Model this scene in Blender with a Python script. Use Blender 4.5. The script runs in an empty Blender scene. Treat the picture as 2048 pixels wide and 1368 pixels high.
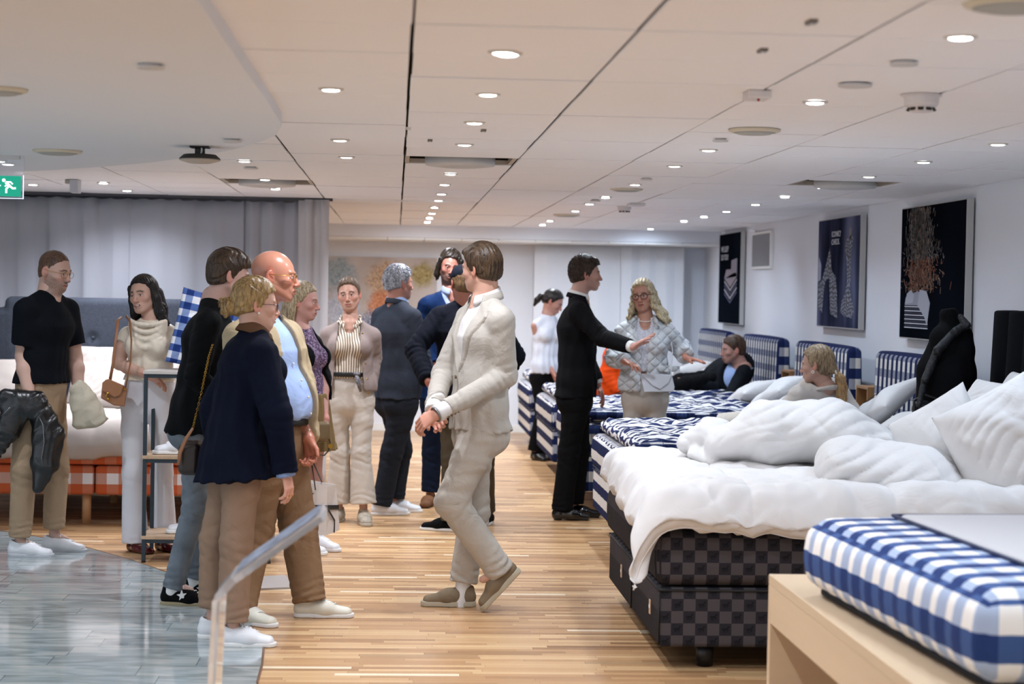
import bpy, bmesh, math, random
import numpy as np
from mathutils import Vector, Matrix
SC = bpy.context.scene
COL = SC.collection
R = math.radians
# ------------------------------------------------------------------ camera, world, exposure
FPX, CX, CY = 3700.0, 1024.0, 684.0
CAM = Vector((0, 0, 1.6))
PSI, THE, ROL = R(3.617), R(1.543), 0.0185
_F = Vector((math.sin(PSI)*math.cos(THE), math.cos(PSI)*math.cos(THE), -math.sin(THE)))
_R0 = Vector((math.cos(PSI), -math.sin(PSI), 0)); _U0 = _R0.cross(_F)
_R = _R0*math.cos(ROL) + _U0*math.sin(ROL); _U = _U0*math.cos(ROL) - _R0*math.sin(ROL)
cd = bpy.data.cameras.new('camera'); cam = bpy.data.objects.new('camera', cd); COL.objects.link(cam)
cd.sensor_width = 36; cd.lens = 36*FPX/2048; cd.clip_end = 100
M = Matrix((_R, _U, -_F)).transposed().to_4x4(); M.translation = CAM
cam.matrix_world = M
cd.dof.use_dof = True; cd.dof.focus_distance = 9.6; cd.dof.aperture_fstop = 3.2
SC.camera = cam
SC.view_settings.view_transform = 'Standard'; SC.view_settings.look = 'None'
SC.view_settings.gamma = 1; SC.view_settings.use_curve_mapping = False
SC.view_settings.exposure = 0.0
wd = bpy.data.worlds.new('world'); SC.world = wd; wd.use_nodes = True
wd.node_tree.nodes['Background'].inputs[0].default_value = (0.78, 0.88, 1.0, 1)
wd.node_tree.nodes['Background'].inputs[1].default_value = 1.6
SPOT_W = 62.0
def ray(u, v): return _F + _R*((u-CX)/FPX) + _U*((CY-v)/FPX)
def pt(u, v, Y):
    d = ray(u, v); return CAM + d*(Y/d.y)
def ptz(u, v, z):
    d = ray(u, v); return CAM + d*((z-CAM.z)/d.z)
def ptx(u, v, X):
    d = ray(u, v); return CAM + d*(X/d.x)
# ------------------------------------------------------------------ objects, tags
def lin(c):
    if isinstance(c, str): c = [int(c[i:i+2], 16)/255 for i in (0, 2, 4)]
    return tuple(x/12.92 if x <= .04045 else ((x+.055)/1.055)**2.4 for x in c)
def tag(o, label=None, cat=None, group=None, kind=None):
    if label: o['label'] = label
    if cat: o['category'] = cat
    if group: o['group'] = group
    if kind: o['kind'] = kind
    return o
def empty(name, loc=(0, 0, 0), rz=0.0, label=None, cat=None, group=None):
    o = bpy.data.objects.new(name, None); COL.objects.link(o); o.location = loc; o.rotation_euler = (0, 0, rz)
    o.empty_display_size = .1
    bpy_mats[o.name] = Matrix.Translation(Vector(loc)) @ Matrix.Rotation(rz, 4, 'Z')
    return tag(o, label, cat, group)
bpy_mats = {}
def link(name, me, mat=None, parent=None, world=True, smooth=True):
    """world=True: mesh coordinates are world ones and get moved into the parent's frame"""
    o = bpy.data.objects.new(name, me); COL.objects.link(o)
    if mat is not None:
        for m in (mat if isinstance(mat, (list, tuple)) else [mat]): me.materials.append(m)
    if smooth is not None: me.polygons.foreach_set('use_smooth', [smooth]*len(me.polygons))
    if parent is not None:
        o.parent = parent
        if world:
            root = bpy_mats.get(parent.name)
            if root is None and parent.parent is not None: root = bpy_mats.get(parent.parent.name)
            if root is not None: me.transform(root.inverted())
    return o
def copy_tree(o, parent=None):
    c = o.copy(); COL.objects.link(c)
    if parent is not None: c.parent = parent
    for ch in [x for x in bpy.data.objects if x.parent == o]: copy_tree(ch, c)
    return c
def pymesh(name, vs, fs):
    me = bpy.data.meshes.new(name); me.from_pydata([tuple(v) for v in vs], [], fs); me.update(); return me
# ------------------------------------------------------------------ simple mesh collector
class MB:
    def __init__(s): s.v = []; s.f = []; s.m = []
    def add(s, vs, fs, mi=0):
        n = len(s.v); s.v += [tuple(v) for v in vs]; s.f += [tuple(i+n for i in f) for f in fs]; s.m += [mi]*len(fs); return s
    def box(s, a, b, mi=0, mat=None):
        x0, y0, z0 = a; x1, y1, z1 = b
        vs = [Vector(p) for p in ((x0,y0,z0),(x1,y0,z0),(x1,y1,z0),(x0,y1,z0),(x0,y0,z1),(x1,y0,z1),(x1,y1,z1),(x0,y1,z1))]
        if mat is not None: vs = [mat @ v for v in vs]
        return s.add(vs, [(3,2,1,0),(4,5,6,7),(0,1,5,4),(1,2,6,5),(2,3,7,6),(3,0,4,7)], mi)
    def tube(s, pts, r, n=8, mi=0, closed=False, flat=1.0, up=None):
        pts = [Vector(p) for p in pts]; vs = []; fs = []; N = len(pts)
        rs = r if isinstance(r, (list, tuple)) else [r]*N
        prev = None
        for i, p in enumerate(pts):
            a = pts[(i-1) % N] if (closed or i > 0) else p; b = pts[(i+1) % N] if (closed or i < N-1) else p
            t = (b-a).normalized() if (b-a).length > 1e-9 else Vector((0,0,1))
            if prev is None:
                h = Vector(up) if up is not None else (Vector((0,0,1)) if abs(t.z) < .9 else Vector((1,0,0)))
            else: h = prev
            u = (h - t*h.dot(t)).normalized(); w = t.cross(u); prev = u
            for k in range(n):
                an = 2*math.pi*k/n
                vs.append(p + u*math.cos(an)*rs[i] + w*math.sin(an)*rs[i]*flat)
        for i in range(N if closed else N-1):
            j = (i+1) % N
            for k in range(n):
                l = (k+1) % n; fs.append((i*n+k, i*n+l, j*n+l, j*n+k))
        if not closed:
            fs.append(tuple(range(n-1, -1, -1))); fs.append(tuple(range((N-1)*n, N*n)))
        return s.add(vs, fs, mi)
    def lathe(s, c, prof, n=24, mi=0, axis='z', mat=None):
        vs = []; fs = []
        for (r, z) in prof:
            for k in range(n):
                a = 2*math.pi*k/n
                p = Vector((r*math.cos(a), r*math.sin(a), z))
                if axis == 'y': p = Vector((p.x, p.z, p.y))
                if axis == 'x': p = Vector((p.z, p.x, p.y))
                if mat is not None: p = mat @ p
                vs.append(p + Vector(c))
        for i in range(len(prof)-1):
            for k in range(n):
                l = (k+1) % n; fs.append((i*n+k, i*n+l, (i+1)*n+l, (i+1)*n+k))
        if prof[0][0] > 1e-6: fs.append(tuple(range(n-1, -1, -1)))
        if prof[-1][0] > 1e-6: fs.append(tuple(range((len(prof)-1)*n, len(prof)*n)))
        return s.add(vs, fs, mi)
    def prism(s, poly, z0, z1, mi=0, mat=None):
        n = len(poly); vs = [Vector((p[0], p[1], z0)) for p in poly]+[Vector((p[0], p[1], z1)) for p in poly]
        if mat is not None: vs = [mat @ v for v in vs]
        fs = [tuple(range(n-1, -1, -1)), tuple(range(n, 2*n))]+[(i, (i+1) % n, n+(i+1) % n, n+i) for i in range(n)]
        return s.add(vs, fs, mi)
    def mesh(s, name):
        me = pymesh(name, s.v, s.f); me.polygons.foreach_set('material_index', s.m); return me
    def build(s, name, mat, parent=None, smooth=False, bevel=0, seg=2, world=True):
        o = link(name, s.mesh(name), mat, parent, world=world, smooth=smooth)
        if bevel:
            b = o.modifiers.new('bevel', 'BEVEL'); b.width = bevel; b.segments = seg; b.limit_method = 'ANGLE'; b.angle_limit = R(40)
        return o
def grid_mesh(name, P, closed_u=False):
    """P: array nu x nv x 3"""
    nu, nv, _ = P.shape; idx = np.arange(nu*nv).reshape(nu, nv)
    a = idx if closed_u else idx[:-1]
    b = np.roll(idx, -1, 0) if closed_u else idx[1:]
    q = np.stack([a[:, :-1], b[:, :-1], b[:, 1:], a[:, 1:]], -1).reshape(-1, 4)
    return npmesh(name, P.reshape(-1, 3), q)
def npmesh(name, V, Q):
    me = bpy.data.meshes.new(name)
    V = np.ascontiguousarray(V, np.float32); Q = np.ascontiguousarray(Q, np.int32)
    me.vertices.add(len(V)); me.vertices.foreach_set('co', V.ravel())
    me.loops.add(Q.size); me.loops.foreach_set('vertex_index', Q.ravel())
    me.polygons.add(len(Q)); me.polygons.foreach_set('loop_start', np.arange(0, Q.size, 4, dtype=np.int32))
    try: me.polygons.foreach_set('loop_total', np.full(len(Q), 4, np.int32))
    except Exception: pass
    me.update(calc_edges=True); return me
# ------------------------------------------------------------------ smooth volumes meshed with surface nets
def nv(v): return np.array(v, dtype=np.float32)
def unit(v):
    v = np.array(v, float); return v/max(1e-9, np.linalg.norm(v))
class Vol:
    def __init__(s): s.ops = []; s.clip = None
    def _c(s, f):
        if s.clip is None: return f
        c, n = nv(s.clip[0]), nv(s.clip[1])
        return lambda X, Y, Z: np.maximum(f(X, Y, Z), (X-c[0])*n[0]+(Y-c[1])*n[1]+(Z-c[2])*n[2])
    def cap(s, p0, p1, a0, a1, k=.02, b0=None, b1=None, lat=None, wr=None, mode='u'):
        p0 = nv(p0); p1 = nv(p1); b0 = a0 if b0 is None else b0; b1 = a1 if b1 is None else b1
        w = p1-p0; L = float(np.linalg.norm(w)); L = max(L, 1e-5); w = w/L
        u = nv(lat) if lat is not None else (nv((0, 0, 1)) if abs(w[2]) < .9 else nv((1, 0, 0)))
        u = u - w*np.dot(u, w); u = u/np.linalg.norm(u); v = np.cross(w, u)
        def f(X, Y, Z):
            dx, dy, dz = X-p0[0], Y-p0[1], Z-p0[2]
            lu = dx*u[0]+dy*u[1]+dz*u[2]; lv = dx*v[0]+dy*v[1]+dz*v[2]; lw = dx*w[0]+dy*w[1]+dz*w[2]
            t = np.clip(lw/L, 0, 1); ov = lw-t*L
            A = a0+(a1-a0)*t; B = b0+(b1-b0)*t; m = np.minimum(A, B)
            if a0 == b0 and a1 == b1: d = np.sqrt(lu*lu+lv*lv+ov*ov)-A
            else: d = (np.sqrt((lu/A)**2+(lv/B)**2+(ov/m)**2)-1)*m
            if wr:
                for (amp, per, c, sp, tw) in wr:
                    e = np.exp(-((lw-c*L)/(sp*1.25))**2)*(.25+.75*np.sin(lw*29+lu*38+lv*21+c*9)**2)
                    ph = 2*math.pi*lw/(per*1.25) + 1.9*tw*lu/max(a0, .01) + 2.0*np.sin(1.9*lv/max(b0, .01)+c*7) + 1.5*np.sin(lw*17+lv*11)
                    d = d - amp*.9*e*(np.abs(np.sin(ph*.5))*2-1.2)
            return d
        r = max(a0, a1, b0, b1)+k+.006
        s.ops.append((mode, s._c(f), np.minimum(p0, p1)-r, np.maximum(p0, p1)+r, k)); return s
    def ell(s, c, r, k=.02, M=None, mode='u', p=2):
        c = nv(c); r = nv((r, r, r) if np.isscalar(r) else r); m = float(r.min())
        def f(X, Y, Z):
            dx, dy, dz = X-c[0], Y-c[1], Z-c[2]
            if M is not None: dx, dy, dz = [dx*M[0][i]+dy*M[1][i]+dz*M[2][i] for i in range(3)]
            if p == 2: q = np.sqrt((dx/r[0])**2+(dy/r[1])**2+(dz/r[2])**2)
            else: q = (np.abs(dx/r[0])**p+np.abs(dy/r[1])**p+np.abs(dz/r[2])**p)**(1/p)
            return (q-1)*m
        R_ = float(r.max())*(1.0 if p == 2 else 1.5)+k+.006
        s.ops.append((mode, s._c(f), c-R_, c+R_, k)); return s
    def box(s, c, h, rnd=.01, k=.01, M=None, mode='u'):
        c = nv(c); h = nv(h)
        def f(X, Y, Z):
            dx, dy, dz = X-c[0], Y-c[1], Z-c[2]
            if M is not None: dx, dy, dz = [dx*M[0][i]+dy*M[1][i]+dz*M[2][i] for i in range(3)]
            qx, qy, qz = np.abs(dx)-h[0]+rnd, np.abs(dy)-h[1]+rnd, np.abs(dz)-h[2]+rnd
            return np.sqrt(np.maximum(qx, 0)**2+np.maximum(qy, 0)**2+np.maximum(qz, 0)**2)+np.minimum(np.maximum(np.maximum(qx, qy), qz), 0)-rnd
        R_ = float(np.linalg.norm(h))+k
        s.ops.append((mode, f, c-R_, c+R_, k)); return s
    def plane(s, c, n, lo=None, hi=None, k=0):
        """remove what lies on the side n points to (inside box lo..hi)"""
        c = nv(c); n = nv(unit(n))
        s.ops.append(('i', lambda X, Y, Z: (X-c[0])*n[0]+(Y-c[1])*n[1]+(Z-c[2])*n[2], lo, hi, k)); return s
    def fn(s, f): s.ops.append(('f', f, None, None, 0)); return s
    def mesh(s, name, h, colour=None):
        lo = np.min([o[2] for o in s.ops if o[0] == 'u'], 0)-2*h; hi = np.max([o[3] for o in s.ops if o[0] == 'u'], 0)+2*h
        n = np.ceil((hi-lo)/h).astype(int)+1
        ax = [lo[i]+h*np.arange(n[i], dtype=np.float32) for i in range(3)]
        D = np.full(n, 1.0, np.float32)
        for (mode, f, a, b, k) in s.ops:
            if a is None: sl = [slice(0, n[i]) for i in range(3)]
            else: sl = [slice(max(0, int((a[i]-lo[i])/h)), min(n[i], int((b[i]-lo[i])/h)+2)) for i in range(3)]
            if any(q.stop <= q.start for q in sl): continue
            X = ax[0][sl[0]][:, None, None]; Y = ax[1][sl[1]][None, :, None]; Z = ax[2][sl[2]][None, None, :]
            S = D[tuple(sl)]
            if mode == 'f': D[tuple(sl)] = f(X, Y, Z, S); continue
            d = f(X, Y, Z)
            if mode == 'u':
                if k > 0:
                    e = np.maximum(k-np.abs(S-d), 0)/k; D[tuple(sl)] = np.minimum(S, d)-e*e*k*.25
                else: D[tuple(sl)] = np.minimum(S, d)
            elif mode == 's':
                d = -d
                if k > 0:
                    e = np.maximum(k-np.abs(S-d), 0)/k; D[tuple(sl)] = np.maximum(S, d)+e*e*k*.25
                else: D[tuple(sl)] = np.maximum(S, d)
            else: D[tuple(sl)] = np.maximum(S, d+0*S)
        # surface nets
        D[0] = D[-1] = 1; D[:, 0] = D[:, -1] = 1; D[:, :, 0] = D[:, :, -1] = 1
        B = D < 0
        c8 = [B[i:n[0]-1+i, j:n[1]-1+j, k:n[2]-1+k] for i in (0, 1) for j in (0, 1) for k in (0, 1)]
        al = c8[0].copy(); an = c8[0].copy()
        for c in c8[1:]: al &= c; an |= c
        act = an & ~al; I, J, K = np.nonzero(act)
        if len(I) == 0: return pymesh(name, [], [])
        idx = np.full(act.shape, -1, np.int32); idx[I, J, K] = np.arange(len(I))
        pos = np.zeros((len(I), 3), np.float32); cnt = np.zeros(len(I), np.float32)
        cs = [(i, j, k) for i in (0, 1) for j in (0, 1) for k in (0, 1)]
        dv = {c: D[I+c[0], J+c[1], K+c[2]] for c in cs}
        for a in cs:
            for ax_ in range(3):
                if a[ax_] == 0:
                    b = list(a); b[ax_] = 1; b = tuple(b)
                    da, db = dv[a], dv[b]; m = (da < 0) != (db < 0)
                    t = np.where(m, da/np.where(m, da-db, 1), 0)
                    for q in range(3): pos[:, q] += np.where(m, a[q]+(t if q == ax_ else 0), 0)
                    cnt += m
        pos = pos/cnt[:, None]+np.stack([I, J, K], 1); V = pos*h+lo.astype(np.float32)
        Q = []
        for ax_ in range(3):
            sa = [slice(1, -1)]*3; sb = [slice(1, -1)]*3; sa[ax_] = slice(0, -1); sb[ax_] = slice(1, None)
            A_, B_ = B[tuple(sa)], B[tuple(sb)]
            o = [1, 1, 1]; o[ax_] = 0
            for flip in (0, 1):
                m = (A_ & ~B_) if flip == 0 else (~A_ & B_)
                p = np.stack(np.nonzero(m), 1)+np.array(o)
                u_, v_ = (ax_+1) % 3, (ax_+2) % 3
                def cell(du, dvv):
                    q = p.copy(); q[:, u_] -= du; q[:, v_] -= dvv; return idx[q[:, 0], q[:, 1], q[:, 2]]
                quad = [cell(1, 1), cell(0, 1), cell(0, 0), cell(1, 0)]
                if flip: quad = quad[::-1]
                Q.append(np.stack(quad, 1))
        Q = np.concatenate(Q); Q = Q[(Q >= 0).all(1)]
        me = npmesh(name, V, Q)
        if colour is not None:
            C = colour(V); at = me.color_attributes.new('Col', 'FLOAT_COLOR', 'POINT')
            at.data.foreach_set('color', np.concatenate([C, np.ones((len(C), 1))], 1).astype(np.float32).ravel())
        return me
def join_meshes(name, mes):
    V = []; Q = []; C = []; n = 0
    for me in mes:
        k = len(me.vertices); a = np.empty(k*3, np.float32); me.vertices.foreach_get('co', a); V.append(a.reshape(-1, 3))
        l = np.empty(len(me.loops), np.int32); me.loops.foreach_get('vertex_index', l); Q.append(l.reshape(-1, 4)+n); n += k
        if 'Col' in me.color_attributes:
            c = np.empty(k*4, np.float32); me.color_attributes['Col'].data.foreach_get('color', c); C.append(c)
    out = npmesh(name, np.concatenate(V), np.concatenate(Q))
    if C:
        at = out.color_attributes.new('Col', 'FLOAT_COLOR', 'POINT'); at.data.foreach_set('color', np.concatenate(C))
    for me in mes: bpy.data.meshes.remove(me)
    return out
def wob(X, Y, Z, f, s=0.0):
    """cheap smooth pseudo noise, about -1..1"""
    a = np.sin(X*f*1.3+Y*f*.7+s)+np.sin(Y*f*1.1-Z*f*.9+1.7*s+2)+np.sin(Z*f*1.2+X*f*.8+2.3*s+4)
    b = np.sin(X*f*2.3-Z*f*1.7+a+s)+np.sin(Y*f*2.1+X*f*1.1+1.3*a)
    return (a+.7*b)/4.4
# ------------------------------------------------------------------ materials
MATS = {}
def mat(name, col, rough=.6, metal=0, bump=0, bscale=40, var=0, vscale=3, sheen=0, spec=.5, sss=0, emit=None, estr=0, bdist=.01, aniso=None, coat=0, alpha=1, stretch=None, wr=0, wscale=7, ridge=0, rscale=5, rdist=.02):
    if name in MATS: return MATS[name]
    m = bpy.data.materials.new(name); m.use_nodes = True; nt = m.node_tree; N = nt.nodes; L = nt.links
    b = N['Principled BSDF']; col = lin(col) if isinstance(col, str) else col
    b.inputs['Base Color'].default_value = (*col[:3], 1); b.inputs['Roughness'].default_value = rough
    b.inputs['Metallic'].default_value = metal; b.inputs['Specular IOR Level'].default_value = spec
    if sheen: b.inputs['Sheen Weight'].default_value = sheen; b.inputs['Sheen Roughness'].default_value = .5
    if coat: b.inputs['Coat Weight'].default_value = coat
    if emit is not None: b.inputs['Emission Color'].default_value = (*emit, 1); b.inputs['Emission Strength'].default_value = estr
    tc = N.new('ShaderNodeTexCoord'); co = tc.outputs['Object']
    if stretch:
        mp = N.new('ShaderNodeMapping'); mp.inputs['Scale'].default_value = stretch; L.new(co, mp.inputs[0]); co = mp.outputs[0]
    if var:
        no = N.new('ShaderNodeTexNoise'); no.inputs['Scale'].default_value = vscale; no.inputs['Detail'].default_value = 4; L.new(co, no.inputs[0])
        mx = N.new('ShaderNodeMix'); mx.data_type = 'RGBA'
        mr = N.new('ShaderNodeMapRange'); mr.inputs[1].default_value = .3; mr.inputs[2].default_value = .7
        L.new(no.outputs[0], mr.inputs[0]); L.new(mr.outputs[0], mx.inputs[0])
        mx.inputs[6].default_value = (*[c*(1-var) for c in col[:3]], 1); mx.inputs[7].default_value = (*[min(1, c*(1+var)) for c in col[:3]], 1)
        L.new(mx.outputs[2], b.inputs['Base Color'])
    last = None
    if ridge:
        n0 = N.new('ShaderNodeTexNoise'); n0.noise_type = 'RIDGED_MULTIFRACTAL'; n0.normalize = True; n0.inputs['Scale'].default_value = rscale; n0.inputs['Detail'].default_value = 1.5; n0.inputs['Distortion'].default_value = .6
        mp0 = N.new('ShaderNodeMapping'); mp0.inputs['Scale'].default_value = (1, 1, .55); mp0.inputs['Rotation'].default_value = (.2, .3, .1); L.new(tc.outputs['Object'], mp0.inputs[0]); L.new(mp0.outputs[0], n0.inputs[0])
        b0 = N.new('ShaderNodeBump'); b0.inputs['Strength'].default_value = ridge; b0.inputs['Distance'].default_value = rdist; L.new(n0.outputs[0], b0.inputs['Height']); last = b0.outputs[0]
    if wr:
        n1 = N.new('ShaderNodeTexNoise'); n1.inputs['Scale'].default_value = wscale; n1.inputs['Detail'].default_value = 3; n1.inputs['Distortion'].default_value = 1.2
        L.new(co, n1.inputs[0]); b1 = N.new('ShaderNodeBump'); b1.inputs['Strength'].default_value = wr; b1.inputs['Distance'].default_value = .02
        L.new(n1.outputs[0], b1.inputs['Height'])
        if last: L.new(last, b1.inputs['Normal'])
        last = b1.outputs[0]
    if bump:
        n2 = N.new('ShaderNodeTexNoise'); n2.inputs['Scale'].default_value = bscale; n2.inputs['Detail'].default_value = 3; L.new(co, n2.inputs[0])
        b2 = N.new('ShaderNodeBump'); b2.inputs['Strength'].default_value = bump; b2.inputs['Distance'].default_value = bdist
        L.new(n2.outputs[0], b2.inputs['Height'])
        if last: L.new(last, b2.inputs['Normal'])
        last = b2.outputs[0]
    if last: L.new(last, b.inputs['Normal'])
    MATS[name] = m; return m
def cloth(name, col, rough=.85, **kw):
    kw.setdefault('bump', .25); kw.setdefault('bscale', 260); kw.setdefault('bdist', .003); kw.setdefault('wr', .35); kw['sheen'] = 0; kw.setdefault('ridge', kw.get('wr', .35)*.9); kw.setdefault('rscale', 6); kw.setdefault('spec', .12)
    kw.setdefault('var', .06)
    return mat(name, col, rough, **kw)
class NG:
    """tiny helper to write node maths"""
    def __init__(s, m): s.nt = m.node_tree; s.N = s.nt.nodes; s.L = s.nt.links
    def val(s, x, sock):
        if isinstance(x, (int, float)): sock.default_value = x
        elif isinstance(x, tuple): sock.default_value = x
        else: s.L.new(x, sock)
    def m(s, op, a, b=0, c=None):
        n = s.N.new('ShaderNodeMath'); n.operation = op; s.val(a, n.inputs[0]); s.val(b, n.inputs[1])
        if c is not None: s.val(c, n.inputs[2])
        return n.outputs[0]
    def mix(s, f, a, b):
        n = s.N.new('ShaderNodeMix'); n.data_type = 'RGBA'; s.val(f, n.inputs[0])
        s.val((*a, 1) if isinstance(a, tuple) and len(a) == 3 else a, n.inputs[6]); s.val((*b, 1) if isinstance(b, tuple) and len(b) == 3 else b, n.inputs[7]); return n.outputs[2]
    def sep(s, v):
        n = s.N.new('ShaderNodeSeparateXYZ'); s.L.new(v, n.inputs[0]); return n.outputs
    def comb(s, x, y, z=0):
        n = s.N.new('ShaderNodeCombineXYZ'); s.val(x, n.inputs[0]); s.val(y, n.inputs[1]); s.val(z, n.inputs[2]); return n.outputs[0]
    def noise(s, v, sc, det=3, dist=0, col=False):
        n = s.N.new('ShaderNodeTexNoise'); n.inputs['Scale'].default_value = sc; n.inputs['Detail'].default_value = det; n.inputs['Distortion'].default_value = dist
        s.L.new(v, n.inputs[0]); return n.outputs[1 if col else 0]
    def white(s, v):
        n = s.N.new('ShaderNodeTexWhiteNoise'); n.noise_dimensions = '3D'; s.L.new(v, n.inputs[0]); return n.outputs[0]
    def ramp(s, f, stops):
        n = s.N.new('ShaderNodeValToRGB'); e = n.color_ramp.elements
        e[0].position, e[0].color = stops[0][0], (*stops[0][1], 1); e[1].position, e[1].color = stops[-1][0], (*stops[-1][1], 1)
        for p, c in stops[1:-1]:
            q = e.new(p); q.color = (*c, 1)
        s.L.new(f, n.inputs[0]); return n.outputs[0]
    def bump(s, h, st, dist, nrm=None):
        n = s.N.new('ShaderNodeBump'); n.inputs['Strength'].default_value = st; n.inputs['Distance'].default_value = dist; s.L.new(h, n.inputs['Height'])
        if nrm is not None: s.L.new(nrm, n.inputs['Normal'])
        return n.outputs[0]
    def coord(s, which='Object'): return s.N.new('ShaderNodeTexCoord').outputs[which]
    def attr(s, name):
        n = s.N.new('ShaderNodeAttribute'); n.attribute_name = name; return n.outputs['Color']
def check_mat(name, pu, pv, c11, c10, c01, c00, rough=.8, fine=0, wave=0, pucker=0, du=.5, dv=.5, coord='UV', warp=0, wscale=6):
    """woven check: bands of period pu and pv (metres) crossing"""
    if name in MATS: return MATS[name]
    m = mat(name, (1, 1, 1), rough, spec=.15); g = NG(m)
    uv = g.coord('UV') if coord == 'UV' else g.coord('Object')
    if warp:
        nz = g.noise(uv, wscale, 1, 0, True); s_ = g.sep(nz); x, y, _ = g.sep(uv)
        x = g.m('ADD', x, g.m('MULTIPLY', g.m('SUBTRACT', s_[0], .5), warp)); y = g.m('ADD', y, g.m('MULTIPLY', g.m('SUBTRACT', s_[1], .5), warp))
    else: x, y, _ = g.sep(uv)
    fu = g.m('LESS_THAN', g.m('FRACT', g.m('DIVIDE', x, pu)), du); fv = g.m('LESS_THAN', g.m('FRACT', g.m('DIVIDE', y, pv)), dv)
    a = g.mix(fu, lin(c01), lin(c11)); b_ = g.mix(fu, lin(c00), lin(c10)); col = g.mix(fv, b_, a)
    g.L.new(col, m.node_tree.nodes['Principled BSDF'].inputs['Base Color'])
    nb = g.noise(uv, 300, 2); nrm = g.bump(nb, .2, .002)
    if pucker:
        w = g.m('SINE', g.m('MULTIPLY', x, 2*math.pi/pucker)); nrm = g.bump(w, .6, .006, nrm)
    g.L.new(nrm, m.node_tree.nodes['Principled BSDF'].inputs['Normal'])
    MATS[name] = m; return m
# ------------------------------------------------------------------ room
ZC = 2.30; XW = 3.52; YF = 21.0
def structure(o, label=None): o['kind'] = 'structure'; return o
# floor material: narrow oak staves running across the room
mw = mat('oak_stave_floor', (1, 1, 1), .34, spec=.45); g = NG(mw); x, y, z = g.sep(g.coord())
row = g.m('FLOOR', g.m('DIVIDE', y, .045)); off = g.white(g.comb(row, 3.1)); fx = g.m('ADD', g.m('DIVIDE', x, .52), g.m('MULTIPLY', off, 7.0))
cell = g.m('FLOOR', fx); r1 = g.white(g.comb(row, cell, 1.0)); gr = g.noise(g.comb(g.m('MULTIPLY', x, 3), g.m('MULTIPLY', y, 90), cell), 1.0, 4, .3)
tone = g.ramp(g.m('ADD', g.m('MULTIPLY', r1, .75), g.m('MULTIPLY', gr, .3)), [(0.02, lin('8f6c4b')), (.2, lin('a8805a')), (.5, lin('bf966b')), (.8, lin('d0ab7e')), (1, lin('ddbe90'))])
pale = g.m('GREATER_THAN', g.white(g.comb(row, cell, 9.0)), .975); tone = g.mix(g.m('MULTIPLY', pale, .8), tone, lin('efdfc2'))
dark = g.m('GREATER_THAN', g.white(g.comb(row, cell, 5.0)), .96); tone = g.mix(g.m('MULTIPLY', dark, .5), tone, lin('7d5a3a'))
ry = g.m('FRACT', g.m('DIVIDE', y, .045)); gx = g.m('FRACT', fx)
seam = g.m('MAXIMUM', g.m('LESS_THAN', ry, .04), g.m('LESS_THAN', gx, .005)); tone = g.mix(g.m('MULTIPLY', seam, .45), tone, lin('5b4029'))
B = mw.node_tree.nodes['Principled BSDF']; g.L.new(tone, B.inputs['Base Color']); g.L.new(g.bump(gr, .08, .002), B.inputs['Normal'])
structure(MB().box((-7, -4, -.1), (XW+.2, YF+.2, 0)).build('floor', mw))
# polished stone insert with a curved edge
ms = mat('polished_stone', (1, 1, 1), .09, spec=.6); g = NG(ms); x, y, z = g.sep(g.coord())
row = g.m('FLOOR', g.m('DIVIDE', y, .2)); fx = g.m('ADD', g.m('DIVIDE', x, .62), g.m('MULTIPLY', g.white(g.comb(row, 1.0)), 5)); cell = g.m('FLOOR', fx)
n1 = g.noise(g.comb(g.m('ADD', x, g.m('MULTIPLY', g.white(g.comb(row, cell)), 9)), g.m('MULTIPLY', y, 3.2), cell), 2.3, 6, 1.5)
col = g.ramp(n1, [(.25, lin('5f6a6c')), (.42, lin('828d90')), (.55, lin('a0a9aa')), (.7, lin('b6b5b0')), (.8, lin('8b8d8a'))])
col = g.mix(g.m('MULTIPLY', g.white(g.comb(row, cell, 4.0)), .35), col, lin('b6beba'))
seam = g.m('MAXIMUM', g.m('LESS_THAN', g.m('FRACT', g.m('DIVIDE', y, .2)), .03), g.m('LESS_THAN', g.m('FRACT', fx), .008))
col = g.mix(g.m('MULTIPLY', seam, .55), col, lin('3e4743')); g.L.new(col, ms.node_tree.nodes['Principled BSDF'].inputs['Base Color'])
edge = [ptz(u, v, 0) for u, v in ((0, 1062), (95, 1078), (180, 1098), (260, 1120), (335, 1146), (400, 1178), (455, 1212), (500, 1250), (528, 1290), (524, 1330), (514, 1368))]
e2 = []
for i in range(len(edge)-1):
    for t in (0, .5): e2.append(edge[i].lerp(edge[i+1], t))
e2.append(edge[-1])
last = edge[-1]; poly = [(p.x, p.y) for p in e2]+[(last.x-.15, last.y-.9), (last.x-.6, last.y-2), (-7, last.y-2.2), (-7, e2[0].y+.4), (-2.9, e2[0].y+.35)]
structure(MB().prism(poly[::-1], -.001, .004).build('trim_1', ms))
lip = MB(); lip.tube([(p.x, p.y, .001) for p in e2], .006, 6); structure(lip.build('trim_2', mat('brown_edge_strip', '6b4c36', .5)))
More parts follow.
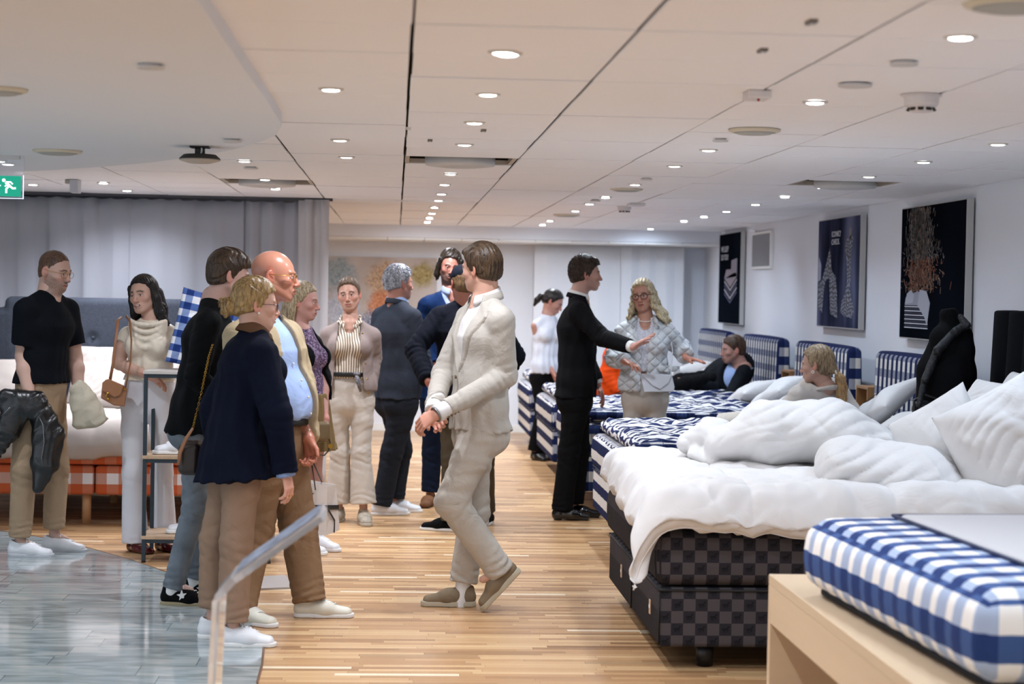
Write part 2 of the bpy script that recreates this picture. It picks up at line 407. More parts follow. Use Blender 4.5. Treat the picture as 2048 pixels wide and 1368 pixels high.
# walls
wallm = mat('painted_wall', 'e6e8ee', .75, bump=.08, bscale=90, spec=.2)
structure(MB().box((XW, -4, 0), (XW+.15, YF+.2, 2.6)).build('wall_right', wallm))
structure(MB().box((-7, YF, 0), (XW, YF+.15, 2.6)).build('wall_back', wallm))
structure(MB().box((-7.1, 9, 0), (-7, YF, 2.6)).build('wall_left', wallm))
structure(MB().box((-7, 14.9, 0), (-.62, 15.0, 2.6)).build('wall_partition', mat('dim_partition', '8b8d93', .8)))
whitep = mat('white_paint', 'ecebe8', .5, spec=.3)
structure(MB().box((-.6, YF-.015, 0), (XW, YF, .09)).build('baseboard_back', whitep, bevel=.004))
structure(MB().box((XW-.015, 2, 0), (XW, YF, .09)).build('baseboard_right', whitep, bevel=.004))
bl = ptz(230, 1037, 0)
structure(MB().box((-6, 14.62, 0), (-.7, 14.66, .34)).build('baseboard_partition', mat('dark_wood_board', '5c4332', .5, var=.2, vscale=4, stretch=(1, 8, 8))))
# ceiling: separate tiles hung under a dark void
ceilm = mat('ceiling_tile', 'f4f4f7', .85, bump=.05, bscale=120, spec=.15)
vents = []
for (u, v) in ((910, 322), (1688, 366), (541, 368)):
    p = ptz(u, v, ZC); vents.append((math.floor((p.x-.034)/.6), math.floor((p.y-.1)/.6)))
rnd = random.Random(4); cb = MB()
for i in range(-12, 6):
    for j in range(-7, 34):
        x0 = .034+.6*i; x1 = x0+.6; y0 = .1+.6*j; y1 = y0+.6
        if x1 > XW+.1: x1 = min(x1, XW)
        if x0 >= XW-.02 or y0 > 20.0: continue
        y1 = min(y1, 20.02)
        if (i, j) in vents: continue
        dz = rnd.uniform(-.0025, .0025); jx = rnd.uniform(-.002, .002); gx_ = .005
        cb.box((x0+gx_+jx, y0+.008, ZC+dz), (x1-gx_+jx, y1-.008, ZC+.012+dz))
structure(cb.build('ceiling', ceilm, bevel=.002, seg=1))
structure(MB().box((-7, -4, ZC+.16), (XW, YF, ZC+.2)).build('ceiling_void', mat('dark_void', '6e6152', .9)))
# beam and lower strip at the far end
structure(MB().box((-6, 19.98, 2.17), (XW, YF, ZC+.1)).build('trim_3', mat('beam_paint', 'e6e8ee', .7), bevel=.004))
sb = MB()
for k in range(12): sb.box((-.9+.4*k+.003, 20.0, 2.145), (-.9+.4*(k+1)-.003, YF, 2.168))
structure(sb.build('trim_4', whitep, bevel=.002))
# smooth lowered ceiling with a rounded corner
ZS = 2.25
arc = [(-.463, 7.1), (-.47, 7.5), (-.52, 7.95), (-.62, 8.35), (-.78, 8.85), (-1.0, 9.35), (-1.3, 9.9), (-1.62, 10.35), (-2.0, 10.8), (-2.45, 11.15), (-3.0, 11.35), (-7, 11.5)]
poly = [(-.463, -4)]+arc+[(-7, -4)]
structure(MB().prism(poly, ZS, ZC+.05).build('trim_5', mat('plaster_soffit', 'e2e5eb', .85, bump=.04, bscale=60, spec=.1)))
# ------------------------------------------------------------------ lamps
rimm = mat('lamp_rim', 'cfc8be', .4, spec=.5); lens = mat('lamp_lens', (1, 1, 1), .3, emit=(.93, .97, 1.0), estr=22)
def proto_lamp():
    e = empty('downlight')
    MB().lathe((0, 0, 0), [(.030, -.001), (.032, -.007), (.044, -.005), (.046, 0), (.030, 0)], 28).build('rim', rimm, e, smooth=True)
    MB().lathe((0, 0, 0), [(.0301, .002), (.0301, -.007), (.024, -.0095), (.001, -.0105)], 24).build('lens', lens, e, smooth=True)
    return e
PL = proto_lamp(); PLM = [x for x in bpy.data.objects if x.parent == PL]
LAMPS = [(1015,106,0),(1921,72,1),(662,177,0),(976,187,0),(1630,203,1),(949,244,0),(680,279,0),(929,288,0),(1996,287,2),(693,313,0),(1417,299,1),(901,347,0),(1847,323,2),(1349,331,1),(489,321,0),(889,368,0),(1738,352,2),(551,377,0),(530,358,0),(883,387,0),(1270,368,1),(1643,374,2),(877,400,0),(1570,393,2),(1211,394,1),(1179,407,1),(869,414,0),(1511,408,2),(864,426,0),(859,436,0),(855,444,0),(1151,421,1),(1453,422,2),(1408,433,2),(1368,442,2),(1301,457,2),(1085,449,1),(1100,441,1),(207,365,0),(254,380,0),(66,368,0)]
WHERE = ['over the aisle', 'over the foot ends of the beds', 'along the poster wall']
sd = {}
def lamp_at(p, gi, label, aim=(0, 0), group=None, w=1.0, ci=None):
    global PLU
    if not PLU: o = PL; PLU = True
    else:
        o = PL.copy(); COL.objects.link(o)
        for ch in PLM:
            c = ch.copy(); COL.objects.link(c); c.parent = o
    o.location = p; tag(o, label, 'ceiling light', group)
    col = [(.88, .91, 1.0), (.78, .89, 1.0), (.66, .81, 1.0)][gi]
    gi = gi if ci is None else ci; key = (gi, w)
    if key not in sd:
        l = bpy.data.lights.new('beam', 'SPOT'); l.energy = SPOT_W*w; l.spot_size = R(150); l.spot_blend = 1.0; l.shadow_soft_size = .035; l.color = col; sd[key] = l
    s = bpy.data.objects.new('lamp_beam', sd[key]); COL.objects.link(s); s.location = (0, 0, -.02); s.parent = o
    s.rotation_euler = (R(aim[1]), R(aim[0]), 0)
PLU = False
ORD = 'first second third fourth fifth sixth seventh eighth ninth tenth eleventh twelfth thirteenth fourteenth fifteenth sixteenth'.split()
def row_of(p, gi): return gi if gi else (3 if p.x < -1.3 else (4 if p.x < -.1 else 0))
ROWN = ['main aisle row', 'row over the foot ends of the beds', 'row along the poster wall', 'row in front of the grey curtain', 'row behind the lowered ceiling corner']
LP = sorted([(row_of(ptz(u, v, ZC), gi), ptz(u, v, ZC), gi) for u, v, gi in LAMPS], key=lambda q: (q[0], q[1].y)); cnt = {}
for (rw, p, gi) in LP:
    k = cnt.get(rw, 0); cnt[rw] = k+1
    lamp_at(p, gi, 'ceiling spotlight, '+ORD[k]+' going back in the '+ROWN[rw], aim=(0, 20 if p.y > 15.5 else 0), group='recessed spotlights in the '+ROWN[rw], w=([.8, .66, .34][gi] if p.y < 11.5 else [1.5, 1.2, .55][gi])*(1 if p.y < 15.5 else 1.45), ci=(1 if p.x < -1.0 else None))
for (u, v, lb) in ((852, 453, 'bright recessed spotlight just before the beam over the aisle'), (1066, 459, 'bright recessed spotlight just before the beam by the white curtains')): lamp_at(ptz(u, v, ZC), 0, lb, w=2.2, aim=(0, 30))
for (u, v) in ((-2, 321),): lamp_at(ptz(u, v, ZS), 0, 'round spotlight in the smooth lowered ceiling above the exit sign')
# extra rows added to light the room, mostly out of view towards the camera
k = 0
for gi, X, Ys in ((0, .30, (.6, 2.4, 4.0, 5.4)), (0, -1.3, (1, 3.2, 5.4)), (1, 1.75, (.8, 2.6, 4.4)), (2, 2.75, (.8, 3.0, 5.4, 7.6))):
    for Y in Ys:
        k += 1; zz = ZS if X < -.5 else ZC
        lamp_at(Vector((X, Y, zz)), gi, 'added ceiling spotlight lighting the room from the entrance side', group='added spotlights on the entrance side', w=[1.0, .6, .55][gi])
for (X, Y) in ((-2.3, 6.2), (-2.2, 8.2), (-3.6, 7.5), (-3.4, 9.6), (-1.6, 7.2)):  # further lamps added over the stone floor to brighten the room, mostly unseen
    lamp_at(Vector((X, Y, ZS)), 1, 'added spotlight lighting the room above the polished stone floor', group='added spotlights above the stone floor', w=.7)
# ventilation diffusers in open tile bays
galv = mat('vent_grey', '9fa0a3', .45, metal=.3); paint = mat('vent_white', 'c9c7c5', .5)
for n, ((i, j), lb) in enumerate(zip(vents, ('round white ventilation diffuser in an open bay above the aisle', 'round white ventilation diffuser in an open bay near the poster wall', 'round white ventilation diffuser in an open bay by the grey curtain'))):
    cx, cy = .034+.6*i+.3, .1+.6*j+.3
    e = empty('ventilation_diffuser', (cx, cy, ZC-.03), label=lb, cat='ceiling vent', group='ventilation diffusers')
    MB().lathe((cx, cy, ZC), [(.001, -.034), (.12, -.032), (.185, -.024), (.19, -.014), (.19, .02), (.17, .03)], 36).build('disc', paint, e, smooth=True)
    MB().lathe((cx, cy, ZC), [(.15, .02), (.15, .16)], 24).build('duct', galv, e, smooth=True)
    h = MB()
    for s in (-1, 1): h.box((cx-.295, cy+s*.285-.012, ZC+.006), (cx+.295, cy+s*.285+.012, ZC+.03)); h.box((cx+s*.285-.012, cy-.295, ZC+.007), (cx+s*.285+.012, cy+.295, ZC+.031))
    h.box((cx-.295, cy-.295, ZC+.13), (cx+.295, cy+.295, ZC+.14)); h.build('frame', mat('bay_frame', 'b5aa9c', .6), e)
# smoke detector, alarm, loudspeakers, cover plates
pw = mat('device_white', 'd6d0ce', .4); dk = mat('device_black', '15130f', .5)
def detector(u, v, lb, sc=1.0):
    p = ptz(u, v, ZC); e = empty('smoke_detector', p, label=lb, cat='smoke detector')
    MB().lathe(p, [(.07*sc, 0), (.07*sc, -.004), (.06*sc, -.006), (.058*sc, -.03*sc), (.053*sc, -.04*sc)], 30).build('base', pw, e, smooth=False)
    MB().lathe(p, [(.048*sc, -.04*sc), (.036*sc, -.058*sc), (.001, -.06*sc)], 24).build('cap', pw, e)
    s = MB()
    for k in range(10):
        a = 2*math.pi*k/10; m = Matrix.Translation(p) @ Matrix.Rotation(a, 4, 'Z') @ Matrix.Translation((.0445*sc, 0, -.049*sc)) @ Matrix.Rotation(R(-35), 4, 'Y')
        s.box((-.002, -.0095*sc, -.006*sc), (.003, .0095*sc, .006*sc), mat=m)
    s.build('vent_slots', dk, e)
detector(1843, 190, 'white dome smoke detector with black slots near the poster wall')
detector(1249, 412, 'small distant smoke detector over the far beds', .9)
p = ptz(1514, 183, ZC); e = empty('alarm_indicator', p, label='small white alarm box with a red light on the ceiling', cat='alarm indicator')
MB().box((p.x-.04, p.y-.06, ZC-.028), (p.x+.04, p.y+.06, ZC)).build('housing', pw, e, bevel=.005)
MB().lathe((p.x, p.y-.03, ZC), [(.005, -.026), (.005, -.034), (.001, -.037)], 12).build('indicator_light', mat('red_led', '9b1c14', .3), e, smooth=True)
p = ptz(1272, 407, ZC); tag(MB().box((p.x-.06, p.y-.1, ZC-.022), (p.x+.06, p.y+.1, ZC+.001)).build('alarm_box', pw, bevel=.004), 'tiny white alarm box beside the distant smoke detector', 'alarm indicator')
cream = mat('speaker_cream', 'cfc7b2', .5); grille = mat('speaker_grille', 'a9aaa5', .6, bump=.4, bscale=400, bdist=.002)
def speaker(u, v, z, r, lb, grp=None):
    p = ptz(u, v, z); e = empty('ceiling_speaker', p, label=lb, cat='ceiling speaker', group=grp)
    MB().lathe(p, [(r, 0), (r*.985, -.008), (r*.86, -.014)], 36).build('rim', cream, e, smooth=True)
    MB().lathe(p, [(r*.87, -.012), (r*.6, -.021), (.001, -.024)], 36).build('grille', grille, e, smooth=True)
speaker(1509, 259, ZC, .11, 'cream round ceiling loudspeaker in front of the smoke detector')
speaker(2030, 4, ZC, .12, 'cream round loudspeaker in the near ceiling corner')
speaker(1253, 377, ZC, .11, 'distant round loudspeaker beside a row of spotlights')
speaker(1133, 429, ZC, .12, 'farthest round ceiling loudspeaker before the beam')
speaker(115, 301, ZS, .12, 'white round loudspeaker in the smooth lowered ceiling')
speaker(-5, 177, ZS, .1, 'round loudspeaker cut by the edge of the lowered ceiling view')
def plate(u, v, z, r, lb, mt=paint):
    p = ptz(u, v, z); tag(MB().lathe(p, [(r*.7, 0), (r*.75, -.006), (r, -.008), (r, -.013), (r*.9, -.015), (.001, -.0155)], 36).build('sprinkler_cover', mt, smooth=False), lb, 'ceiling cover')
plate(302, 128, ZS, .042, 'pale round cover plate on the lowered ceiling, nearest one')
plate(465, 278, ZS, .042, 'round cover plate at the rear of the lowered ceiling')
plate(1808, 121, ZC, .042, 'round cover plate beside the brightest near spotlight')
plate(1441, 277, ZC, .035, 'round cover plate beside the cream loudspeaker')
plate(502, 333, ZC, .042, 'round cover plate behind the lowered ceiling corner')
plate(1293, 355, ZC, .035, 'round cover plate above the far beds')
plate(1710, 165, ZC, .055, 'thin flush cover plate between alarm box and detector')
plate(1191, 399, ZC, .04, 'small far cover plate near a spotlight row')
clipm = mat('steel_clip', '6f675e', .4, metal=.6)
for (u, v, lb) in ((1623, 41, 'grey square ceiling bracket, nearest of the brackets'), (1525, 98, 'grey square ceiling bracket above the alarm box'), (967, 259, 'dark square ceiling bracket beside an aisle spotlight'), (860, 279, 'small dark ceiling bracket before the round diffuser'), (817, 255, 'pale square ceiling bracket on the long seam')):
    p = ptz(u, v, ZC); e = empty('ceiling_bracket', p, label=lb, cat='bracket')
    MB().box((p.x-.011, p.y-.03, ZC-.009), (p.x+.011, p.y+.03, ZC)).build('clip', clipm if 'pale' not in lb else pw, e, bevel=.001)
    MB().lathe((p.x, p.y-.005, ZC), [(.004, -.009), (.004, -.013), (.001, -.014)], 10).build('screw', whitep, e)
# wireless access point under the lowered ceiling
p = ptz(400, 293, ZS); e = empty('ceiling_access_point', p, label='black bracket holding a white domed access point', cat='access point')
hz = p.z
MB().box((p.x-.045, p.y-.04, hz-.008), (p.x+.045, p.y+.04, hz)).box((p.x-.022, p.y-.02, hz-.04), (p.x+.022, p.y+.02, hz-.008)).build('bracket', dk, e, bevel=.004)
MB().lathe((p.x, p.y, hz), [(.03, -.034), (.075, -.038), (.094, -.055), (.096, -.062)], 36).build('housing', mat('device_charcoal', '2a2624', .6), e, smooth=True)
MB().lathe((p.x, p.y, hz), [(.0965, -.06), (.092, -.066), (.05, -.078), (.001, -.081)], 36).build('cover', mat('device_cream', 'b7ab9d', .5), e, smooth=True)
MB().tube([(p.x+.01, p.y-.03, hz), (p.x+.012, p.y-.034, hz-.02), (p.x+.008, p.y-.03, hz-.04)], .004, 8).build('cable', pw, e, smooth=True)
# exit sign on a clear plate
Ye = 9.6; a = pt(-52, 350, Ye); b = pt(47, 398, Ye)
e = empty('exit_sign', ((a.x+b.x)/2, Ye, b.z), label='green running man exit sign on a clear hanging plate', cat='exit sign')
glass = bpy.data.materials.new('clear_plate'); glass.use_nodes = True
gb = glass.node_tree.nodes['Principled BSDF']; gb.inputs['Transmission Weight'].default_value = .9; gb.inputs['Roughness'].default_value = .05; gb.inputs['Base Color'].default_value = (.85, .9, 1, 1)
gb.inputs['Alpha'].default_value = .5
MB().box((a.x, Ye-.003, b.z), (b.x, Ye+.003, ZS)).build('clear_plate', glass, e)
MB().box((b.x-.0035, Ye-.004, b.z), (b.x, Ye+.004, a.z+.004)).box((a.x, Ye-.004, b.z), (b.x, Ye+.004, b.z+.0035)).build('lit_edge', mat('plate_edge', (.8, .85, 1), .3, emit=(.75, .85, 1), estr=.9), e)
gx1 = b.x-.013; MB().box((a.x+.01, Ye-.008, b.z+.011), (gx1, Ye-.0035, a.z-.001)).build('sign_face', mat('exit_green', '0a9c7d', .4, emit=lin('0bb392'), estr=.55), e)
MB().box((a.x+.02, Ye-.012, ZS-.02), (b.x-.02, Ye+.012, ZS)).build('ceiling_mount', paint, e)
wf = mat('exit_white', (1, 1, 1), .5, emit=(1, 1, 1), estr=.9)
def S(u, v): q = pt(u/10.24, 330+v/10.24, Ye-.009); return (q.x, Ye-.0095, q.z)
man = MB(); hd = S(78, 312); man.lathe(hd, [(.001, -.001), (.0093, -.001), (.0093, .001), (.001, .001)], 20, axis='y')
for pts, r in (([S(125, 350), S(160, 400), S(195, 432)], .0085), ([S(120, 345), S(215, 348), S(262, 395)], .0042), ([S(115, 360), S(150, 405), S(98, 438)], .0042), ([S(185, 430), S(128, 490), S(128, 575)], .0055), ([S(195, 425), S(262, 480), S(325, 475)], .0055)): man.tube(pts, r, 8, flat=1.0)
for i, v in enumerate(man.v): man.v[i] = (v[0], Ye-.0095+(v[1]-(Ye-.0095))*.12, v[2])
man.build('running_man', wf, e, smooth=False)
ar = MB(); ar.prism([(S(-35, 0)[0], S(0, 420)[2]), (S(20, 0)[0], S(0, 420)[2]+.004), (S(20, 0)[0], S(0, 420)[2]-.004)], -.001, .001, mat=Matrix.Translation((0, Ye-.0095, 0)) @ Matrix(((1,0,0,0),(0,0,1,0),(0,1,0,0),(0,0,0,1)))); ar.build('arrow', wf, e)
# hanging bracket by the curtain rail
p = pt(148, 350, 12.6); e = empty('ceiling_sensor', (p.x, 12.6, ZC), label='pale grey hanging panel beside the exit sign', cat='sensor')
q0 = pt(142, 351, 12.6); q1 = pt(158, 386, 12.6)
MB().box((q0.x, 12.55, q1.z), (q1.x, 12.68, ZC)).build('panel', mat('panel_grey', 'b4b6bd', .5), e, bevel=.003)
MB().box((q0.x-.035, 12.57, ZC-.028), (q0.x, 12.62, ZC)).build('mount', mat('bracket_beige', 'a39c90', .5), e, bevel=.002)
# ------------------------------------------------------------------ curtains
def curtain(name, x0, x1, Y, z0, z1, amp, per, mt, lb, seed=1, th=.004, sag=0, nz=14, grp=None):
    rr = random.Random(seed); n = int((x1-x0)/.018); xs = np.linspace(x0, x1, n); zs = np.linspace(z0, z1, nz)
    ph = np.cumsum(np.array([rr.uniform(.5, 1.5) for _ in range(n)]))*(x1-x0)/n*2*math.pi/per
    am = amp*.55*(1+.6*np.sin(xs*3.1+seed))
    P_ = np.zeros((n, nz, 3))
    for j, zz in enumerate(zs):
        t = (zz-z0)/(z1-z0); sp = .6+.4*(1-t)
        sh = np.sin(ph+.4*math.sin(2*t+seed))
        y = Y+am*sp*np.sign(sh)*np.abs(sh)**.8+.012*np.sin(xs*9+t*2)
        P_[:, j, 0] = xs+.01*np.sin(ph*2+t); P_[:, j, 1] = y
        P_[:, j, 2] = zz+(sag*np.abs(np.sin(xs*math.pi/.13))*-1 if j == nz-1 else 0)
    o = link(name, grid_mesh(name, P_), mt); sm = o.modifiers.new('thickness', 'SOLIDIFY'); sm.thickness = th
    return tag(o, lb, 'curtain', grp)
def sheer(name, col, tr=.35, al=1.0):
    m = mat(name, col, .9, spec=.05, bump=.3, bscale=500, bdist=.002, stretch=(1, 1, .4)); nt = m.node_tree
    b = nt.nodes['Principled BSDF']; out = nt.nodes['Material Output']
    t = nt.nodes.new('ShaderNodeBsdfTranslucent'); t.inputs[0].default_value = (*lin(col), 1); mx = nt.nodes.new('ShaderNodeMixShader'); mx.inputs[0].default_value = tr
    nt.links.new(b.outputs[0], mx.inputs[1]); nt.links.new(t.outputs[0], mx.inputs[2]); nt.links.new(mx.outputs[0], out.inputs[0]); b.inputs['Alpha'].default_value = al
    return m
greyc = sheer('grey_sheer', 'c6c9d2')
for k, (xa, xb, am, pe, lb) in enumerate(((-6.2, -3.3, .03, .3, 'grey sheer curtain panel behind the exit sign'), (-3.32, -2.05, .028, .26, 'grey sheer curtain panel behind the man in the black T-shirt'), (-2.07, -1.18, .03, .24, 'grey sheer curtain panel behind the dark haired woman'), (-1.2, -.74, .035, .16, 'gathered grey curtain panel behind the bald man'))):
    curtain('curtain', xa, xb, 14.42, .01, 2.27, am, pe, greyc, lb, seed=k+2, sag=.012)
curtain('curtain', -.76, -.515, 14.36, .01, 2.285, .03, .1, sheer('pale_sheer', 'dedde0'), 'pale curtain end beside the large wall picture', seed=9)
structure(MB().box((-6.2, 14.38, ZC-.022), (-.5, 14.45, ZC)).build('trim_6', mat('dark_track', '3b3d44', .5)))
structure(MB().box((-.5, 14.40, ZC-.012), (.6, 14.43, ZC)).build('trim_7', whitep))
whc = sheer('white_sheer', 'f6f7fb', .25)
q0 = pt(1066, 600, 20.72); q1 = pt(1240, 600, 20.72); q2 = pt(1368, 600, 20.72)
curtain('curtain', q0.x, q1.x+.01, 20.76, .012, 2.14, .03, .28, whc, 'white sheer curtain behind the man in the black suit', seed=5, grp='white curtains at the far wall')
curtain('curtain', q1.x, q2.x, 20.70, .012, 2.14, .03, .2, whc, 'white sheer curtain behind the woman in the quilted jacket', seed=6, grp='white curtains at the far wall')
# ------------------------------------------------------------------ people: builder
def cmat(name, rough, spec=.4, sss=0, bump=0, bscale=200, stretch=None):
    if name in MATS: return MATS[name]
    m = mat(name, (1, 1, 1), rough, spec=spec, bump=bump, bscale=bscale, bdist=.002, stretch=stretch); g = NG(m)
    g.L.new(g.attr('Col'), m.node_tree.nodes['Principled BSDF'].inputs['Base Color'])
    if sss:
        b = m.node_tree.nodes['Principled BSDF']; b.inputs['Subsurface Weight'].default_value = sss; b.inputs['Subsurface Radius'].default_value = (.012, .005, .003); b.inputs['Subsurface Scale'].default_value = .5
    return m
skinm = cmat('skin', .45, .4, bump=.15, bscale=150)
skinm2 = cmat('skin_glossy', .28, .5, bump=.1, bscale=150)
def hair_mat(name, c1, c2, rough=.4):
    if name in MATS: return MATS[name]
    m = mat(name, (1, 1, 1), rough, spec=.35); g = NG(m); co = g.coord(); mp = g.N.new('ShaderNodeMapping'); mp.inputs['Scale'].default_value = (1, 1, .22); g.L.new(co, mp.inputs[0])
    n = g.noise(mp.outputs[0], 130, 3, .5); n2 = g.noise(mp.outputs[0], 25, 2)
    c = g.ramp(g.m('ADD', g.m('MULTIPLY', n, .7), g.m('MULTIPLY', n2, .3)), [(.36, lin(c1)), (.64, lin(c2))])
    B = m.node_tree.nodes['Principled BSDF']; g.L.new(c, B.inputs['Base Color']); g.L.new(g.bump(n, .6, .004), B.inputs['Normal']); return m
def sstep(a, b, x): t = np.clip((x-a)/(b-a), 0, 1); return t*t*(3-2*t)
class Person:
    def __init__(s, label, Y, neck, head, pel, tyaw, pyaw=None, sw=.185, b=1.0, hs=1.0, fem=False, skin='c9977c', legs=None, arms=None, belly=0, base=None, headrot=(0, 0, 0), group=None, dep=1.0, chest=1.0):
        s.Y = Y; w = s.w; s.fem = fem; s.hs = hs*(.95 if fem else 1); s.b = b; s.skin = tuple(np.array(lin(skin))*.82+.18*np.mean(lin(skin))*np.array((1.02, .98, 1.0))); s.belly = belly; s.dep = dep; s.chest = chest
        s.N = np.array(w(*neck)); s.H = np.array(w(*pel)); s.hc = np.array(w(*head))
        s.Ft = s.fw(tyaw); s.Lt = s.lt(tyaw); s.Fp = s.fw(tyaw if pyaw is None else pyaw); s.Lp = s.lt(tyaw if pyaw is None else pyaw)
        s.sw = sw; s.up = unit(s.N-s.H); s.N = s.N+s.up*.026
        yaw, pit, rol = headrot; F = s.fw(yaw); Lx = s.lt(yaw); U = np.array((0, 0, 1.0))
        F2 = F*math.cos(R(pit))-U*math.sin(R(pit)); U2 = U*math.cos(R(pit))+F*math.sin(R(pit))
        L3 = Lx*math.cos(R(rol))+U2*math.sin(R(rol)); U3 = U2*math.cos(R(rol))-Lx*math.sin(R(rol))
        s.HM = np.stack([L3, F2, U3], 1)       # local x = person's left, y = forward, z = up
        s.S = {k: s.N+s.Lt*sg*(sw-.012)-s.up*.112 for k, sg in (('L', 1), ('R', -1))}
        s.HJ = {k: s.H+s.Lp*sg*.09 for k, sg in (('L', 1), ('R', -1))}
        s.arms = {}; s.legs = {}
        for k, a in (arms or {}).items():
            s.arms[k] = dict(e=np.array(w(*a[0])), w=np.array(w(*a[1])), d=None if a[2] is None else np.array(w(*a[2])), n=unit(a[3]) if len(a) > 3 and a[3] is not None else s.Lt, curl=a[4] if len(a) > 4 else 30, th=a[5] if len(a) > 5 else 1)
        for k, l in (legs or {}).items():
            s.legs[k] = dict(k=np.array(w(*l[0])), a=np.array(w(*l[1])), yaw=l[2], pit=l[3] if len(l) > 3 else 0)
        if base is None:
            q = [l['a'] for l in s.legs.values()]; c = np.mean(q, 0) if q else s.H; base = (c[0], c[1], 0)
        s.e = empty('person', base, label=label, cat='person', group=group)
    def w(s, u, v, dy=0): return pt(u, v, s.Y+dy)
    def fw(s, a): return np.array((math.sin(R(a)), -math.cos(R(a)), 0))
    def lt(s, a): return np.array((math.cos(R(a)), math.sin(R(a)), 0))
    def hl(s, x, y, z): return s.hc+s.HM @ (np.array((x, y, z))*s.hs)
    def rings(s):
        b = s.b; N, H, u = s.N, s.H, s.up; T = np.linalg.norm(N-H); f = .9 if s.fem else 1.0
        lm = unit(s.Lt+s.Lp); d = s.dep; fm = s.Ft+s.Fp; fm = fm/max(1e-6, np.linalg.norm(fm))
        return [(H-u*.03, .165*b*(1.02 if s.fem else .98), .115*b*d, s.Lp), (H+u*.17*T, .160*b, .112*b*d, s.Lp), (H+u*.40*T+fm*s.belly*.3, .140*b*f, .1*b*d+s.belly*.5, lm),
                (H+u*.70*T, .158*b*f*s.chest, .112*b*f*d, s.Lt), (N-u*.145, (s.sw-.045), .080*b*d, s.Lt)]
    def torso(s, V, e=0.0, hemz=None, k=.03, noribs=False, wr=None):
        rg = s.rings()
        for i in range(len(rg)-1):
            (p, a, b_, l), (q, c, d, m) = rg[i], rg[i+1]
            V.cap(p, q, a+e, c+e, k, b_+e, d+e, lat=unit(l+m), wr=wr)
        for sg in (1, -1):
            V.cap(s.N-s.up*.022+s.Lt*sg*.02, s.N+s.Lt*sg*(s.sw-.03)-s.up*.104, .046+e*.5, .048*s.b+e*.6, .03, .040+e*.5, .048*s.b+e*.6, lat=s.Ft)
            if s.fem: V.ell(s.H+s.up*.66*np.linalg.norm(s.N-s.H)+s.Ft*.075+s.Lt*sg*.07, .062+e*.7, .03)
            V.ell(s.H-s.up*.03-s.Fp*.055+s.Lp*sg*.075, .088*s.b+e*.6, .04)
        V.cap(s.N-s.up*.055+s.Ft*.018, s.N-s.up*.13+s.Ft*.035, .058+e*.5, .072+e*.5, .035)
        if s.belly: V.ell(s.H+s.up*.3*np.linalg.norm(s.N-s.H)+s.Fp*(.06+s.belly*.6), (.13+e, .13+e, .15+e), .06)
    def body(s, bare=(), stub=0, brow='3a2a20', lip='a4524a', brows=1.0, glossy=False, smile=0, eyes=True, look=(0, 0), beard='4a3a30', h=.009, ears=True, hands=('L', 'R'), feet=True, jaw=1.0, iris='4a3526'):
        skc = np.array(s.skin); parts = []; hs = s.hs
        # ---- head and neck
        V = Vol(); C = lambda x, y, z: s.hl(x, y, z); Mh = s.HM; fe = s.fem
        def E(x, y, z, rx, ry, rz, k=.02, mode='u'): V.ell(C(x, y, z), (rx*hs, ry*hs, rz*hs), k, Mh, mode)
        def K(a, b, r0, r1, k=.01, b0=None, b1=None, mode='u'): V.cap(C(*a), C(*b), r0*hs, r1*hs, k, None if b0 is None else b0*hs, None if b1 is None else b1*hs, lat=Mh[:, 0], mode=mode)
        E(0, -.014, .034, .074, .094, .082, .0)
        E(0, .026, -.012, .061, .066, .080, .03)
        E(0, .036, -.066, .050*jaw if not fe else .044, .048, .042, .025)
        E(0, .070, -.096, .020 if not fe else .016, .016, .016, .022)
        for sg in (1, -1):
            E(sg*.043, .056, -.022, .020, .022, .018, .02)
            K((sg*.052, .0, -.045), (sg*.02, .06, -.09), .020*jaw, .018, .02)
            K((sg*.012, .0885, .020), (sg*.040, .078, .021), .008 if not fe else .006, .007, .012)
        for sg in (1, -1): E(sg*.031, .098, .001, .017, .015, .0115, .012, 's')
        K((0, .086, .012), (0, .1065, -.030), .0075, .0105, .012)
        E(0, .1075, -.034, .0115, .0105, .0095, .008)
        for sg in (1, -1): E(sg*.0125, .098, -.037, .0075, .009, .0065, .006)
        for sg in (1, -1): E(sg*.006, .105, -.0445, .0032, .005, .003, .002, 's')
        E(0, .084, -.064, .027, .014, .016, .012)
        K((-.021, .0885, -.0625+smile*.004), (0, .0985, -.0600), .0028, .0042, .004); K((.021, .0885, -.0625+smile*.004), (0, .0985, -.0600), .0028, .0042, .004)
        K((-.017, .088, -.0705+smile*.003), (.0, .0955, -.0725), .0035, .0058, .004); K((.017, .088, -.0705+smile*.003), (0, .0955, -.0725), .0035, .0058, .004)
        V.cap(C(-.02, .094, -.0655+smile*.003), C(.02, .094, -.0655+smile*.003), .0012*hs+smile*.0015, .0012*hs+smile*.0015, .003, .009, .009, lat=Mh[:, 2], mode='s')
        for sg in (1, -1):      # lids
            K((sg*.0185, .081, .0045), (sg*.031, .0885, .0085), .0032, .0036, .003); K((sg*.031, .0885, .0085), (sg*.044, .0785, .003), .0036, .003, .003)
            K((sg*.0185, .081, -.0015), (sg*.031, .0865, -.0085), .0026, .003, .004); K((sg*.031, .0865, -.0085), (sg*.044, .0775, .0), .003, .0026, .004)
        if ears:
            for sg in (1, -1):
                Me = Mh @ np.array(Matrix.Rotation(sg*R(22), 3, 'Z'))
                V.ell(C(sg*.079, -.012, -.004), (.0065*hs, .018*hs, .031*hs), .006, Me); V.ell(C(sg*.074, -.004, -.02), (.006*hs, .010*hs, .013*hs), .006, Me)
                V.ell(C(sg*.086, -.006, .0), (.006*hs, .010*hs, .018*hs), .005, Me, mode='s')
        nr = (.052 if fe else .060)*s.b**.5
        V.cap(s.N-s.up*.02, s.hc+s.HM @ (np.array((0, -.028, -.05))*hs), nr*1.08, nr*.93, .03)
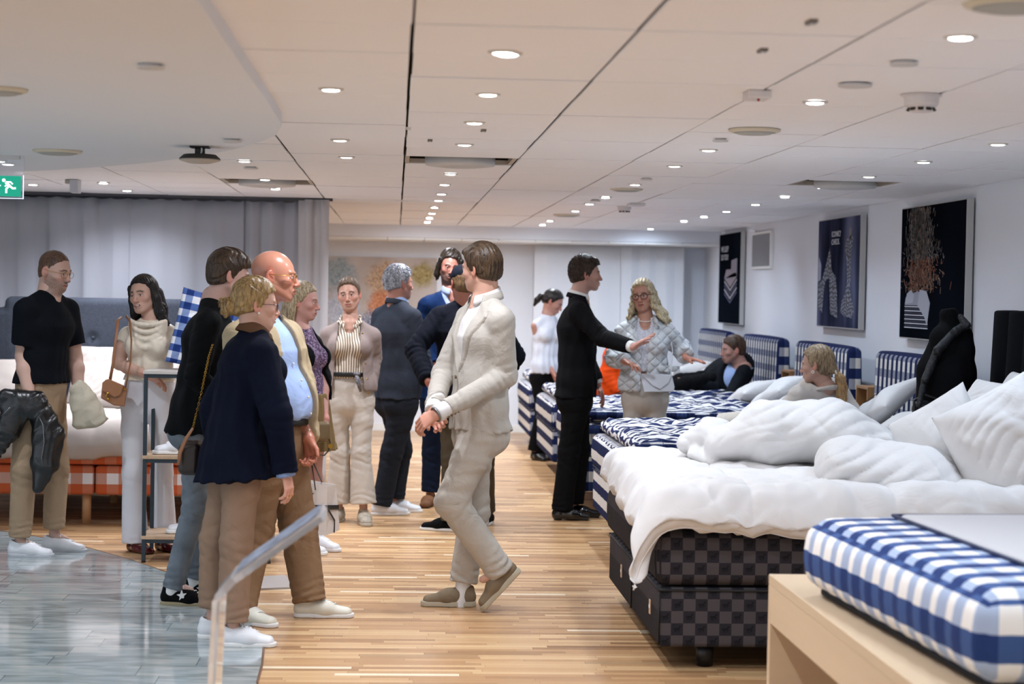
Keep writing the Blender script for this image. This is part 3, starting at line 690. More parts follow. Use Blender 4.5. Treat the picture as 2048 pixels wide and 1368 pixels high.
        V.cap(s.N-s.up*.03+s.Ft*.03, s.N-s.up*.06+s.Ft*.045, nr*.8, nr*.7, .03)
        lipc = np.array(lin(lip)); brc = np.array(lin(brow)); bc = np.array(lin(beard)); hc = s.hc.copy()
        def colour(P):
            q = (P-hc) @ s.HM/hs; x, y, z = q[:, 0], q[:, 1], q[:, 2]; ax = np.abs(x); c = np.tile(skc, (len(P), 1))
            def blend(m, col, c): return c*(1-m[:, None])+np.array(col)*m[:, None]
            red = skc*np.array((1.06, .80, .78))
            c = blend(.6*np.exp(-(((ax-.040)/.02)**2+((z+.025)/.018)**2))*(y > .03), red, c)
            c = blend(.8*np.exp(-((x/.014)**2+((z+.034)/.014)**2))*(y > .09), red, c)
            c = blend(.7*(ax > .073)*(y < .02)*(np.abs(z) < .05), skc*np.array((1.08, .72, .68)), c)
            if stub:
                n = .75+.25*np.sin(x*900+13*np.sin(z*700))*np.sin(z*1100+y*900)
                zl = -.03+.35*np.clip(.045-y, 0, .05)
                m = sstep(.012, -.012, z-zl)*sstep(-.145, -.12, z)*sstep(-.02, .005, y)*(1-.7*np.exp(-((x/.02)**2+((z+.075)/.01)**2)))
                m = m*(1-np.exp(-(((ax-.04)/.016)**2+((z+.035)/.014)**2)))
                c = blend(np.clip(m*stub*n, 0, 1), bc, c)
            lm = (ax < .023)*(y > .082)*sstep(.0075, .004, np.abs(z+.0655+.0022*(ax < .01)))*sstep(.024, .017, ax)
            c = blend(.85*lm, lipc, c)
            c = blend(.9*(ax < .017)*(y > .08)*np.exp(-((z+.0655-smile*.003)/.0018)**2), lipc*.3, c)
            bz = .024-.35*np.clip(ax-.03, 0, 1)+.12*np.clip(ax-.012, 0, .02)
            bm = np.exp(-((z-bz)/.0045)**2)*sstep(.009, .014, ax)*sstep(.054, .044, ax)*(y > .05)
            c = blend(np.clip(brows*bm*1.1, 0, .92), brc, c)
            em = np.exp(-(((ax-.031)/.015)**2+((z-.0065)/.0028)**2))*(y > .07)
            c = blend(.75*em, (.02, .012, .01), c)
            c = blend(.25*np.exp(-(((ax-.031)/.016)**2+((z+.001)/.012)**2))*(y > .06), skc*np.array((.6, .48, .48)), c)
            return np.clip(c, 0, 1)
        parts.append(V.mesh('h', .0029, colour))
        flat = lambda P: np.tile(skc, (len(P), 1)); hand = lambda P: np.tile(np.clip(skc*np.array((1.04, .88, .84)), 0, 1), (len(P), 1))
        # ---- trunk and limbs
        V = Vol(); s.torso(V, -.016)
        V.cap(s.N-s.up*.03, s.N+s.up*.02, nr, nr, .03)
        for k, a in s.arms.items():
            S, e, w_ = s.S[k], a['e'], a['w']
            (lambda W, n=0: None)(0)
            W = V if k not in bare else Vol()
            f = (.86 if s.fem else 1)*s.b**.7*(1 if k in bare else .86)
            W.cap(S, S+(e-S)*.45, .050*f, .050*f, .02); W.cap(S+(e-S)*.45, e, .051*f, .041*f, .02)
            W.cap(e, e+(w_-e)*.3, .041*f, .045*f, .02); W.cap(e+(w_-e)*.3, w_, .045*f, .029*f, .02, .045*f, .022*f)
            if k in bare: parts.append(W.mesh('a', .005, flat))
        for k, l in s.legs.items():
            J, kn, an = s.HJ[k], l['k'], l['a']; f = s.b**.7*.82
            V.cap(J, J+(kn-J)*.5, .084*f, .072*f, .03); V.cap(J+(kn-J)*.5, kn, .072*f, .053*f, .03)
            V.cap(kn, kn+(an-kn)*.35, .053*f, .055*f, .03); V.cap(kn+(an-kn)*.35, an, .055*f, .035*f, .03)
            if feet:
                fw = s.fw(l['yaw']); V.cap(an-np.array((0, 0, .025)), an+fw*.08-np.array((0, 0, .052)), .027, .020, .02)
        parts.append(V.mesh('b', h, flat))
        # ---- hands
        for k in hands:
            if k not in s.arms or s.arms[k]['d'] is None: continue
            a = s.arms[k]; V = Vol(); w_ = a['w']; d = unit(a['d']-w_); n = a['n']-d*np.dot(a['n'], d); n = unit(n); t = np.cross(n, d)*a['th']; q = .92 if s.fem else 1.04
            V.cap(w_+unit(a['e']-w_)*.05*q, w_, .027*q, .027*q, .02, .02*q, .02*q, lat=t)
            V.cap(w_, w_+d*.075*q, .026*q, .040*q, .02, .019*q, .013*q, lat=t)
            V.cap(w_+d*.02*q+t*.018*q+n*.008, w_+d*.055*q+t*.026*q+n*.008, .013*q, .012*q, .015)
            for o, ln, ex in ((.030, .074, 0), (.0105, .082, -3), (-.010, .077, 2), (-.029, .060, 8)):
                p = w_+d*(.088-abs(o)*.25)*q+t*o*q; dd = unit(d+t*o*2.2); ang = R((a['curl']+ex)*.5); r = .0088*q
                for sg_, st in ((.46, 1), (.30, 1.25), (.24, .9)):
                    nd = dd*math.cos(ang*st)+n*math.sin(ang*st); nn = n*math.cos(ang*st)-dd*math.sin(ang*st)
                    p2 = p+nd*ln*sg_*q; V.cap(p, p2, r, r*.92, .0045); p = p2; r *= .93; dd = nd; n_ = nn; n, _ = nn, n
                n = unit(a['n']-d*np.dot(a['n'], d))
            p = w_+d*.028*q+t*.024*q+n*.004; d1 = unit(d*.75+t*.62+n*.30); p2 = p+d1*.042*q; V.cap(p, p2, .0135*q, .0108*q, .01)
            d2 = unit(d*.9+t*.25+n*.35); V.cap(p2, p2+d2*.032*q, .0108*q, .0085*q, .005)
            parts.append(V.mesh('d', .0031, hand))
        o = link('body', join_meshes('body', parts), skinm2 if glossy else skinm, s.e)
        if eyes:
            for sg in (1, -1):
                ge = C(sg*.031, .0765, .0); gd = unit(s.HM @ np.array((look[0], 1.0, look[1])))
                bm = bmesh.new(); bmesh.ops.create_uvsphere(bm, u_segments=24, v_segments=16, radius=.0118*hs)
                me = bpy.data.meshes.new('eye'); Q = Vector((0, 0, 1)).rotation_difference(Vector(gd)).to_matrix().to_4x4(); bm.to_mesh(me); bm.free()
                at = me.color_attributes.new('Col', 'FLOAT_COLOR', 'POINT')
                for i, v in enumerate(me.vertices):
                    an = math.degrees(math.acos(max(-1, min(1, v.co.z/(.0118*hs)))))
                    at.data[i].color = (.008, .006, .006, 1) if an < 14 else ((*lin(iris), 1) if an < 31 else (.62, .55, .53, 1))
                me.transform(Matrix.Translation(Vector(ge)) @ Q); link('eye', me, cmat('eye', .1, .6), s.e)
        return s
    # ------------------------------------------------------------ hair
    def hair(s, m, t=.010, ts=.006, z0=.078, zt=.030, side=-.03, nape=-.075, amp=.0015, fr=260, extra=None, h=.0035, yb=-.018, part=0, name='hair', top=None, flow='side', k=.015):
        V = Vol(); C = s.hl; hs = s.hs; M_ = s.HM
        V.ell(C(0, -.014, .036), ((.075+ts)*hs, (.095+(t+ts)/2)*hs, (.083+t)*hs), .0, M_)
        V.ell(C(0, -.045, -.02), ((.062+ts)*hs, (.058+ts)*hs, (.06)*hs), .02, M_)
        if top: 
            for (x, y, z, rx, ry, rz) in top: V.ell(C(x, y, z), (rx*hs, ry*hs, rz*hs), .015, M_)
        zz = np.array((-.3, nape-.02, nape, side-.005, side, 0, zt, z0, z0+.012, .2)); yy = np.array((-.03, -.03, -.02, yb, .012, .022, .048, .080, .3, .3))
        hc = s.hc.copy()
        def cut(X, Y, Z, S):
            dx, dy, dz = X-hc[0], Y-hc[1], Z-hc[2]
            lx, ly, lz = [(dx*M_[0][i]+dy*M_[1][i]+dz*M_[2][i])/hs for i in range(3)]
            D = S
            if amp:
                if flow == 'side': ph = ly*fr*.35+lx*fr*.5+2.2*np.sin(lz*45+lx*30)
                elif flow == 'back': ph = lx*fr+1.5*np.sin(ly*40+lz*25)+1.2*np.sin(lz*60+lx*22)
                elif flow == 'curl': ph = 6*np.sin(lx*90+2*np.sin(lz*70))+6*np.sin(ly*80+lz*60)
                else: ph = np.arctan2(lx, -ly)*fr*.09+1.5*np.sin(lz*40+ly*15)
                D = D-amp*np.sin(ph)-amp*.6*np.sin(ph*2.3+1)
            yf = np.interp(lz, zz, yy)+.002*np.sin(lx*190+6*np.sin(lz*70))+.0015*np.sin(lz*260+lx*120); g_ = (ly-yf)*.6*hs; kk = .014; e_ = np.maximum(kk-np.abs(D-g_), 0)/kk; D = np.maximum(D, g_)+e_*e_*kk*.25
            g_ = (nape-lz+(.38 if nape > -.095 else -.15)*np.abs(lx)+.001*np.sin(lx*200))*hs; e_ = np.maximum(.012-np.abs(D-g_), 0)/.012; return np.maximum(D, g_)+e_*e_*.003
        V.fn(cut)
        if extra: extra(V)
        return link(name, V.mesh(name, h), m, s.e)
    def locks(s, m, paths, h=.004, amp=.003, fr=300, wave=0, name='hair_length', k=.012):
        """paths: list of (points in head frame, radii, flatness)"""
        V = Vol()
        for pts_, rad in paths:
            Q = [s.hl(*p) for p in pts_]
            for i in range(len(Q)-1): V.cap(Q[i], Q[i+1], rad[i]*s.hs, rad[i+1]*s.hs, k)
        hc = s.hc.copy(); M_ = s.HM; hs = s.hs
        def g(X, Y, Z, S):
            dx, dy, dz = X-hc[0], Y-hc[1], Z-hc[2]; lx, ly, lz = [(dx*M_[0][i]+dy*M_[1][i]+dz*M_[2][i])/hs for i in range(3)]
            ph = lx*fr+ly*fr*.7+(wave*np.sin(lz*70+lx*30+ly*25) if wave else 1.5*np.sin(lz*25))
            return S-amp*np.sin(ph)-amp*.5*np.sin(2.3*ph+lz*40)-(amp*1.2*np.sin(lz*110+lx*60) if wave else 0)
        V.fn(g); return link(name, V.mesh(name, h), m, s.e)
    def glasses(s, m, r=.021, rr=.0013, name='glasses', dark=None):
        b = MB(); hs = s.hs
        for sg in (1, -1):
            b.tube([s.hl(sg*.032+r*1.15*math.cos(a)*1.0, .101-.10*abs(sg*.032+r*math.cos(a))*1.3, -.003+r*.85*math.sin(a)) for a in np.linspace(0, 2*math.pi, 20, endpoint=False)], rr*hs, 6, closed=True)
            b.tube([s.hl(sg*.056, .092, .006), s.hl(sg*.070, .078, .008), s.hl(sg*.080, .02, .006), s.hl(sg*.083, -.012, .010), s.hl(sg*.082, -.03, -.008)], rr*hs, 6)
        b.tube([s.hl(-.010, .098, .002), s.hl(0, .102, .006), s.hl(.010, .098, .002)], rr*hs, 6)
        o = b.build(name, m, s.e, smooth=True); return o
    # ------------------------------------------------------------ garments
    def top(s, name, m, e=.012, hem=None, sleeve=1.0, sr=.014, cuffr=None, open_=None, h=.0065, flare=0, k=.035, lapel=0, wrk=.003, bare_neck=None, fold=.004, tilt=None, sk=.03, sides=('L', 'R'), extra=None, off=0, backlen=None, slimcuff=0, seed=0, openf=.0):
        """hem: pixel row or world z of the lower edge; sleeve: 0 none, .5 to the elbow, 1 to the wrist"""
        V = Vol(); hz = s.w(1000, hem)[2] if hem and hem > 10 else hem; Hc = s.H
        if hz is not None: V.clip = (np.array((s.H[0], s.H[1], hz)), np.array((0, 0, -1.0)) if tilt is None else unit(tilt))
        s.torso(V, e, k=k)
        if hz is not None and hz < s.H[2]:
            a0 = (.168*s.b+e); b0 = (.118*s.b*s.dep+e); c = np.array((s.H[0], s.H[1], hz-.05)); V.cap(s.H+s.up*.05, c, a0, a0+flare, .04, b0, b0+flare, lat=s.Lp)
        V.clip = None
        ft = (.86 if s.fem else 1)*s.b**.7
        for kx, a in s.arms.items():
            if kx not in sides or sleeve <= 0: continue
            S, el, w_ = s.S[kx], a['e'], a['w']
            r0 = .051*ft+sr*.75; r1 = .041*ft+sr; r2 = (.030*ft+sr*.9) if cuffr is None else cuffr
            w1 = [(wrk, .034, .93, .07, 1.2), (wrk*.6, .05, .15, .09, 2)]; w2 = [(wrk, .034, .1, .07, -1.2), (wrk*.8, .028, .85, .07, .8)]
            if sleeve <= .5:
                f = sleeve*2; q = S+(el-S)*f; V.clip = (q, unit(el-S)); V.cap(S, q+(el-S)*.08, r0, r0*(1-f)+r1*f+.008, sk)
            else:
                f = (sleeve-.5)*2; q = el+(w_-el)*f
                V.cap(S, el, r0, r1, sk, wr=w1); V.clip = (q, unit(w_-el)); V.cap(el, q+unit(w_-el)*.03, r1, r2, .012, wr=w2)
            V.clip = None
        # neck hole
        hdir = unit(s.hc-s.N) if abs(s.up[2]) < .8 else s.up; V.cap(s.N+hdir*.024+s.Ft*.014, s.N+hdir*.16+s.Ft*.02, (bare_neck or .056), (bare_neck or .056)+.03, .008, mode='s')
        if openf: V.ell(s.N-s.up*.03+s.Ft*.10, (.05+openf*.3, .05+openf*.3, .03+openf), .012, mode='s')
        N_, H_, u_, F_, L_ = s.N, s.H, s.up, s.Ft, s.Lt; T = np.linalg.norm(N_-H_)
        if fold or open_ or lapel:
            def f(X, Y, Z, D):
                lx = (X-N_[0])*L_[0]+(Y-N_[1])*L_[1]+(Z-N_[2])*L_[2]; ly = (X-N_[0])*F_[0]+(Y-N_[1])*F_[1]+(Z-N_[2])*F_[2]; lz = (X-H_[0])*u_[0]+(Y-H_[1])*u_[1]+(Z-H_[2])*u_[2]
                if fold:
                    D = D-fold*wob(X*1.0, Y*1.0, Z*.55, 26, seed+1.0)-fold*.6*np.sin(14*np.arctan2(lx, ly+.001)+2*np.sin(9*lz))*np.clip(1-lz/T*1.2, 0, 1)
                if lapel:
                    zt_ = lz/T; w0 = np.interp(zt_, [p[0] for p in open_], [p[1] for p in open_]) if open_ else 0
                    d_ = np.abs(lx-off)-w0; m_ = sstep(.0, .004, d_)*sstep(lapel*1.0, lapel*.93, d_)*(zt_ > .42)*(zt_ < .97)*(ly > .0)
                    wd_ = np.interp(zt_, [.40, .5, .86, .9, 1.0], [0, .3, 1, .8, .5]); m_ = m_*(d_ < lapel*wd_)
                    D = D-.008*m_+.006*np.exp(-((d_-lapel*wd_)/.004)**2)*(zt_ > .42)*(zt_ < .97)*(ly > 0)
                if open_:
                    zt_ = lz/T; w0 = np.interp(zt_, [p[0] for p in open_], [p[1] for p in open_])
                    wedge = np.minimum(w0-np.abs(lx-off), ly-.02+.10); wedge = np.minimum(w0-np.abs(lx-off), ly-.015)
                    D = np.maximum(D, wedge)
                return D
            V.fn(f)
        if extra: extra(V)
        return link(name, V.mesh(name, h), m, s.e)
    def trousers(s, m, waist, hems, e=.016, kn=.072, hm=.085, h=.0065, wrk=.004, name='trousers', thigh=.092, fold=.003, drop=0, hemb=None, crease=0):
        thigh *= .90; kn *= .90; hm *= .95; e = e*.5-.006
        V = Vol(); b = s.b**.7; wz = s.w(1000, waist)[2] if waist > 10 else waist
        rg = s.rings(); (p, a, b_, l), (q, c, d, m_) = rg[0], rg[1]; V.cap(p, q, a+e, c+e, .03, b_+e, d+e, lat=l); (q2, c2, d2, m2) = rg[2]; V.cap(q, q2, c+e, c2+e, .03, d+e, d2+e, lat=l)
        for sg in (1, -1): V.ell(s.H-s.up*.03-s.Fp*.055+s.Lp*sg*.075, .088*s.b+e*.7, .04)
        cuts = []
        for k, L in s.legs.items():
            J, K_, A = s.HJ[k], L['k'], L['a']; hemv = hems[k]; hz = s.w(1000, hemv)[2] if hemv > 10 else hemv
            dr = unit(A-K_); end = A if (abs(dr[2]) < .3 or hems[k] == 0) else K_+dr*((hz-K_[2])/dr[2])
            wr1 = [(wrk, .05, .88, .09, 1.5), (wrk*.8, .045, .02, .07, 2.0)]; wr2 = [(wrk, .045, .06, .09, -1.5), (wrk*1.2, .035, .98, .09, 1.3)]
            V.cap(J-s.up*.0, J+(K_-J)*.4, thigh*b, (thigh+kn)/2*b, .035, wr=[(wrk*.8, .045, .05, .07, 2.0)]); V.cap(J+(K_-J)*.4, K_, (thigh+kn)/2*b, kn*b, .03, wr=wr1)
            V.clip = (end, dr); V.cap(K_, end+dr*.03, kn*b, hm, .025, kn*b, hemb or hm, lat=s.fw(L['yaw']), wr=wr2); V.clip = None
        N_, H_ = s.N, s.H
        V.ops.append(('i', lambda X, Y, Z: Z-wz+0*X+0*Y, None, None, 0))
        if fold: V.fn(lambda X, Y, Z, D: D-fold*wob(X, Y, Z*.35, 30, 3.0)*1.0)
        return link(name, V.mesh(name, h), m, s.e)
    def collar(s, m, r=.068, w=.035, th=.006, gap=25, name='collar', tilt=.2, lift=.0, pts=True, lean=.25, rf=1.0, drop=.03):
        """standing / folded collar band round the neck, open to the front"""
        b = MB(); n = 26; rows = []
        for i in range(n+1):
            a = R(gap)+(2*math.pi-2*R(gap))*i/n; f = math.cos(a); sd_ = math.sin(a)
            c = s.N+s.up*(lift+.012)+s.Ft*.010; base = c+s.Ft*f*r*rf+s.Lt*sd_*r-s.up*(drop*(f+1)/2)
            hh = w*(1.0-.25*(f+1)/2); dirn = unit(s.up-(s.Ft*f+s.Lt*sd_)*lean)
            topp = base+dirn*hh; out = s.Ft*f+s.Lt*sd_
            ex = .35*w if (pts and (i < 2 or i > n-2)) else 0
            rows.append([base-out*th*.5, topp-out*th*.5, topp+out*th*1.0+s.up*.001, base+out*th*2.4-s.up*(.008+ex)])
        P_ = np.array(rows); P_ = np.concatenate([P_, P_[:, :1]], 1); me = grid_mesh(name, P_)
        o = link(name, me, m, s.e); q = o.modifiers.new('thickness', 'SOLIDIFY'); q.thickness = .002; sb = o.modifiers.new('smooth', 'SUBSURF'); sb.levels = 1; sb.render_levels = 1
        return o
    def shoe(s, k, style, m, msole, mlace=None, ln=.275, soleh=.021, heel=0, low=0, width=1.0):
        L = s.legs[k]; A = L['a']; f = s.fw(L['yaw']); p = R(L['pit']); up = np.array((0, 0, 1.0)); lt_ = s.lt(L['yaw'])
        f2 = f*math.cos(p)-up*math.sin(p); u2 = up*math.cos(p)+f*math.sin(p)
        O = A-u2*.088
        if L['pit'] == 0: O = np.array((A[0], A[1], 0.0))
        q = ln/.275; Wd = width
        P = lambda x, y, z: O+lt_*x*Wd+f2*y*q+u2*z
        V = Vol(); sh = soleh
        V.cap(P(0, -.035, sh+.016), P(0, .06, sh+.018), .035, .041, .02, .036, .042, lat=lt_)
        V.cap(P(0, .06, sh+.014), P(.004, .165, sh+.002), .042, .039, .03, .036, .027, lat=lt_)
        if style != 'pump':
            V.cap(P(0, -.022, sh+.03), P(0, -.018, sh+(.055 if not low else .04)), .032, .033, .02, .040, .045, lat=lt_)
            V.cap(P(0, .03, sh+.035), P(0, .09, sh+.028), .028, .030, .03, .022, .018, lat=lt_)
            V.cap(P(0, -.012, sh+.055), P(0, -.01, sh+.10), .026, .028, .006, .034, .036, mode='s', lat=lt_)
        else: V.cap(P(0, -.01, sh+.032), P(0, .085, sh+.045), .029, .028, .012, .03, .03, mode='s', lat=lt_)
        V.plane(P(0, 0, sh*.5), -u2)
        up_o = link('shoe', V.mesh('shoe', .0042), m, s.e)
        W = Vol()
        W.cap(P(0, -.034, sh*.5), P(0, .05, sh*.5), .0375, .0405, .02, .07, .07, lat=lt_); W.cap(P(0, .05, sh*.5), P(.004, .163, sh*.5), .0405, .0405, .02, .07, .07, lat=lt_)
        W.plane(P(0, 0, sh), u2); W.plane(P(0, 0, .001 if L['pit'] == 0 else 0), -u2)
        if style == 'pump' or style == 'formal':
            W = Vol(); W.cap(P(0, -.034, .02), P(0, -.02, .02), .030, .032, .01, .026, .026, lat=lt_); W.plane(P(0, 0, sh+.006), u2); W.plane(P(0, 0, .001), -u2)
            W.cap(P(0, .03, sh*.8), P(.003, .17, sh*.35), .036, .036, .01, .012, .010, lat=lt_)
        link('sole', W.mesh('sole', .0042), msole, up_o, world=True)
        if mlace:
            b = MB()
            for i in range(5):
                y = .045+.017*i; z = sh+.071-.0046*i-(.0 if i < 3 else .003*(i-2)); w = .021-.001*i
                b.tube([P(-w, y-.004, z-.008), P(-w*.5, y, z+.001), P(w*.5, y+.004, z+.001), P(w, y+.008, z-.008)], .0026, 6)
            for sg in (1, -1): b.tube([P(0, .04, sh+.07), P(sg*.018, .045, sh+.082), P(sg*.030, .05, sh+.066), P(sg*.016, .047, sh+.068), P(0, .042, sh+.069)], .0022, 6)
            b.build('laces', mlace, up_o, smooth=True)
        return up_o
    def sock(s, k, m, z0=-.06, z1=.06, r=.036):
        L = s.legs[k]; A = L['a']; t = unit(L['k']-A); V = Vol(); V.cap(A+t*z0, A+t*z1, r, r+.004, 0); f = s.fw(L['yaw'])*math.cos(R(L['pit']))-np.array((0, 0, 1))*math.sin(R(L['pit'])); V.cap(A-t*.025, A+f*.045-t*.055, r-.004, r-.012, .02)
        return link('sock', V.mesh('sock', .005), m, s.e)
    def button(s, m, p, n, r=.0055, name='button'):
        q = Vector((0, 0, 1)).rotation_difference(Vector(n)).to_matrix().to_4x4()
        return MB().lathe(p, [(r, -.004), (r, .0012), (r*.6, .0022), (.0004, .0018)], 12, mat=q).build(name, m, s.e, smooth=True)
# ------------------------------------------------------------------ people
white_sole = mat('white_rubber', 'e4e4e2', .5, spec=.3); lacem = mat('white_lace', 'e6e6e6', .7)
wleather = mat('white_leather', 'dcdee2', .42, var=.05, spec=.4); blackl = mat('black_leather', '0b0b0d', .3, bump=.3, bscale=90, bdist=.004, spec=.6)
gold = mat('gold_metal', 'b98f3c', .25, metal=1); pearl = mat('pearl', 'e9e2da', .25, spec=.6); steel = mat('steel', '8b8e92', .3, metal=1)
# --- man in a black T-shirt
p = Person('person in black T-shirt and khaki trousers, jacket over one hand, looking down', 11.05, (96, 592), (110, 543, 0), (80, 805), 58, pyaw=62, sw=.192, b=1.06, skin='c49a86', headrot=(62, 12, 0),
    arms={'R': ((46, 712, -.1), (60, 800, -.2), (84, 850, -.2), (1, .3, 0), 55, -1), 'L': ((150, 715, .18), (158, 788, .1), (170, 830, .05), (-1, 0, 0), 30, 1)},
    legs={'R': ((48, 940, -.12), (40, 1074, -.1), 84), 'L': ((113, 935, .1), (108, 1062, .12), 80)})
p.body(bare=('L', 'R'), stub=.75, beard='4b3528', brow='4a3322', lip='9c5a50')
p.hair(hair_mat('buzz_brown', '3d2a20', '6e523f'), t=.004, ts=.001, z0=.088, zt=.045, side=-.02, nape=-.07, amp=.0006)
p.glasses(gold)
p.top('t_shirt', cloth('black_cotton', '070b12', wr=.25), e=.012, hem=776, sleeve=.36, sr=.022, fold=.004, wrk=.002, k=.04)
p.trousers(cloth('khaki_cotton', 'a38c72', wr=.5), 770, {'R': 1078, 'L': 1070}, e=.010, kn=.078, hm=.066, thigh=.098)
for k in 'RL': p.shoe(k, 'sneaker', wleather, mat('worn_sole', 'b9bdc3', .5, var=.1), lacem)
# --- woman in cream top
p = Person('person with long black hair, cream draped top and white trousers, smiling', 11.2, (303, 645), (288, 590), (298, 800), -8, sw=.16, b=.92, fem=True, skin='c89a83', headrot=(-26, 3, 8),
    arms={'R': ((238, 728, .0), (296, 751, -.19), (338, 768, -.22), (.1, -.3, -1), 45, -1), 'L': ((366, 712, .02), (381, 655, -.16), (384, 600, -.16), (.2, .9, 0), 50, 1)},
    legs={'R': ((266, 945, 0), (270, 1078, 0), 40), 'L': ((324, 945, .03), (327, 1074, .05), 45)})
p.body(bare=('L', 'R'), lip='7d2530', brow='120c0a', brows=1.1, smile=1, look=(.1, 0))
MB().tube([p.hl(-.013, .091, -.063), p.hl(-.006, .0955, -.0645), p.hl(.006, .0955, -.0645), p.hl(.013, .091, -.063)], .0026, 8).build('teeth', mat('teeth', 'e9e4dc', .3), p.e, smooth=True)
hm_ = hair_mat('black_hair', '070506', '1f1715')
p.hair(hm_, t=.016, ts=.008, z0=.085, zt=.06, side=-.11, nape=-.14, yb=.0, amp=.0015, flow='round')
p.locks(hm_, [([(-.078, .01, .05), (-.085, .005, -.03), (-.088, -.005, -.11), (-.10, -.02, -.17)], [.025, .024, .028, .018]), ([(.078, .01, .05), (.086, .0, -.03), (.092, -.01, -.12), (.105, -.02, -.20), (.10, -.03, -.25)], [.025, .026, .032, .034, .02]),
    ([(0, -.09, .03), (0, -.09, -.08), (.02, -.08, -.18), (.03, -.075, -.24)], [.05, .065, .06, .04]), ([(-.05, -.07, .0), (-.06, -.06, -.10), (-.06, -.06, -.18)], [.04, .045, .03]), ([(.05, -.07, .0), (.065, -.06, -.10), (.08, -.05, -.22)], [.04, .045, .03])])
satin = mat('cream_satin', 'd9cdb9', .33, spec=.5, sheen=.3, wr=.5, wscale=5, bump=.1, bscale=300, bdist=.001)
def cowl(V):
    for i, (dz, r, w_) in enumerate(((.03, .085, .013), (.065, .085, .014), (.10, .08, .014), (.14, .07, .013))):
        q = []
        for a in np.linspace(-1.15, 1.15, 9): q.append(p.N+p.Lt*math.sin(a)*(.115-.0*i)+p.Ft*(.055+.075*math.cos(a)-.01)-p.up*(.0+dz*math.cos(a)*1.25))
        for a, b in zip(q[:-1], q[1:]): V.cap(a, b, w_, w_, .012)
p.top('draped_top', satin, e=.010, hem=768, sleeve=.10, sr=.012, fold=.003, bare_neck=.062, extra=cowl)
whitet = cloth('white_suiting', 'dcdce2', wr=.25, var=.02)
p.trousers(whitet, 762, {'R': 1092, 'L': 1086}, e=.006, kn=.074, hm=.080, thigh=.094, wrk=.0015, fold=.002, hemb=.085)
burg = mat('burgundy_patent', '4a0f16', .15, spec=.7)
for k in 'RL': p.shoe(k, 'pump', burg, mat('dark_sole', '1a1210', .5), ln=.24, soleh=.012)
# --- young man in a black sweater
p = Person('person in black sweater and faded grey jeans, hair swept over forehead', 9.45, (424, 612), (460, 552), (392, 852), 92, sw=.18, b=.95, skin='c69c8c', headrot=(103, 10, 0),
    arms={'R': ((392, 752, -.22), (446, 812, -.16), (470, 830, -.1), (0, 0, -1), 30, -1), 'L': ((440, 750, .22), (486, 800, .2), None)},
    legs={'R': ((390, 1010, -.1), (350, 1160, -.12), 82), 'L': ((415, 1005, .1), (392, 1148, .1), 75)})
p.body(brow='3a2a1f', lip='a8665c', brows=.9)
hm_ = hair_mat('brown_hair', '21160f', '54402f')
p.hair(hm_, t=.026, ts=.009, z0=.055, zt=.045, side=-.03, nape=-.075, amp=.0022, flow='side', top=[(0, .05, .088, .05, .045, .028), (-.03, .07, .06, .03, .022, .03)])
blk = cloth('black_knit', '0b0d10', wr=.3)
p.top('sweater', blk, e=.020, hem=868, sleeve=.97, sr=.018, fold=.006, wrk=.004)
p.trousers(cloth('grey_denim', '6c747c', wr=.6, var=.25, vscale=9), 850, {'R': 1176, 'L': 1168}, e=.004, kn=.070, hm=.056, thigh=.085, wrk=.007, fold=.004)
[p.sock(k, lacem) for k in 'RL']
blks = cloth('black_suede', '0c0c0e'); gums = mat('gum_sole', '9c9070', .6)
for k in 'RL':
    so = p.shoe(k, 'sneaker', blks, gums, lacem, ln=.29)
    L = p.legs[k]; f = p.fw(L['yaw']); sd_ = -p.lt(L['yaw']); O = np.array((L['a'][0], L['a'][1], 0)); st = MB(); c = O+f*.048+sd_*.0445+np.array((0, 0, .056))
    star = [(c+f*math.cos(R(90+36*i+8))*(.026 if i % 2 == 0 else .011)+np.array((0, 0, 1))*math.sin(R(90+36*i+8))*(.026 if i % 2 == 0 else .011)) for i in range(10)]
    st.add([q+sd_*.006 for q in star]+[q-sd_*.012 for q in star], [tuple(range(10)), tuple(range(19, 9, -1))]+[(i, 10+i, 10+(i+1) % 10, (i+1) % 10) for i in range(10)]); st.build('star_patch', lacem, so)
# --- woman in a navy coat
p = Person('person in navy coat with brown collar, blond hair in a loose bun', 8.35, (506, 672), (512, 610), (480, 900), 112, pyaw=108, sw=.165, b=1.0, fem=True, skin='cf9f88', headrot=(106, 4, 0),
    arms={'R': ((552, 828, -.22), (571, 945, -.2), (583, 1000, -.2), (-1, .5, 0), 45, -1), 'L': ((430, 820, .15), (440, 930, .2), None)},
    legs={'R': ((472, 1085, -.08), (466, 1250, -.08), 86), 'L': ((432, 1080, .08), (426, 1228, .10), 84)})
p.body(lip='a8625a', brow='7d6040', brows=.6)
hm_ = hair_mat('blond_hair', '5e4528', 'b39562')
def bun(V):
    for i in range(14):
        a = i*2.399; r = .012+.022*((i*7) % 5)/5; c = p.hl(.012*math.cos(a), -.135+r*math.sin(a)*.8, -.018+r*math.cos(a*1.3))
        V.cap(c, c+np.array((.02*math.sin(a*2), .02*math.cos(a*3), .022*math.cos(a))), .013, .009, .006)
    V.cap(p.hl(0, -.09, -.02), p.hl(0, -.13, -.022), .032, .03, .02)
p.hair(hm_, t=.020, ts=.013, z0=.070, zt=.055, side=-.02, nape=-.062, amp=.0022, flow='side', fr=230, extra=bun, yb=-.012)
lw = MB()
for i in range(9):
    a = i*.7; q = [p.hl(.01*math.sin(a+j), -.125-.028*math.sin(.6*j+a)-.006*j, -.005+.03*math.cos(.6*j+a)) for j in range(6)]; lw.tube(q, .0013, 5)
lw.build('loose_strands', hm_, p.e, smooth=True)
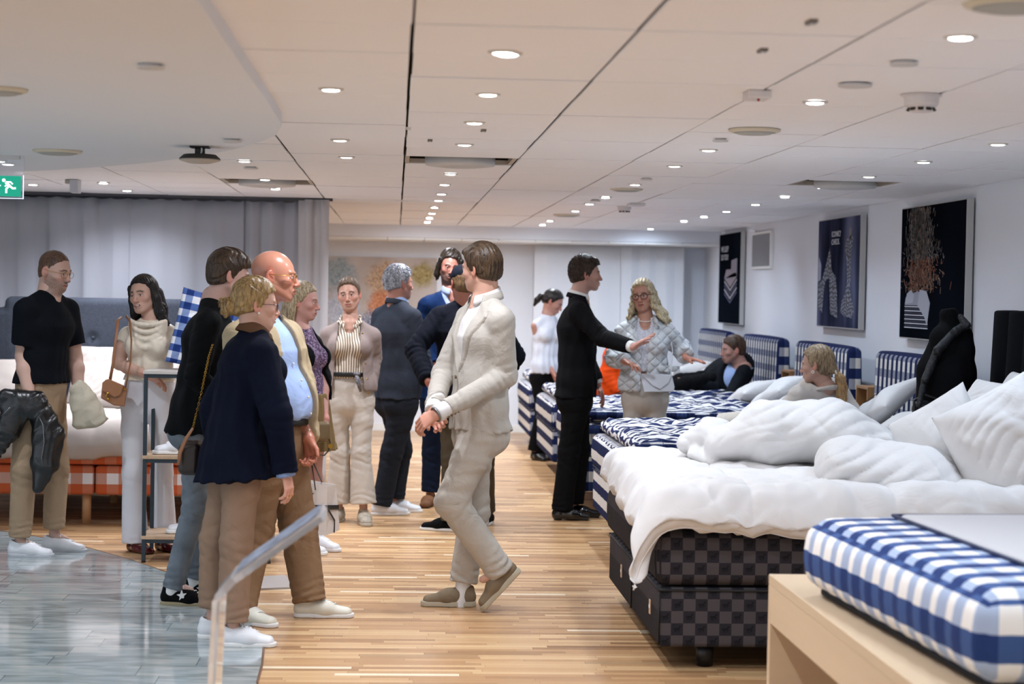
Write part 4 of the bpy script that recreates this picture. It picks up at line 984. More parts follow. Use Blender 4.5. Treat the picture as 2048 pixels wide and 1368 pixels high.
MB().lathe(p.hl(-.083, .0, -.038), [(.001, -.006), (.0045, -.004), (.006, 0), (.0045, .004), (.001, .006)], 14).build('pearl_earring', pearl, p.e, smooth=True)
p.glasses(mat('tortoise', '3b2030', .2, spec=.6), r=.020, rr=.0016)
navy = cloth('navy_wool', '060c1e', wr=.25, sheen=.4)
p.top('coat', navy, e=.030, hem=960, sleeve=1.0, sr=.034, cuffr=.056, fold=.007, flare=.062, wrk=.003, tilt=(.1, 0, -1), bare_neck=.07, sk=.04)
p.collar(cloth('brown_corduroy', '5d4330', wr=.2, bump=.5), r=.088, w=.075, gap=20, lean=.75, lift=-.005, drop=.055)
a = p.arms['R']; d_ = unit(a['w']-a['e']); MB().tube([a['w']-d_*.01, a['w']+d_*.016], [.042, .043], 20).build('shirt_cuff', mat('blue_stripe_cuff', '7f98c4', .8, var=.4, vscale=200), p.e, smooth=True)
c = a['w']+unit(a['d']-a['w'])*.105; MB().tube([c+unit(np.cross((0, 0, 1), d_))*.0+np.array((.012*math.cos(t), .012*math.sin(t), 0)) for t in np.linspace(0, 6.28, 14, endpoint=False)], .0022, 6, closed=True).build('gold_ring', gold, p.e, smooth=True)
p.trousers(cloth('tan_twill', '8f7562', wr=.45), 900, {'R': 1240, 'L': 1226}, e=.012, kn=.080, hm=.070, thigh=.100, wrk=.004)
for k in 'RL': p.shoe(k, 'sneaker', wleather, white_sole, lacem, ln=.262)
# --- bald man
p = Person('bald person with gold glasses, beige jacket over a light blue shirt', 9.0, (524, 640), (549, 553), (548, 880), 56, pyaw=70, sw=.20, b=1.12, hs=1.06, skin='bf7a5c', belly=.015, headrot=(86, 2, 0), dep=1.12,
    arms={'R': ((470, 765, -.2), (500, 870, -.15), None), 'L': ((606, 770, .12), (617, 878, -.04), (624, 925, -.06), (-.4, -.6, 0), 70, 1)},
    legs={'L': ((596, 1045, .08), (618, 1192, .02), 88), 'R': ((512, 1050, -.05), (480, 1205, -.16), 55)})
p.body(glossy=True, brow='a87a5c', brows=.35, lip='8e4a40', stub=.12, beard='8a6a58')
p.glasses(gold)
shirt = cloth('light_blue_cotton', 'a4bbe6', wr=.45, var=.03)
p.top('shirt', shirt, e=.012, hem=834, sleeve=0, fold=.005)
p.collar(mat('blue_collar', '8ea6cf', .7, bump=.2, bscale=300, bdist=.001), r=.078, w=.042, gap=28, lean=.1, pts=True)
jk = cloth('beige_gabardine', 'b3a284', wr=.6)
p.top('jacket', jk, e=.036, hem=905, sleeve=1.0, sr=.022, cuffr=.048, open_=[(-.4, .12), (0, .11), (.3, .10), (.7, .07), (.9, .055), (1.1, .05)], fold=.008, wrk=.004, off=.0, bare_neck=.075)
p.collar(jk, r=.098, w=.055, gap=42, lean=.45, lift=-.01, name='jacket_collar')
T = np.linalg.norm(p.N-p.H)
for i in range(7):
    z = .88-.13*i; c = p.H+p.up*T*z; dd = .128 if i > 4 else .128
    r_ = [.10, .135, .165, .205, .235, .24, .22][i]
    p.button(pearl, c+p.Ft*r_, p.Ft, .0052)
p.trousers(cloth('brown_chino', '866a50', wr=.7), 850, {'L': 1207, 'R': 1232}, e=.018, kn=.092, hm=.084, thigh=.115, wrk=.007, fold=.006)
MB().tube([np.array(p.w(548, 842))+p.Lp*(.185*math.sin(t))+p.Fp*(.150*math.cos(t)+.015) for t in np.linspace(0, 6.28, 32, endpoint=False)], .017, 8, closed=True, flat=.35, up=(0, 0, 1)).build('belt', blackl, p.e, smooth=True)
for k in 'LR': p.shoe(k, 'sneaker', mat('offwhite_leather', 'd6d3c4', .45), white_sole, lacem, ln=.305, width=1.08)
# --- woman in a purple blouse
p = Person('person in purple flowered blouse and black cardigan, straight blond hair', 11.3, (600, 662), (606, 603), (612, 835), 62, sw=.155, b=.95, fem=True, skin='c08a7c', headrot=(76, 6, 0),
    arms={'L': ((645, 755, .05), (652, 838, -.08), (655, 870, -.08), (-1, 0, 0), 40, 1), 'R': ((590, 760, -.15), (600, 840, -.15), None)},
    legs={'L': ((630, 960, .05), (628, 1080, .05), 60), 'R': ((606, 960, -.08), (600, 1085, -.1), 60)})
p.body(brow='6b5340', lip='a06058', brows=.8)
hm_ = hair_mat('ash_blond', '6c5a42', 'c0b294')
p.hair(hm_, t=.014, ts=.010, z0=.078, zt=.055, side=-.04, nape=-.12, yb=-.02, amp=.0018, flow='side', fr=240)
p.locks(hm_, [([(-.07, -.03, .03), (-.075, -.05, -.06), (-.07, -.05, -.14), (-.05, -.02, -.21)], [.028, .03, .028, .014]), ([(.07, -.03, .03), (.078, -.045, -.06), (.075, -.03, -.14), (.06, .03, -.21)], [.028, .03, .028, .016]), ([(0, -.08, 0), (0, -.085, -.10), (0, -.075, -.18)], [.05, .05, .03])])
pm = mat('purple_print', '4a3350', .7, bump=.2); g = NG(pm); co = g.coord(); n_ = g.noise(co, 90, 2, 1.0)
g.L.new(g.ramp(n_, [(.40, lin('2f1f3a')), (.52, lin('5c4168')), (.60, lin('b59fbd')), (.66, lin('4a3352'))]), pm.node_tree.nodes['Principled BSDF'].inputs['Base Color'])
p.top('blouse', pm, e=.010, hem=800, sleeve=0, fold=.006, bare_neck=.062, flare=.03)
p.top('cardigan', blk, e=.026, hem=800, sleeve=1.0, sr=.02, cuffr=.05, open_=[(-.4, .14), (.5, .085), (1.1, .065)], fold=.007, flare=.03)
V = Vol(); V.cap(p.H+p.up*.12, p.w(622, 905), .15, .17, .02, .13, .15, lat=p.Lp); V.fn(lambda X, Y, Z, D: D-.010*np.sin(X*110+Y*60+2*np.sin(Z*6))-.004*wob(X, Y, Z, 20)); V.plane(p.w(622, 900), (0, 0, -1)); V.plane(p.H+p.up*.15, (0, 0, 1))
link('skirt', V.mesh('skirt', .008), cloth('tan_skirt', '7d6847'), p.e)
for k in 'LR': p.shoe(k, 'sneaker', wleather, white_sole, lacem, ln=.25)
# --- woman in a striped blouse
p = Person('person with short brown hair, striped ruffled blouse, taupe jacket and cream trousers', 12.72, (701, 648), (698, 590), (700, 798), -4, sw=.162, b=.93, fem=True, skin='bd8a72', headrot=(-6, 2, 6),
    arms={'R': ((644, 722, .06), (664, 785, -.02), (676, 810, -.04), (1, 0, 0), 30, -1), 'L': ((748, 716, .08), (739, 765, .0), (732, 795, -.02), (-1, 0, 0), 35, 1)},
    legs={'R': ((680, 905, .02), (677, 1020, .05), -18), 'L': ((722, 905, -.04), (727, 1018, -.06), 8)})
p.body(brow='2c1c14', lip='9c4a42', brows=1.1)
p.hair(hair_mat('short_brown', '3a2a20', '7d6a58'), t=.018, ts=.008, z0=.088, zt=.058, side=-.015, nape=-.07, amp=.0015, flow='back', top=[(0, .035, .10, .05, .035, .022)])
smat = mat('striped_blouse', (1, 1, 1), .7, bump=.2, bscale=300, bdist=.001, wr=.4); g = NG(smat); x, y, z = g.sep(g.coord())
fr_ = g.m('FRACT', g.m('DIVIDE', g.m('ADD', g.m('ADD', x, g.m('MULTIPLY', y, .3)), g.m('MULTIPLY', g.noise(g.coord(), 5, 1), .02)), .0165)); g.L.new(g.mix(g.m('LESS_THAN', fr_, .42), lin('ddd2c2'), lin('6a563f')), smat.node_tree.nodes['Principled BSDF'].inputs['Base Color'])
p.top('blouse', smat, e=.010, hem=757, sleeve=0, fold=.006, bare_neck=.06, openf=.03)
rf = MB()
for sg in (1, -1):
    q = []
    for i in range(34):
        t = i/33; a = R(165-135*t); q.append(p.N+p.Ft*(.012+math.cos(a)*.072+.03*t)+p.Lt*sg*(math.sin(a)*.074)+p.up*(.040-.085*t+.006*math.sin(i*2.2))+p.Lt*.006*math.cos(i*2.2)*sg)
    rf.tube(q, [.013+.003*math.sin(i*2.2) for i in range(34)], 8, flat=.45)
rf.build('ruffle_collar', smat, p.e, smooth=True)
tau = cloth('taupe_boucle', '8d7f7a', wr=.25, bump=.6, bscale=150)
p.top('jacket', tau, e=.028, hem=782, sleeve=1.0, sr=.024, cuffr=.05, open_=[(-.5, .125), (0, .115), (.5, .092), (.85, .075), (1.1, .07)], fold=.005, flare=.03)
for i in range(5):
    z = .84-.19*i; c = p.H+p.up*np.linalg.norm(p.N-p.H)*z+p.Lt*(.093+.012*i)+p.Ft*(.125+.004*i); p.button(gold, c, p.Ft, .006)
crm = cloth('cream_denim', 'c2bab0', wr=.4)
p.trousers(crm, 745, {'R': 1010, 'L': 1008}, e=.004, kn=.076, hm=.098, thigh=.092, wrk=.004)
MB().tube([p.w(699, 748)*1.0+Vector(p.Lp*(.142*math.sin(t)))+Vector(p.Fp*(.115*math.cos(t)+.005)) for t in np.linspace(0, 6.28, 32, endpoint=False)], .016, 8, closed=True, flat=.35).build('belt', blackl, p.e, smooth=True)
b = MB(); k0 = np.array(p.w(713, 748, -.135)); b.tube([k0, k0+np.array((.01, -.01, -.05)), k0+np.array((.03, -.0, -.12))], [.012, .016, .008], 8, flat=.4); b.tube([k0+np.array((-.02, 0, .004)), k0, k0+np.array((.024, 0, .0))], [.012, .010, .012], 8); b.build('scarf_knot', mat('scarf_print', '6a6a70', .6, var=.9, vscale=120), p.e, smooth=True)
for k in 'RL': p.shoe(k, 'sneaker', mat('beige_mesh', 'a39a8a', .6, var=.15, vscale=60), mat('beige_sole', 'b7ae9c', .6), mat('beige_lace', 'c2b8a6', .7), ln=.255, width=1.1)
# --- man in a grey suit
p = Person('person in dark grey suit with silver hair, seen from behind', 13.2, (793, 612), (798, 567), (797, 800), 128, pyaw=118, sw=.19, b=1.1, skin='a8705c', headrot=(122, 0, 0),
    arms={'R': ((842, 702, -.12), (858, 765, -.22), None), 'L': ((750, 705, .1), (775, 775, .2), None)},
    legs={'R': ((784, 905, -.05), (762, 1017, -.06), 96), 'L': ((802, 900, .12), (788, 1006, .14), 84)})
p.body(eyes=True, brow='6a6a6a', lip='8a5048', stub=.2, beard='8a8480')
p.hair(hair_mat('silver_hair', '56585c', 'b4b8c2'), t=.024, ts=.008, z0=.068, zt=.045, side=-.02, nape=-.06, amp=.0035, flow='curl', top=[(0, .05, .088, .045, .035, .025)])
p.top('shirt', shirt, e=.006, hem=760, sleeve=0, fold=0); p.collar(shirt, r=.071, w=.045, gap=25, lean=.1)
gry = cloth('grey_wool', '2f343e', wr=.35)
p.top('jacket', gry, bare_neck=.046, e=.024, hem=797, sleeve=1.0, sr=.020, fold=.004, wrk=.005, flare=.02, open_=[(-.5, .06), (.5, .02), (.8, .05), (.9, .02), (.95, -.02), (1.1, -.02)])
p.collar(gry, r=.083, w=.04, gap=50, lean=.3, lift=-.012, name='jacket_collar')
p.trousers(cloth('dark_grey_wool', '23272f', wr=.35), 775, {'R': 1012, 'L': 1002}, e=.010, kn=.082, hm=.075, thigh=.1, wrk=.004)
for k in 'RL': p.shoe(k, 'sneaker', wleather, white_sole, lacem, ln=.285)
# --- tall man in a blue sweater
p = Person('tall person with dark shoulder length hair and beard in blue cardigan', 13.75, (903, 590), (900, 533), (890, 800), 18, sw=.20, b=1.08, skin='a86a55', headrot=(6, 10, -6),
    arms={'R': ((836, 672, .0), (868, 728, -.12), (876, 765, -.14), (.3, .9, 0), 40, -1), 'L': ((960, 690, .05), (955, 760, -.1), None)},
    legs={'R': ((864, 905, 0), (860, 992, 0), -15), 'L': ((905, 905, .1), (908, 988, .15), 20)})
p.body(stub=1.0, beard='3d3430', brow='120c0a', lip='7c443c', brows=1.2)
hm_ = hair_mat('dark_hair', '0e0b0a', '33291f')
p.hair(hm_, t=.020, ts=.010, z0=.082, zt=.06, side=-.06, nape=-.10, yb=.0, amp=.002, flow='side')
p.locks(hm_, [([(-.072, .02, .05), (-.083, .0, -.01), (-.086, -.01, -.07), (-.08, -.02, -.11)], [.022, .022, .022, .010]), ([(.03, .06, .09), (.065, .06, .05), (.082, .03, -.01), (.085, .01, -.07), (.078, -.02, -.11)], [.018, .024, .024, .022, .012])])
bl_ = cloth('blue_knit', '0c2348', wr=.35, sheen=.4)
p.top('shirt', cloth('grey_blue_shirt', '8f9bb5', wr=.4), e=.008, hem=770, sleeve=0, openf=.04); p.collar(cloth('grey_blue_shirt', '8f9bb5'), r=.078, w=.05, gap=30, lean=.2)
p.top('cardigan', bl_, e=.026, hem=800, sleeve=1.0, sr=.022, open_=[(-.5, .02), (.5, .01), (.8, .05), (.95, .09), (1.1, .09)], fold=.006)
p.trousers(cloth('dark_denim', '111b2e', wr=.5, var=.2), 780, {'R': 985, 'L': 985}, e=.008, kn=.078, hm=.07, thigh=.095)
brs = mat('brown_suede', '6b4426', .8, var=.2, vscale=30)
for k in 'RL': p.shoe(k, 'formal', brs, mat('dark_sole', '1a1210', .5), ln=.29, soleh=.02)
# --- navy jacket, from behind
p = Person('person in dark navy jacket and olive trousers with elbow out, back turned', 12.3, (930, 612), (926, 568), (930, 800), 176, sw=.19, b=1.08, skin='a86a55', headrot=(196, 8, 0),
    arms={'L': ((830, 700, -.1), (857, 764, -.3), (868, 795, -.3), (1, 0, 0), 40, 1), 'R': ((1030, 712, .1), (1000, 775, .2), None)},
    legs={'L': ((905, 915, .0), (900, 1036, .0), -110), 'R': ((966, 915, .05), (972, 1026, .35), 170)})
p.body(eyes=False, brow='3a2a20')
p.hair(hair_mat('light_brown_hair', '3e2c1c', '85694a'), t=.010, ts=.008, z0=.07, side=-.03, nape=-.085, amp=.0006, flow='back')
nv2 = cloth('navy_cotton', '070b16', wr=.4)
V = Vol(); V.ell(p.hl(0, -.012, .05), (.085, .104, .082), 0, p.HM); V.ell(p.hl(0, .10, .05), (.06, .07, .008), .01, p.HM); V.plane(p.hl(0, 0, .03), -p.HM[:, 2]); link('cap', V.mesh('cap', .005), nv2, p.e)
p.top('jacket', nv2, e=.024, hem=845, sleeve=.98, sr=.026, fold=.006, wrk=.006)
p.trousers(cloth('olive_cotton', '4a4235', wr=.4), 820, {'L': 1042, 'R': 1032}, e=.010, kn=.078, hm=.068, thigh=.095)
for k in 'LR': p.shoe(k, 'sneaker', blks, white_sole, None, ln=.285)
# --- man in cream linen
p = Person('person in cream linen suit with slicked brown hair, hands clasped, looking away', 9.3, (972, 606), (962, 537), (955, 858), -66, pyaw=-74, sw=.20, b=1.05, skin='cf9a80', headrot=(-130, 3, -6),
    arms={'L': ((1012, 752, -.14), (874, 828, -.32), (838, 850, -.30), (.3, .6, -.5), 55, 1), 'R': ((886, 748, .14), (866, 822, -.16), (893, 868, -.26), (-.3, -.9, .2), 45, -1)},
    legs={'L': ((902, 1005, -.12), (998, 1138, -.1), -88, 47), 'R': ((948, 1025, .1), (924, 1186, .06), -92)})
p.body(brow='5a4028', lip='b8756a', brows=.8)
p.hair(hair_mat('slick_brown', '1a120c', '54402c'), t=.020, ts=.011, z0=.080, zt=.052, side=-.018, nape=-.075, amp=.002, flow='back', fr=330, top=[(0, .055, .088, .05, .035, .025)])
ws = cloth('white_cotton', 'dad8d6', wr=.3, var=.02)
p.top('shirt', ws, e=.008, hem=840, sleeve=1.0, sr=.010, cuffr=.040, fold=.003); p.collar(ws, r=.076, w=.05, gap=22, lean=.12, drop=.04)
ln_ = cloth('cream_linen', 'b5afa6', wr=.6, var=.05, bump=.4)
p.top('jacket', ln_, e=.020, hem=858, sleeve=.93, sr=.015, cuffr=.047, fold=.005, wrk=.0035, h=.005, lapel=.075, open_=[(-.5, .05), (-.1, .02), (.42, .004), (.86, .075), (.95, .07), (1.1, .065)], flare=.012)
p.collar(ln_, r=.089, w=.045, gap=55, lean=.35, lift=-.01, name='jacket_collar')
a = p.arms['L']; d_ = unit(a['w']-a['e']); 
for i in range(4): c = a['e']+(a['w']-a['e'])*(.70+.045*i)-np.array((0, 0, .045))-np.array((0, .03, 0)); p.button(mat('horn_button', '6e5a44', .4), c, np.array((0, -.6, -.8)), .007)
T = np.linalg.norm(p.N-p.H); p.button(mat('horn_button', '6e5a44', .4), p.H+p.up*T*.40+p.Ft*.148+p.Lt*.01, p.Ft, .010)
MB().tube([a['w']+unit(np.cross(d_, (0, 0, 1)))*0.036*math.cos(t)+np.cross(d_, unit(np.cross(d_, (0, 0, 1))))*.036*math.sin(t)+d_*.008 for t in np.linspace(0, 6.28, 20, endpoint=False)], .0045, 6, closed=True).build('wristwatch', steel, p.e, smooth=True)
p.trousers(cloth('cream_linen_trouser', 'b9b2a8', wr=.7, bump=.4), 850, {'L': 1140, 'R': 1170}, e=.010, kn=.086, hm=.074, thigh=.105, wrk=.006, fold=.005)
[p.sock(k, lacem) for k in 'RL']
su = cloth('taupe_suede', '83745f', bump=.4, bscale=120)
for k in 'LR':
    p.shoe(k, 'slip_on', su, mat('cream_sole', 'b7ae98', .6), None, ln=.285, soleh=.028)
    L = p.legs[k]; 
# --- woman with black ponytail
p = Person('person with black ponytail, sleeveless white blouse and black trousers by far bed', 17.6, (1094, 634), (1106, 604), (1093, 752), 30, sw=.15, b=.88, fem=True, skin='b07c68', headrot=(75, 28, 0),
    arms={'R': ((1082, 700, .0), (1106, 745, -.12), (1112, 768, -.14), (1, 0, 0), 40, -1), 'L': ((1122, 700, .05), (1122, 745, -.1), None)},
    legs={'R': ((1082, 825, -.02), (1072, 900, 0), 30), 'L': ((1096, 825, .05), (1088, 896, .06), 30)})
p.body(bare=('R',), brow='0c0808')
p.hair(hair_mat('black_hair', '070506', '1f1715'), t=.014, ts=.009, z0=.08, zt=.05, side=-.02, nape=-.06, amp=.001, flow='side')
p.locks(hair_mat('black_hair', '070506', '1f1715'), [([(0, -.10, .0), (0, -.135, -.01), (0, -.15, -.06), (0, -.15, -.12)], [.022, .03, .03, .012])], amp=.001)
p.top('blouse', mat('white_blouse', 'c9cdd8', .7, wr=.5, bump=.1), e=.014, hem=744, sleeve=0, sr=.01, fold=.008, flare=.02, bare_neck=.056)
bk = cloth('black_trouser_cloth', '08080a', wr=.3)
p.trousers(bk, 745, {'R': 900, 'L': 898}, e=.004, kn=.068, hm=.085, thigh=.09)
for k in 'RL': p.shoe(k, 'formal', blackl, blackl, ln=.24, soleh=.015)
# --- man in a black suit
p = Person('person in black suit holding one arm out, dark wavy hair', 13.0, (1155, 600), (1172, 549), (1153, 795), 86, sw=.185, b=1.04, skin='b98a7a', headrot=(94, 0, 0),
    arms={'R': ((1206, 676, -.30), (1266, 694, -.52), (1306, 668, -.58), (.45, .0, -1), 6, -1), 'L': ((1166, 705, .2), (1196, 768, .16), (1209, 800, .14), (-1, 0, 0), 30, 1)},
    legs={'R': ((1138, 905, -.05), (1124, 1022, -.05), 90), 'L': ((1158, 900, .1), (1146, 1010, .14), 86)})
p.body(brow='1c120c', lip='8a5650', stub=.25, beard='4a3a30')
p.hair(hair_mat('wavy_dark', '150e0a', '45362a'), t=.026, ts=.012, z0=.066, zt=.045, side=-.02, nape=-.07, amp=.004, flow='curl', top=[(0, .05, .09, .045, .035, .025)])
p.top('shirt', ws, e=.006, hem=770, sleeve=1.0, sr=.012, cuffr=.036, fold=0); p.collar(ws, r=.071, w=.04, gap=22, lean=.1)
bs = cloth('black_wool', '07070a', wr=.3)
p.top('jacket', bs, e=.022, hem=790, sleeve=.95, sr=.022, fold=.004, flare=.02, open_=[(-.5, .04), (.45, .004), (.85, .07), (1.1, .06)], lapel=.06)
p.collar(bs, r=.083, w=.035, gap=55, lean=.3, lift=-.012, name='jacket_collar')
p.trousers(bk, 770, {'R': 1018, 'L': 1008}, e=.010, kn=.082, hm=.08, thigh=.098, wrk=.004)
for k in 'RL': p.shoe(k, 'formal', mat('black_patent', '060606', .12, spec=.8), mat('black_sole', '050505', .5), ln=.29, soleh=.022)
# --- woman in a white quilted jacket
p = Person('person with long wavy blond hair, glasses and white quilted jacket, gesturing', 12.92, (1291, 642), (1286, 592), (1290, 792), -10, sw=.165, b=.95, fem=True, skin='bb8268', headrot=(-22, 2, 6),
    arms={'R': ((1228, 716, .04), (1252, 724, -.2), (1274, 733, -.3), (0, -.2, -1), 25, -1), 'L': ((1362, 696, .06), (1372, 716, -.16), (1406, 722, -.24), (0, -.1, -1), 10, 1)},
    legs={'R': ((1270, 905, 0), (1268, 1020, .02), -15), 'L': ((1306, 905, 0), (1306, 1020, .02), 5)})
p.body(brow='5a4230', lip='94433c', smile=1, look=(-.3, 0))
hm_ = hair_mat('wavy_blond', '76603f', 'd6c7a4')
p.hair(hm_, t=.016, ts=.010, z0=.085, zt=.065, side=-.08, nape=-.13, yb=.0, amp=.002, flow='back')
pa = []
rr = random.Random(3)
for sg in (-1, 1):
    for i in range(7):
        a_ = .25+.28*i; x0, y0 = sg*.078*math.sin(a_), .05-.11*(1-math.cos(a_)) if False else .04-.03*i
        X_ = sg*(.060+.004*i if i < 4 else .078-.016*(i-3)); e_ = .05 if sg > 0 else .02
        pa.append(([(X_*.9, y0, .06), (X_*1.15, y0-.005, -.02), (X_*1.35+sg*.006, y0-.005, -.09), (X_*1.6+sg*(e_*.6), y0+.0, -.15), (X_*1.8+sg*e_+rr.uniform(-.01, .01), y0+.01, -.205-rr.uniform(0, .03))], [.016, .019, .020, .018, .007]))
p.locks(hm_, pa, amp=.003, fr=260, wave=2.5)
p.glasses(mat('dark_frame', '1c1414', .2, spec=.6), r=.023, rr=.0026)
p.top('shirt', mat('white_print_shirt', 'c4c4ce', .7, var=.25, vscale=80), e=.008, hem=735, sleeve=0, openf=.03)
qm = cloth('quilted_white', 'c6cace', wr=.15, var=.02, rough=.6); g = NG(qm); x, y, z = g.sep(g.coord())
a1 = g.m('ABSOLUTE', g.m('SINE', g.m('MULTIPLY', g.m('ADD', x, g.m('MULTIPLY', z, 1.1)), 38))); a2 = g.m('ABSOLUTE', g.m('SINE', g.m('MULTIPLY', g.m('SUBTRACT', x, g.m('MULTIPLY', z, 1.1)), 38)))
B = qm.node_tree.nodes['Principled BSDF']; g.L.new(g.bump(g.m('POWER', g.m('MULTIPLY', a1, a2), .35), .9, .015), B.inputs['Normal'])
def collar_x(V): pass
p.top('jacket', qm, e=.030, hem=775, sleeve=.9, sr=.034, cuffr=.06, fold=.006, open_=[(-.5, .035), (.1, .02), (.55, .02), (.85, .06), (1.1, .07)], flare=.05, wrk=.006)
for sg in (1, -1): 
    b = MB(); q = [p.N+p.Lt*sg*.06+p.Ft*.06+p.up*.0, p.N+p.Lt*sg*.09+p.Ft*.10-p.up*.07, p.N+p.Lt*sg*.035+p.Ft*.13-p.up*.10]; b.tube([q[0], (np.array(q[0])+q[1])/2, q[1]], [.02, .028, .02], 10, flat=.3); b.build('collar_flap', qm, p.e, smooth=True)
b = MB(); b.tube([p.N+p.Ft*(.01+.068*math.cos(t))+p.Lt*.062*math.sin(t)-p.up*(.005+.025*math.cos(t)) for t in np.linspace(-2.6, 2.6, 24)], .0032, 6); b.build('necklace', pearl, p.e, smooth=True)
p.trousers(cloth('white_jean', 'bdb6ad', wr=.35), 760, {'R': 1015, 'L': 1015}, e=.001, kn=.064, hm=.05, thigh=.086)
c = p.w(1338, 738, -.14); MB().box((c[0]-.075, c[1]-.004, c[2]-.02), (c[0]+.075, c[1]+.01, c[2]+.022), mat=None).build('pocket_flap', qm, p.e, bevel=.004)
for k in 'RL': p.shoe(k, 'sneaker', wleather, white_sole, None, ln=.25)
# --- orange jacket
p = Person('person in bright orange jacket sitting on the bed edge behind the black suit', 15.3, (1240, 698), (1262, 676), (1232, 772), 62, sw=.17, b=.98, fem=True, skin='a86a58', headrot=(80, 30, 0),
    arms={'R': ((1216, 752, -.14), (1238, 785, -.2), (1250, 790, -.2), (0, 0, -1), 30, -1), 'L': ((1262, 745, .1), (1272, 775, 0), None)},
    legs={'R': ((1310, 790, -.1), (1322, 880, -.15), 70), 'L': ((1312, 785, .1), (1330, 880, .1), 70)}, base=None)
p.body(eyes=False); p.hair(hair_mat('brown_hair', '21160f', '54402f'), t=.014, ts=.01, nape=-.1)
og = cloth('orange_nylon', 'd2430c', wr=.5, rough=.6, bump=0)
p.top('jacket', og, e=.028, hem=.70, sleeve=1.0, sr=.026, fold=.008, wrk=.006)
p.trousers(bk, .92, {'R': 885, 'L': 885}, e=.006, thigh=.09, kn=.07, hm=.06)
# --- man lounging in a dark suit
p = Person('person with short brown hair in dark suit reclining on a checked bed', 15.9, (1484, 739), (1466, 700), (1438, 758, .34), -80, sw=.18, b=1.04, skin='b88472', headrot=(-84, 6, 0),
    arms={'L': ((1462, 792, -.2), (1415, 800, -.22), (1396, 800, -.22), (0, 0, -1), 20, 1), 'R': ((1430, 776, .1), (1392, 768, .02), (1362, 756, .0), (-.3, 0, -1), 12, -1)},
    legs={'L': ((1372, 768, -.06), (1312, 780, .0), -90, -50), 'R': ((1362, 762, .16), (1302, 778, .2), -90, -50)}, base=tuple(ptz(1440, 800, .70)))
p.body(brow='3a2a1e', stub=.3, beard='6a4630', lip='9a5c50', hands=('L', 'R'), feet=False)
p.hair(hair_mat('brown_short', '281a12', '5e4432'), t=.016, ts=.007, z0=.072, side=-.02, nape=-.07, amp=.0018)
p.top('shirt', shirt, e=.0, hem=None, sleeve=1.0, sr=.010, cuffr=.036, fold=0); p.collar(shirt, r=.071, w=.035, gap=25, lean=.1)
dg = cloth('charcoal_suit', '14171c', wr=.35)
p.top('jacket', dg, e=.024, bare_neck=.048, hem=None, sleeve=.94, sr=.020, fold=.005, open_=[(-.5, .03), (.4, .004), (.85, .07), (1.1, .06)], lapel=.06)
p.trousers(bk, 1.2, {'L': 0, 'R': 0}, e=.006, thigh=.09, kn=.07, hm=.055)
for k in 'LR': p.shoe(k, 'formal', blackl, blackl, ln=.28, soleh=.02)
# --- woman with blond ponytail
p = Person('person with blond ponytail and cream jacket sitting behind the white duvet', 11.35, (1650, 782), (1634, 730), (1600, 838, .35), -152, sw=.185, b=1.02, fem=True, skin='b98a72', headrot=(-122, 6, 0), hs=1.02,
    arms={'L': ((1572, 856, .0), (1556, 868, .1), None), 'R': ((1722, 856, -.02), (1742, 868, -.1), None)},
    legs={'L': ((1500, 842, .55), (1440, 850, .65), -120), 'R': ((1530, 840, .75), (1455, 848, .8), -120)}, base=tuple(ptz(1640, 875, .72)))
p.body(brow='8a6a48', lip='a06a60', eyes=True, feet=False)
hm_ = hair_mat('straight_blond', '5c4832', 'a89070')
p.hair(hm_, t=.016, ts=.011, z0=.078, zt=.06, side=-.03, nape=-.10, amp=.0012, flow='side', fr=300, extra=lambda V: V.cap(p.hl(.0, -.10, -.03), p.hl(.0, -.125, -.05), .035, .018, .02))
p.locks(hair_mat('ponytail_blond', '7d5c38', 'b89568'), [([(.0, -.128, -.055), (-.0, -.148, -.10), (-.005, -.150, -.16), (-.0, -.145, -.23), (.0, -.14, -.29)], [.015, .032, .036, .033, .018])], amp=.0022, fr=380, name='ponytail')
MB().tube([p.hl(.018*math.cos(t), -.128+.006*math.sin(t), -.055+.018*math.sin(t)) for t in np.linspace(0, 6.28, 16, endpoint=False)], .007, 8, closed=True).build('hair_tie', mat('hair_tie', 'c9bfb2', .8), p.e, smooth=True)
MB().tube([p.hl(.082, .002+.008*math.cos(t), -.042+.008*math.sin(t)) for t in np.linspace(0, 6.28, 14, endpoint=False)], .0022, 6, closed=True).build('hoop_earring', pearl, p.e, smooth=True)
p.top('jacket', cloth('ivory_jacket', 'bdb4ac', wr=.5), e=.028, hem=None, sleeve=.98, sr=.03, fold=.008); p.collar(cloth('ivory_jacket', 'bdb4ac'), r=.085, w=.04, gap=40, lean=.5, lift=-.01)
p.trousers(crm, 1.1, {'L': 0, 'R': 0}, e=.002)
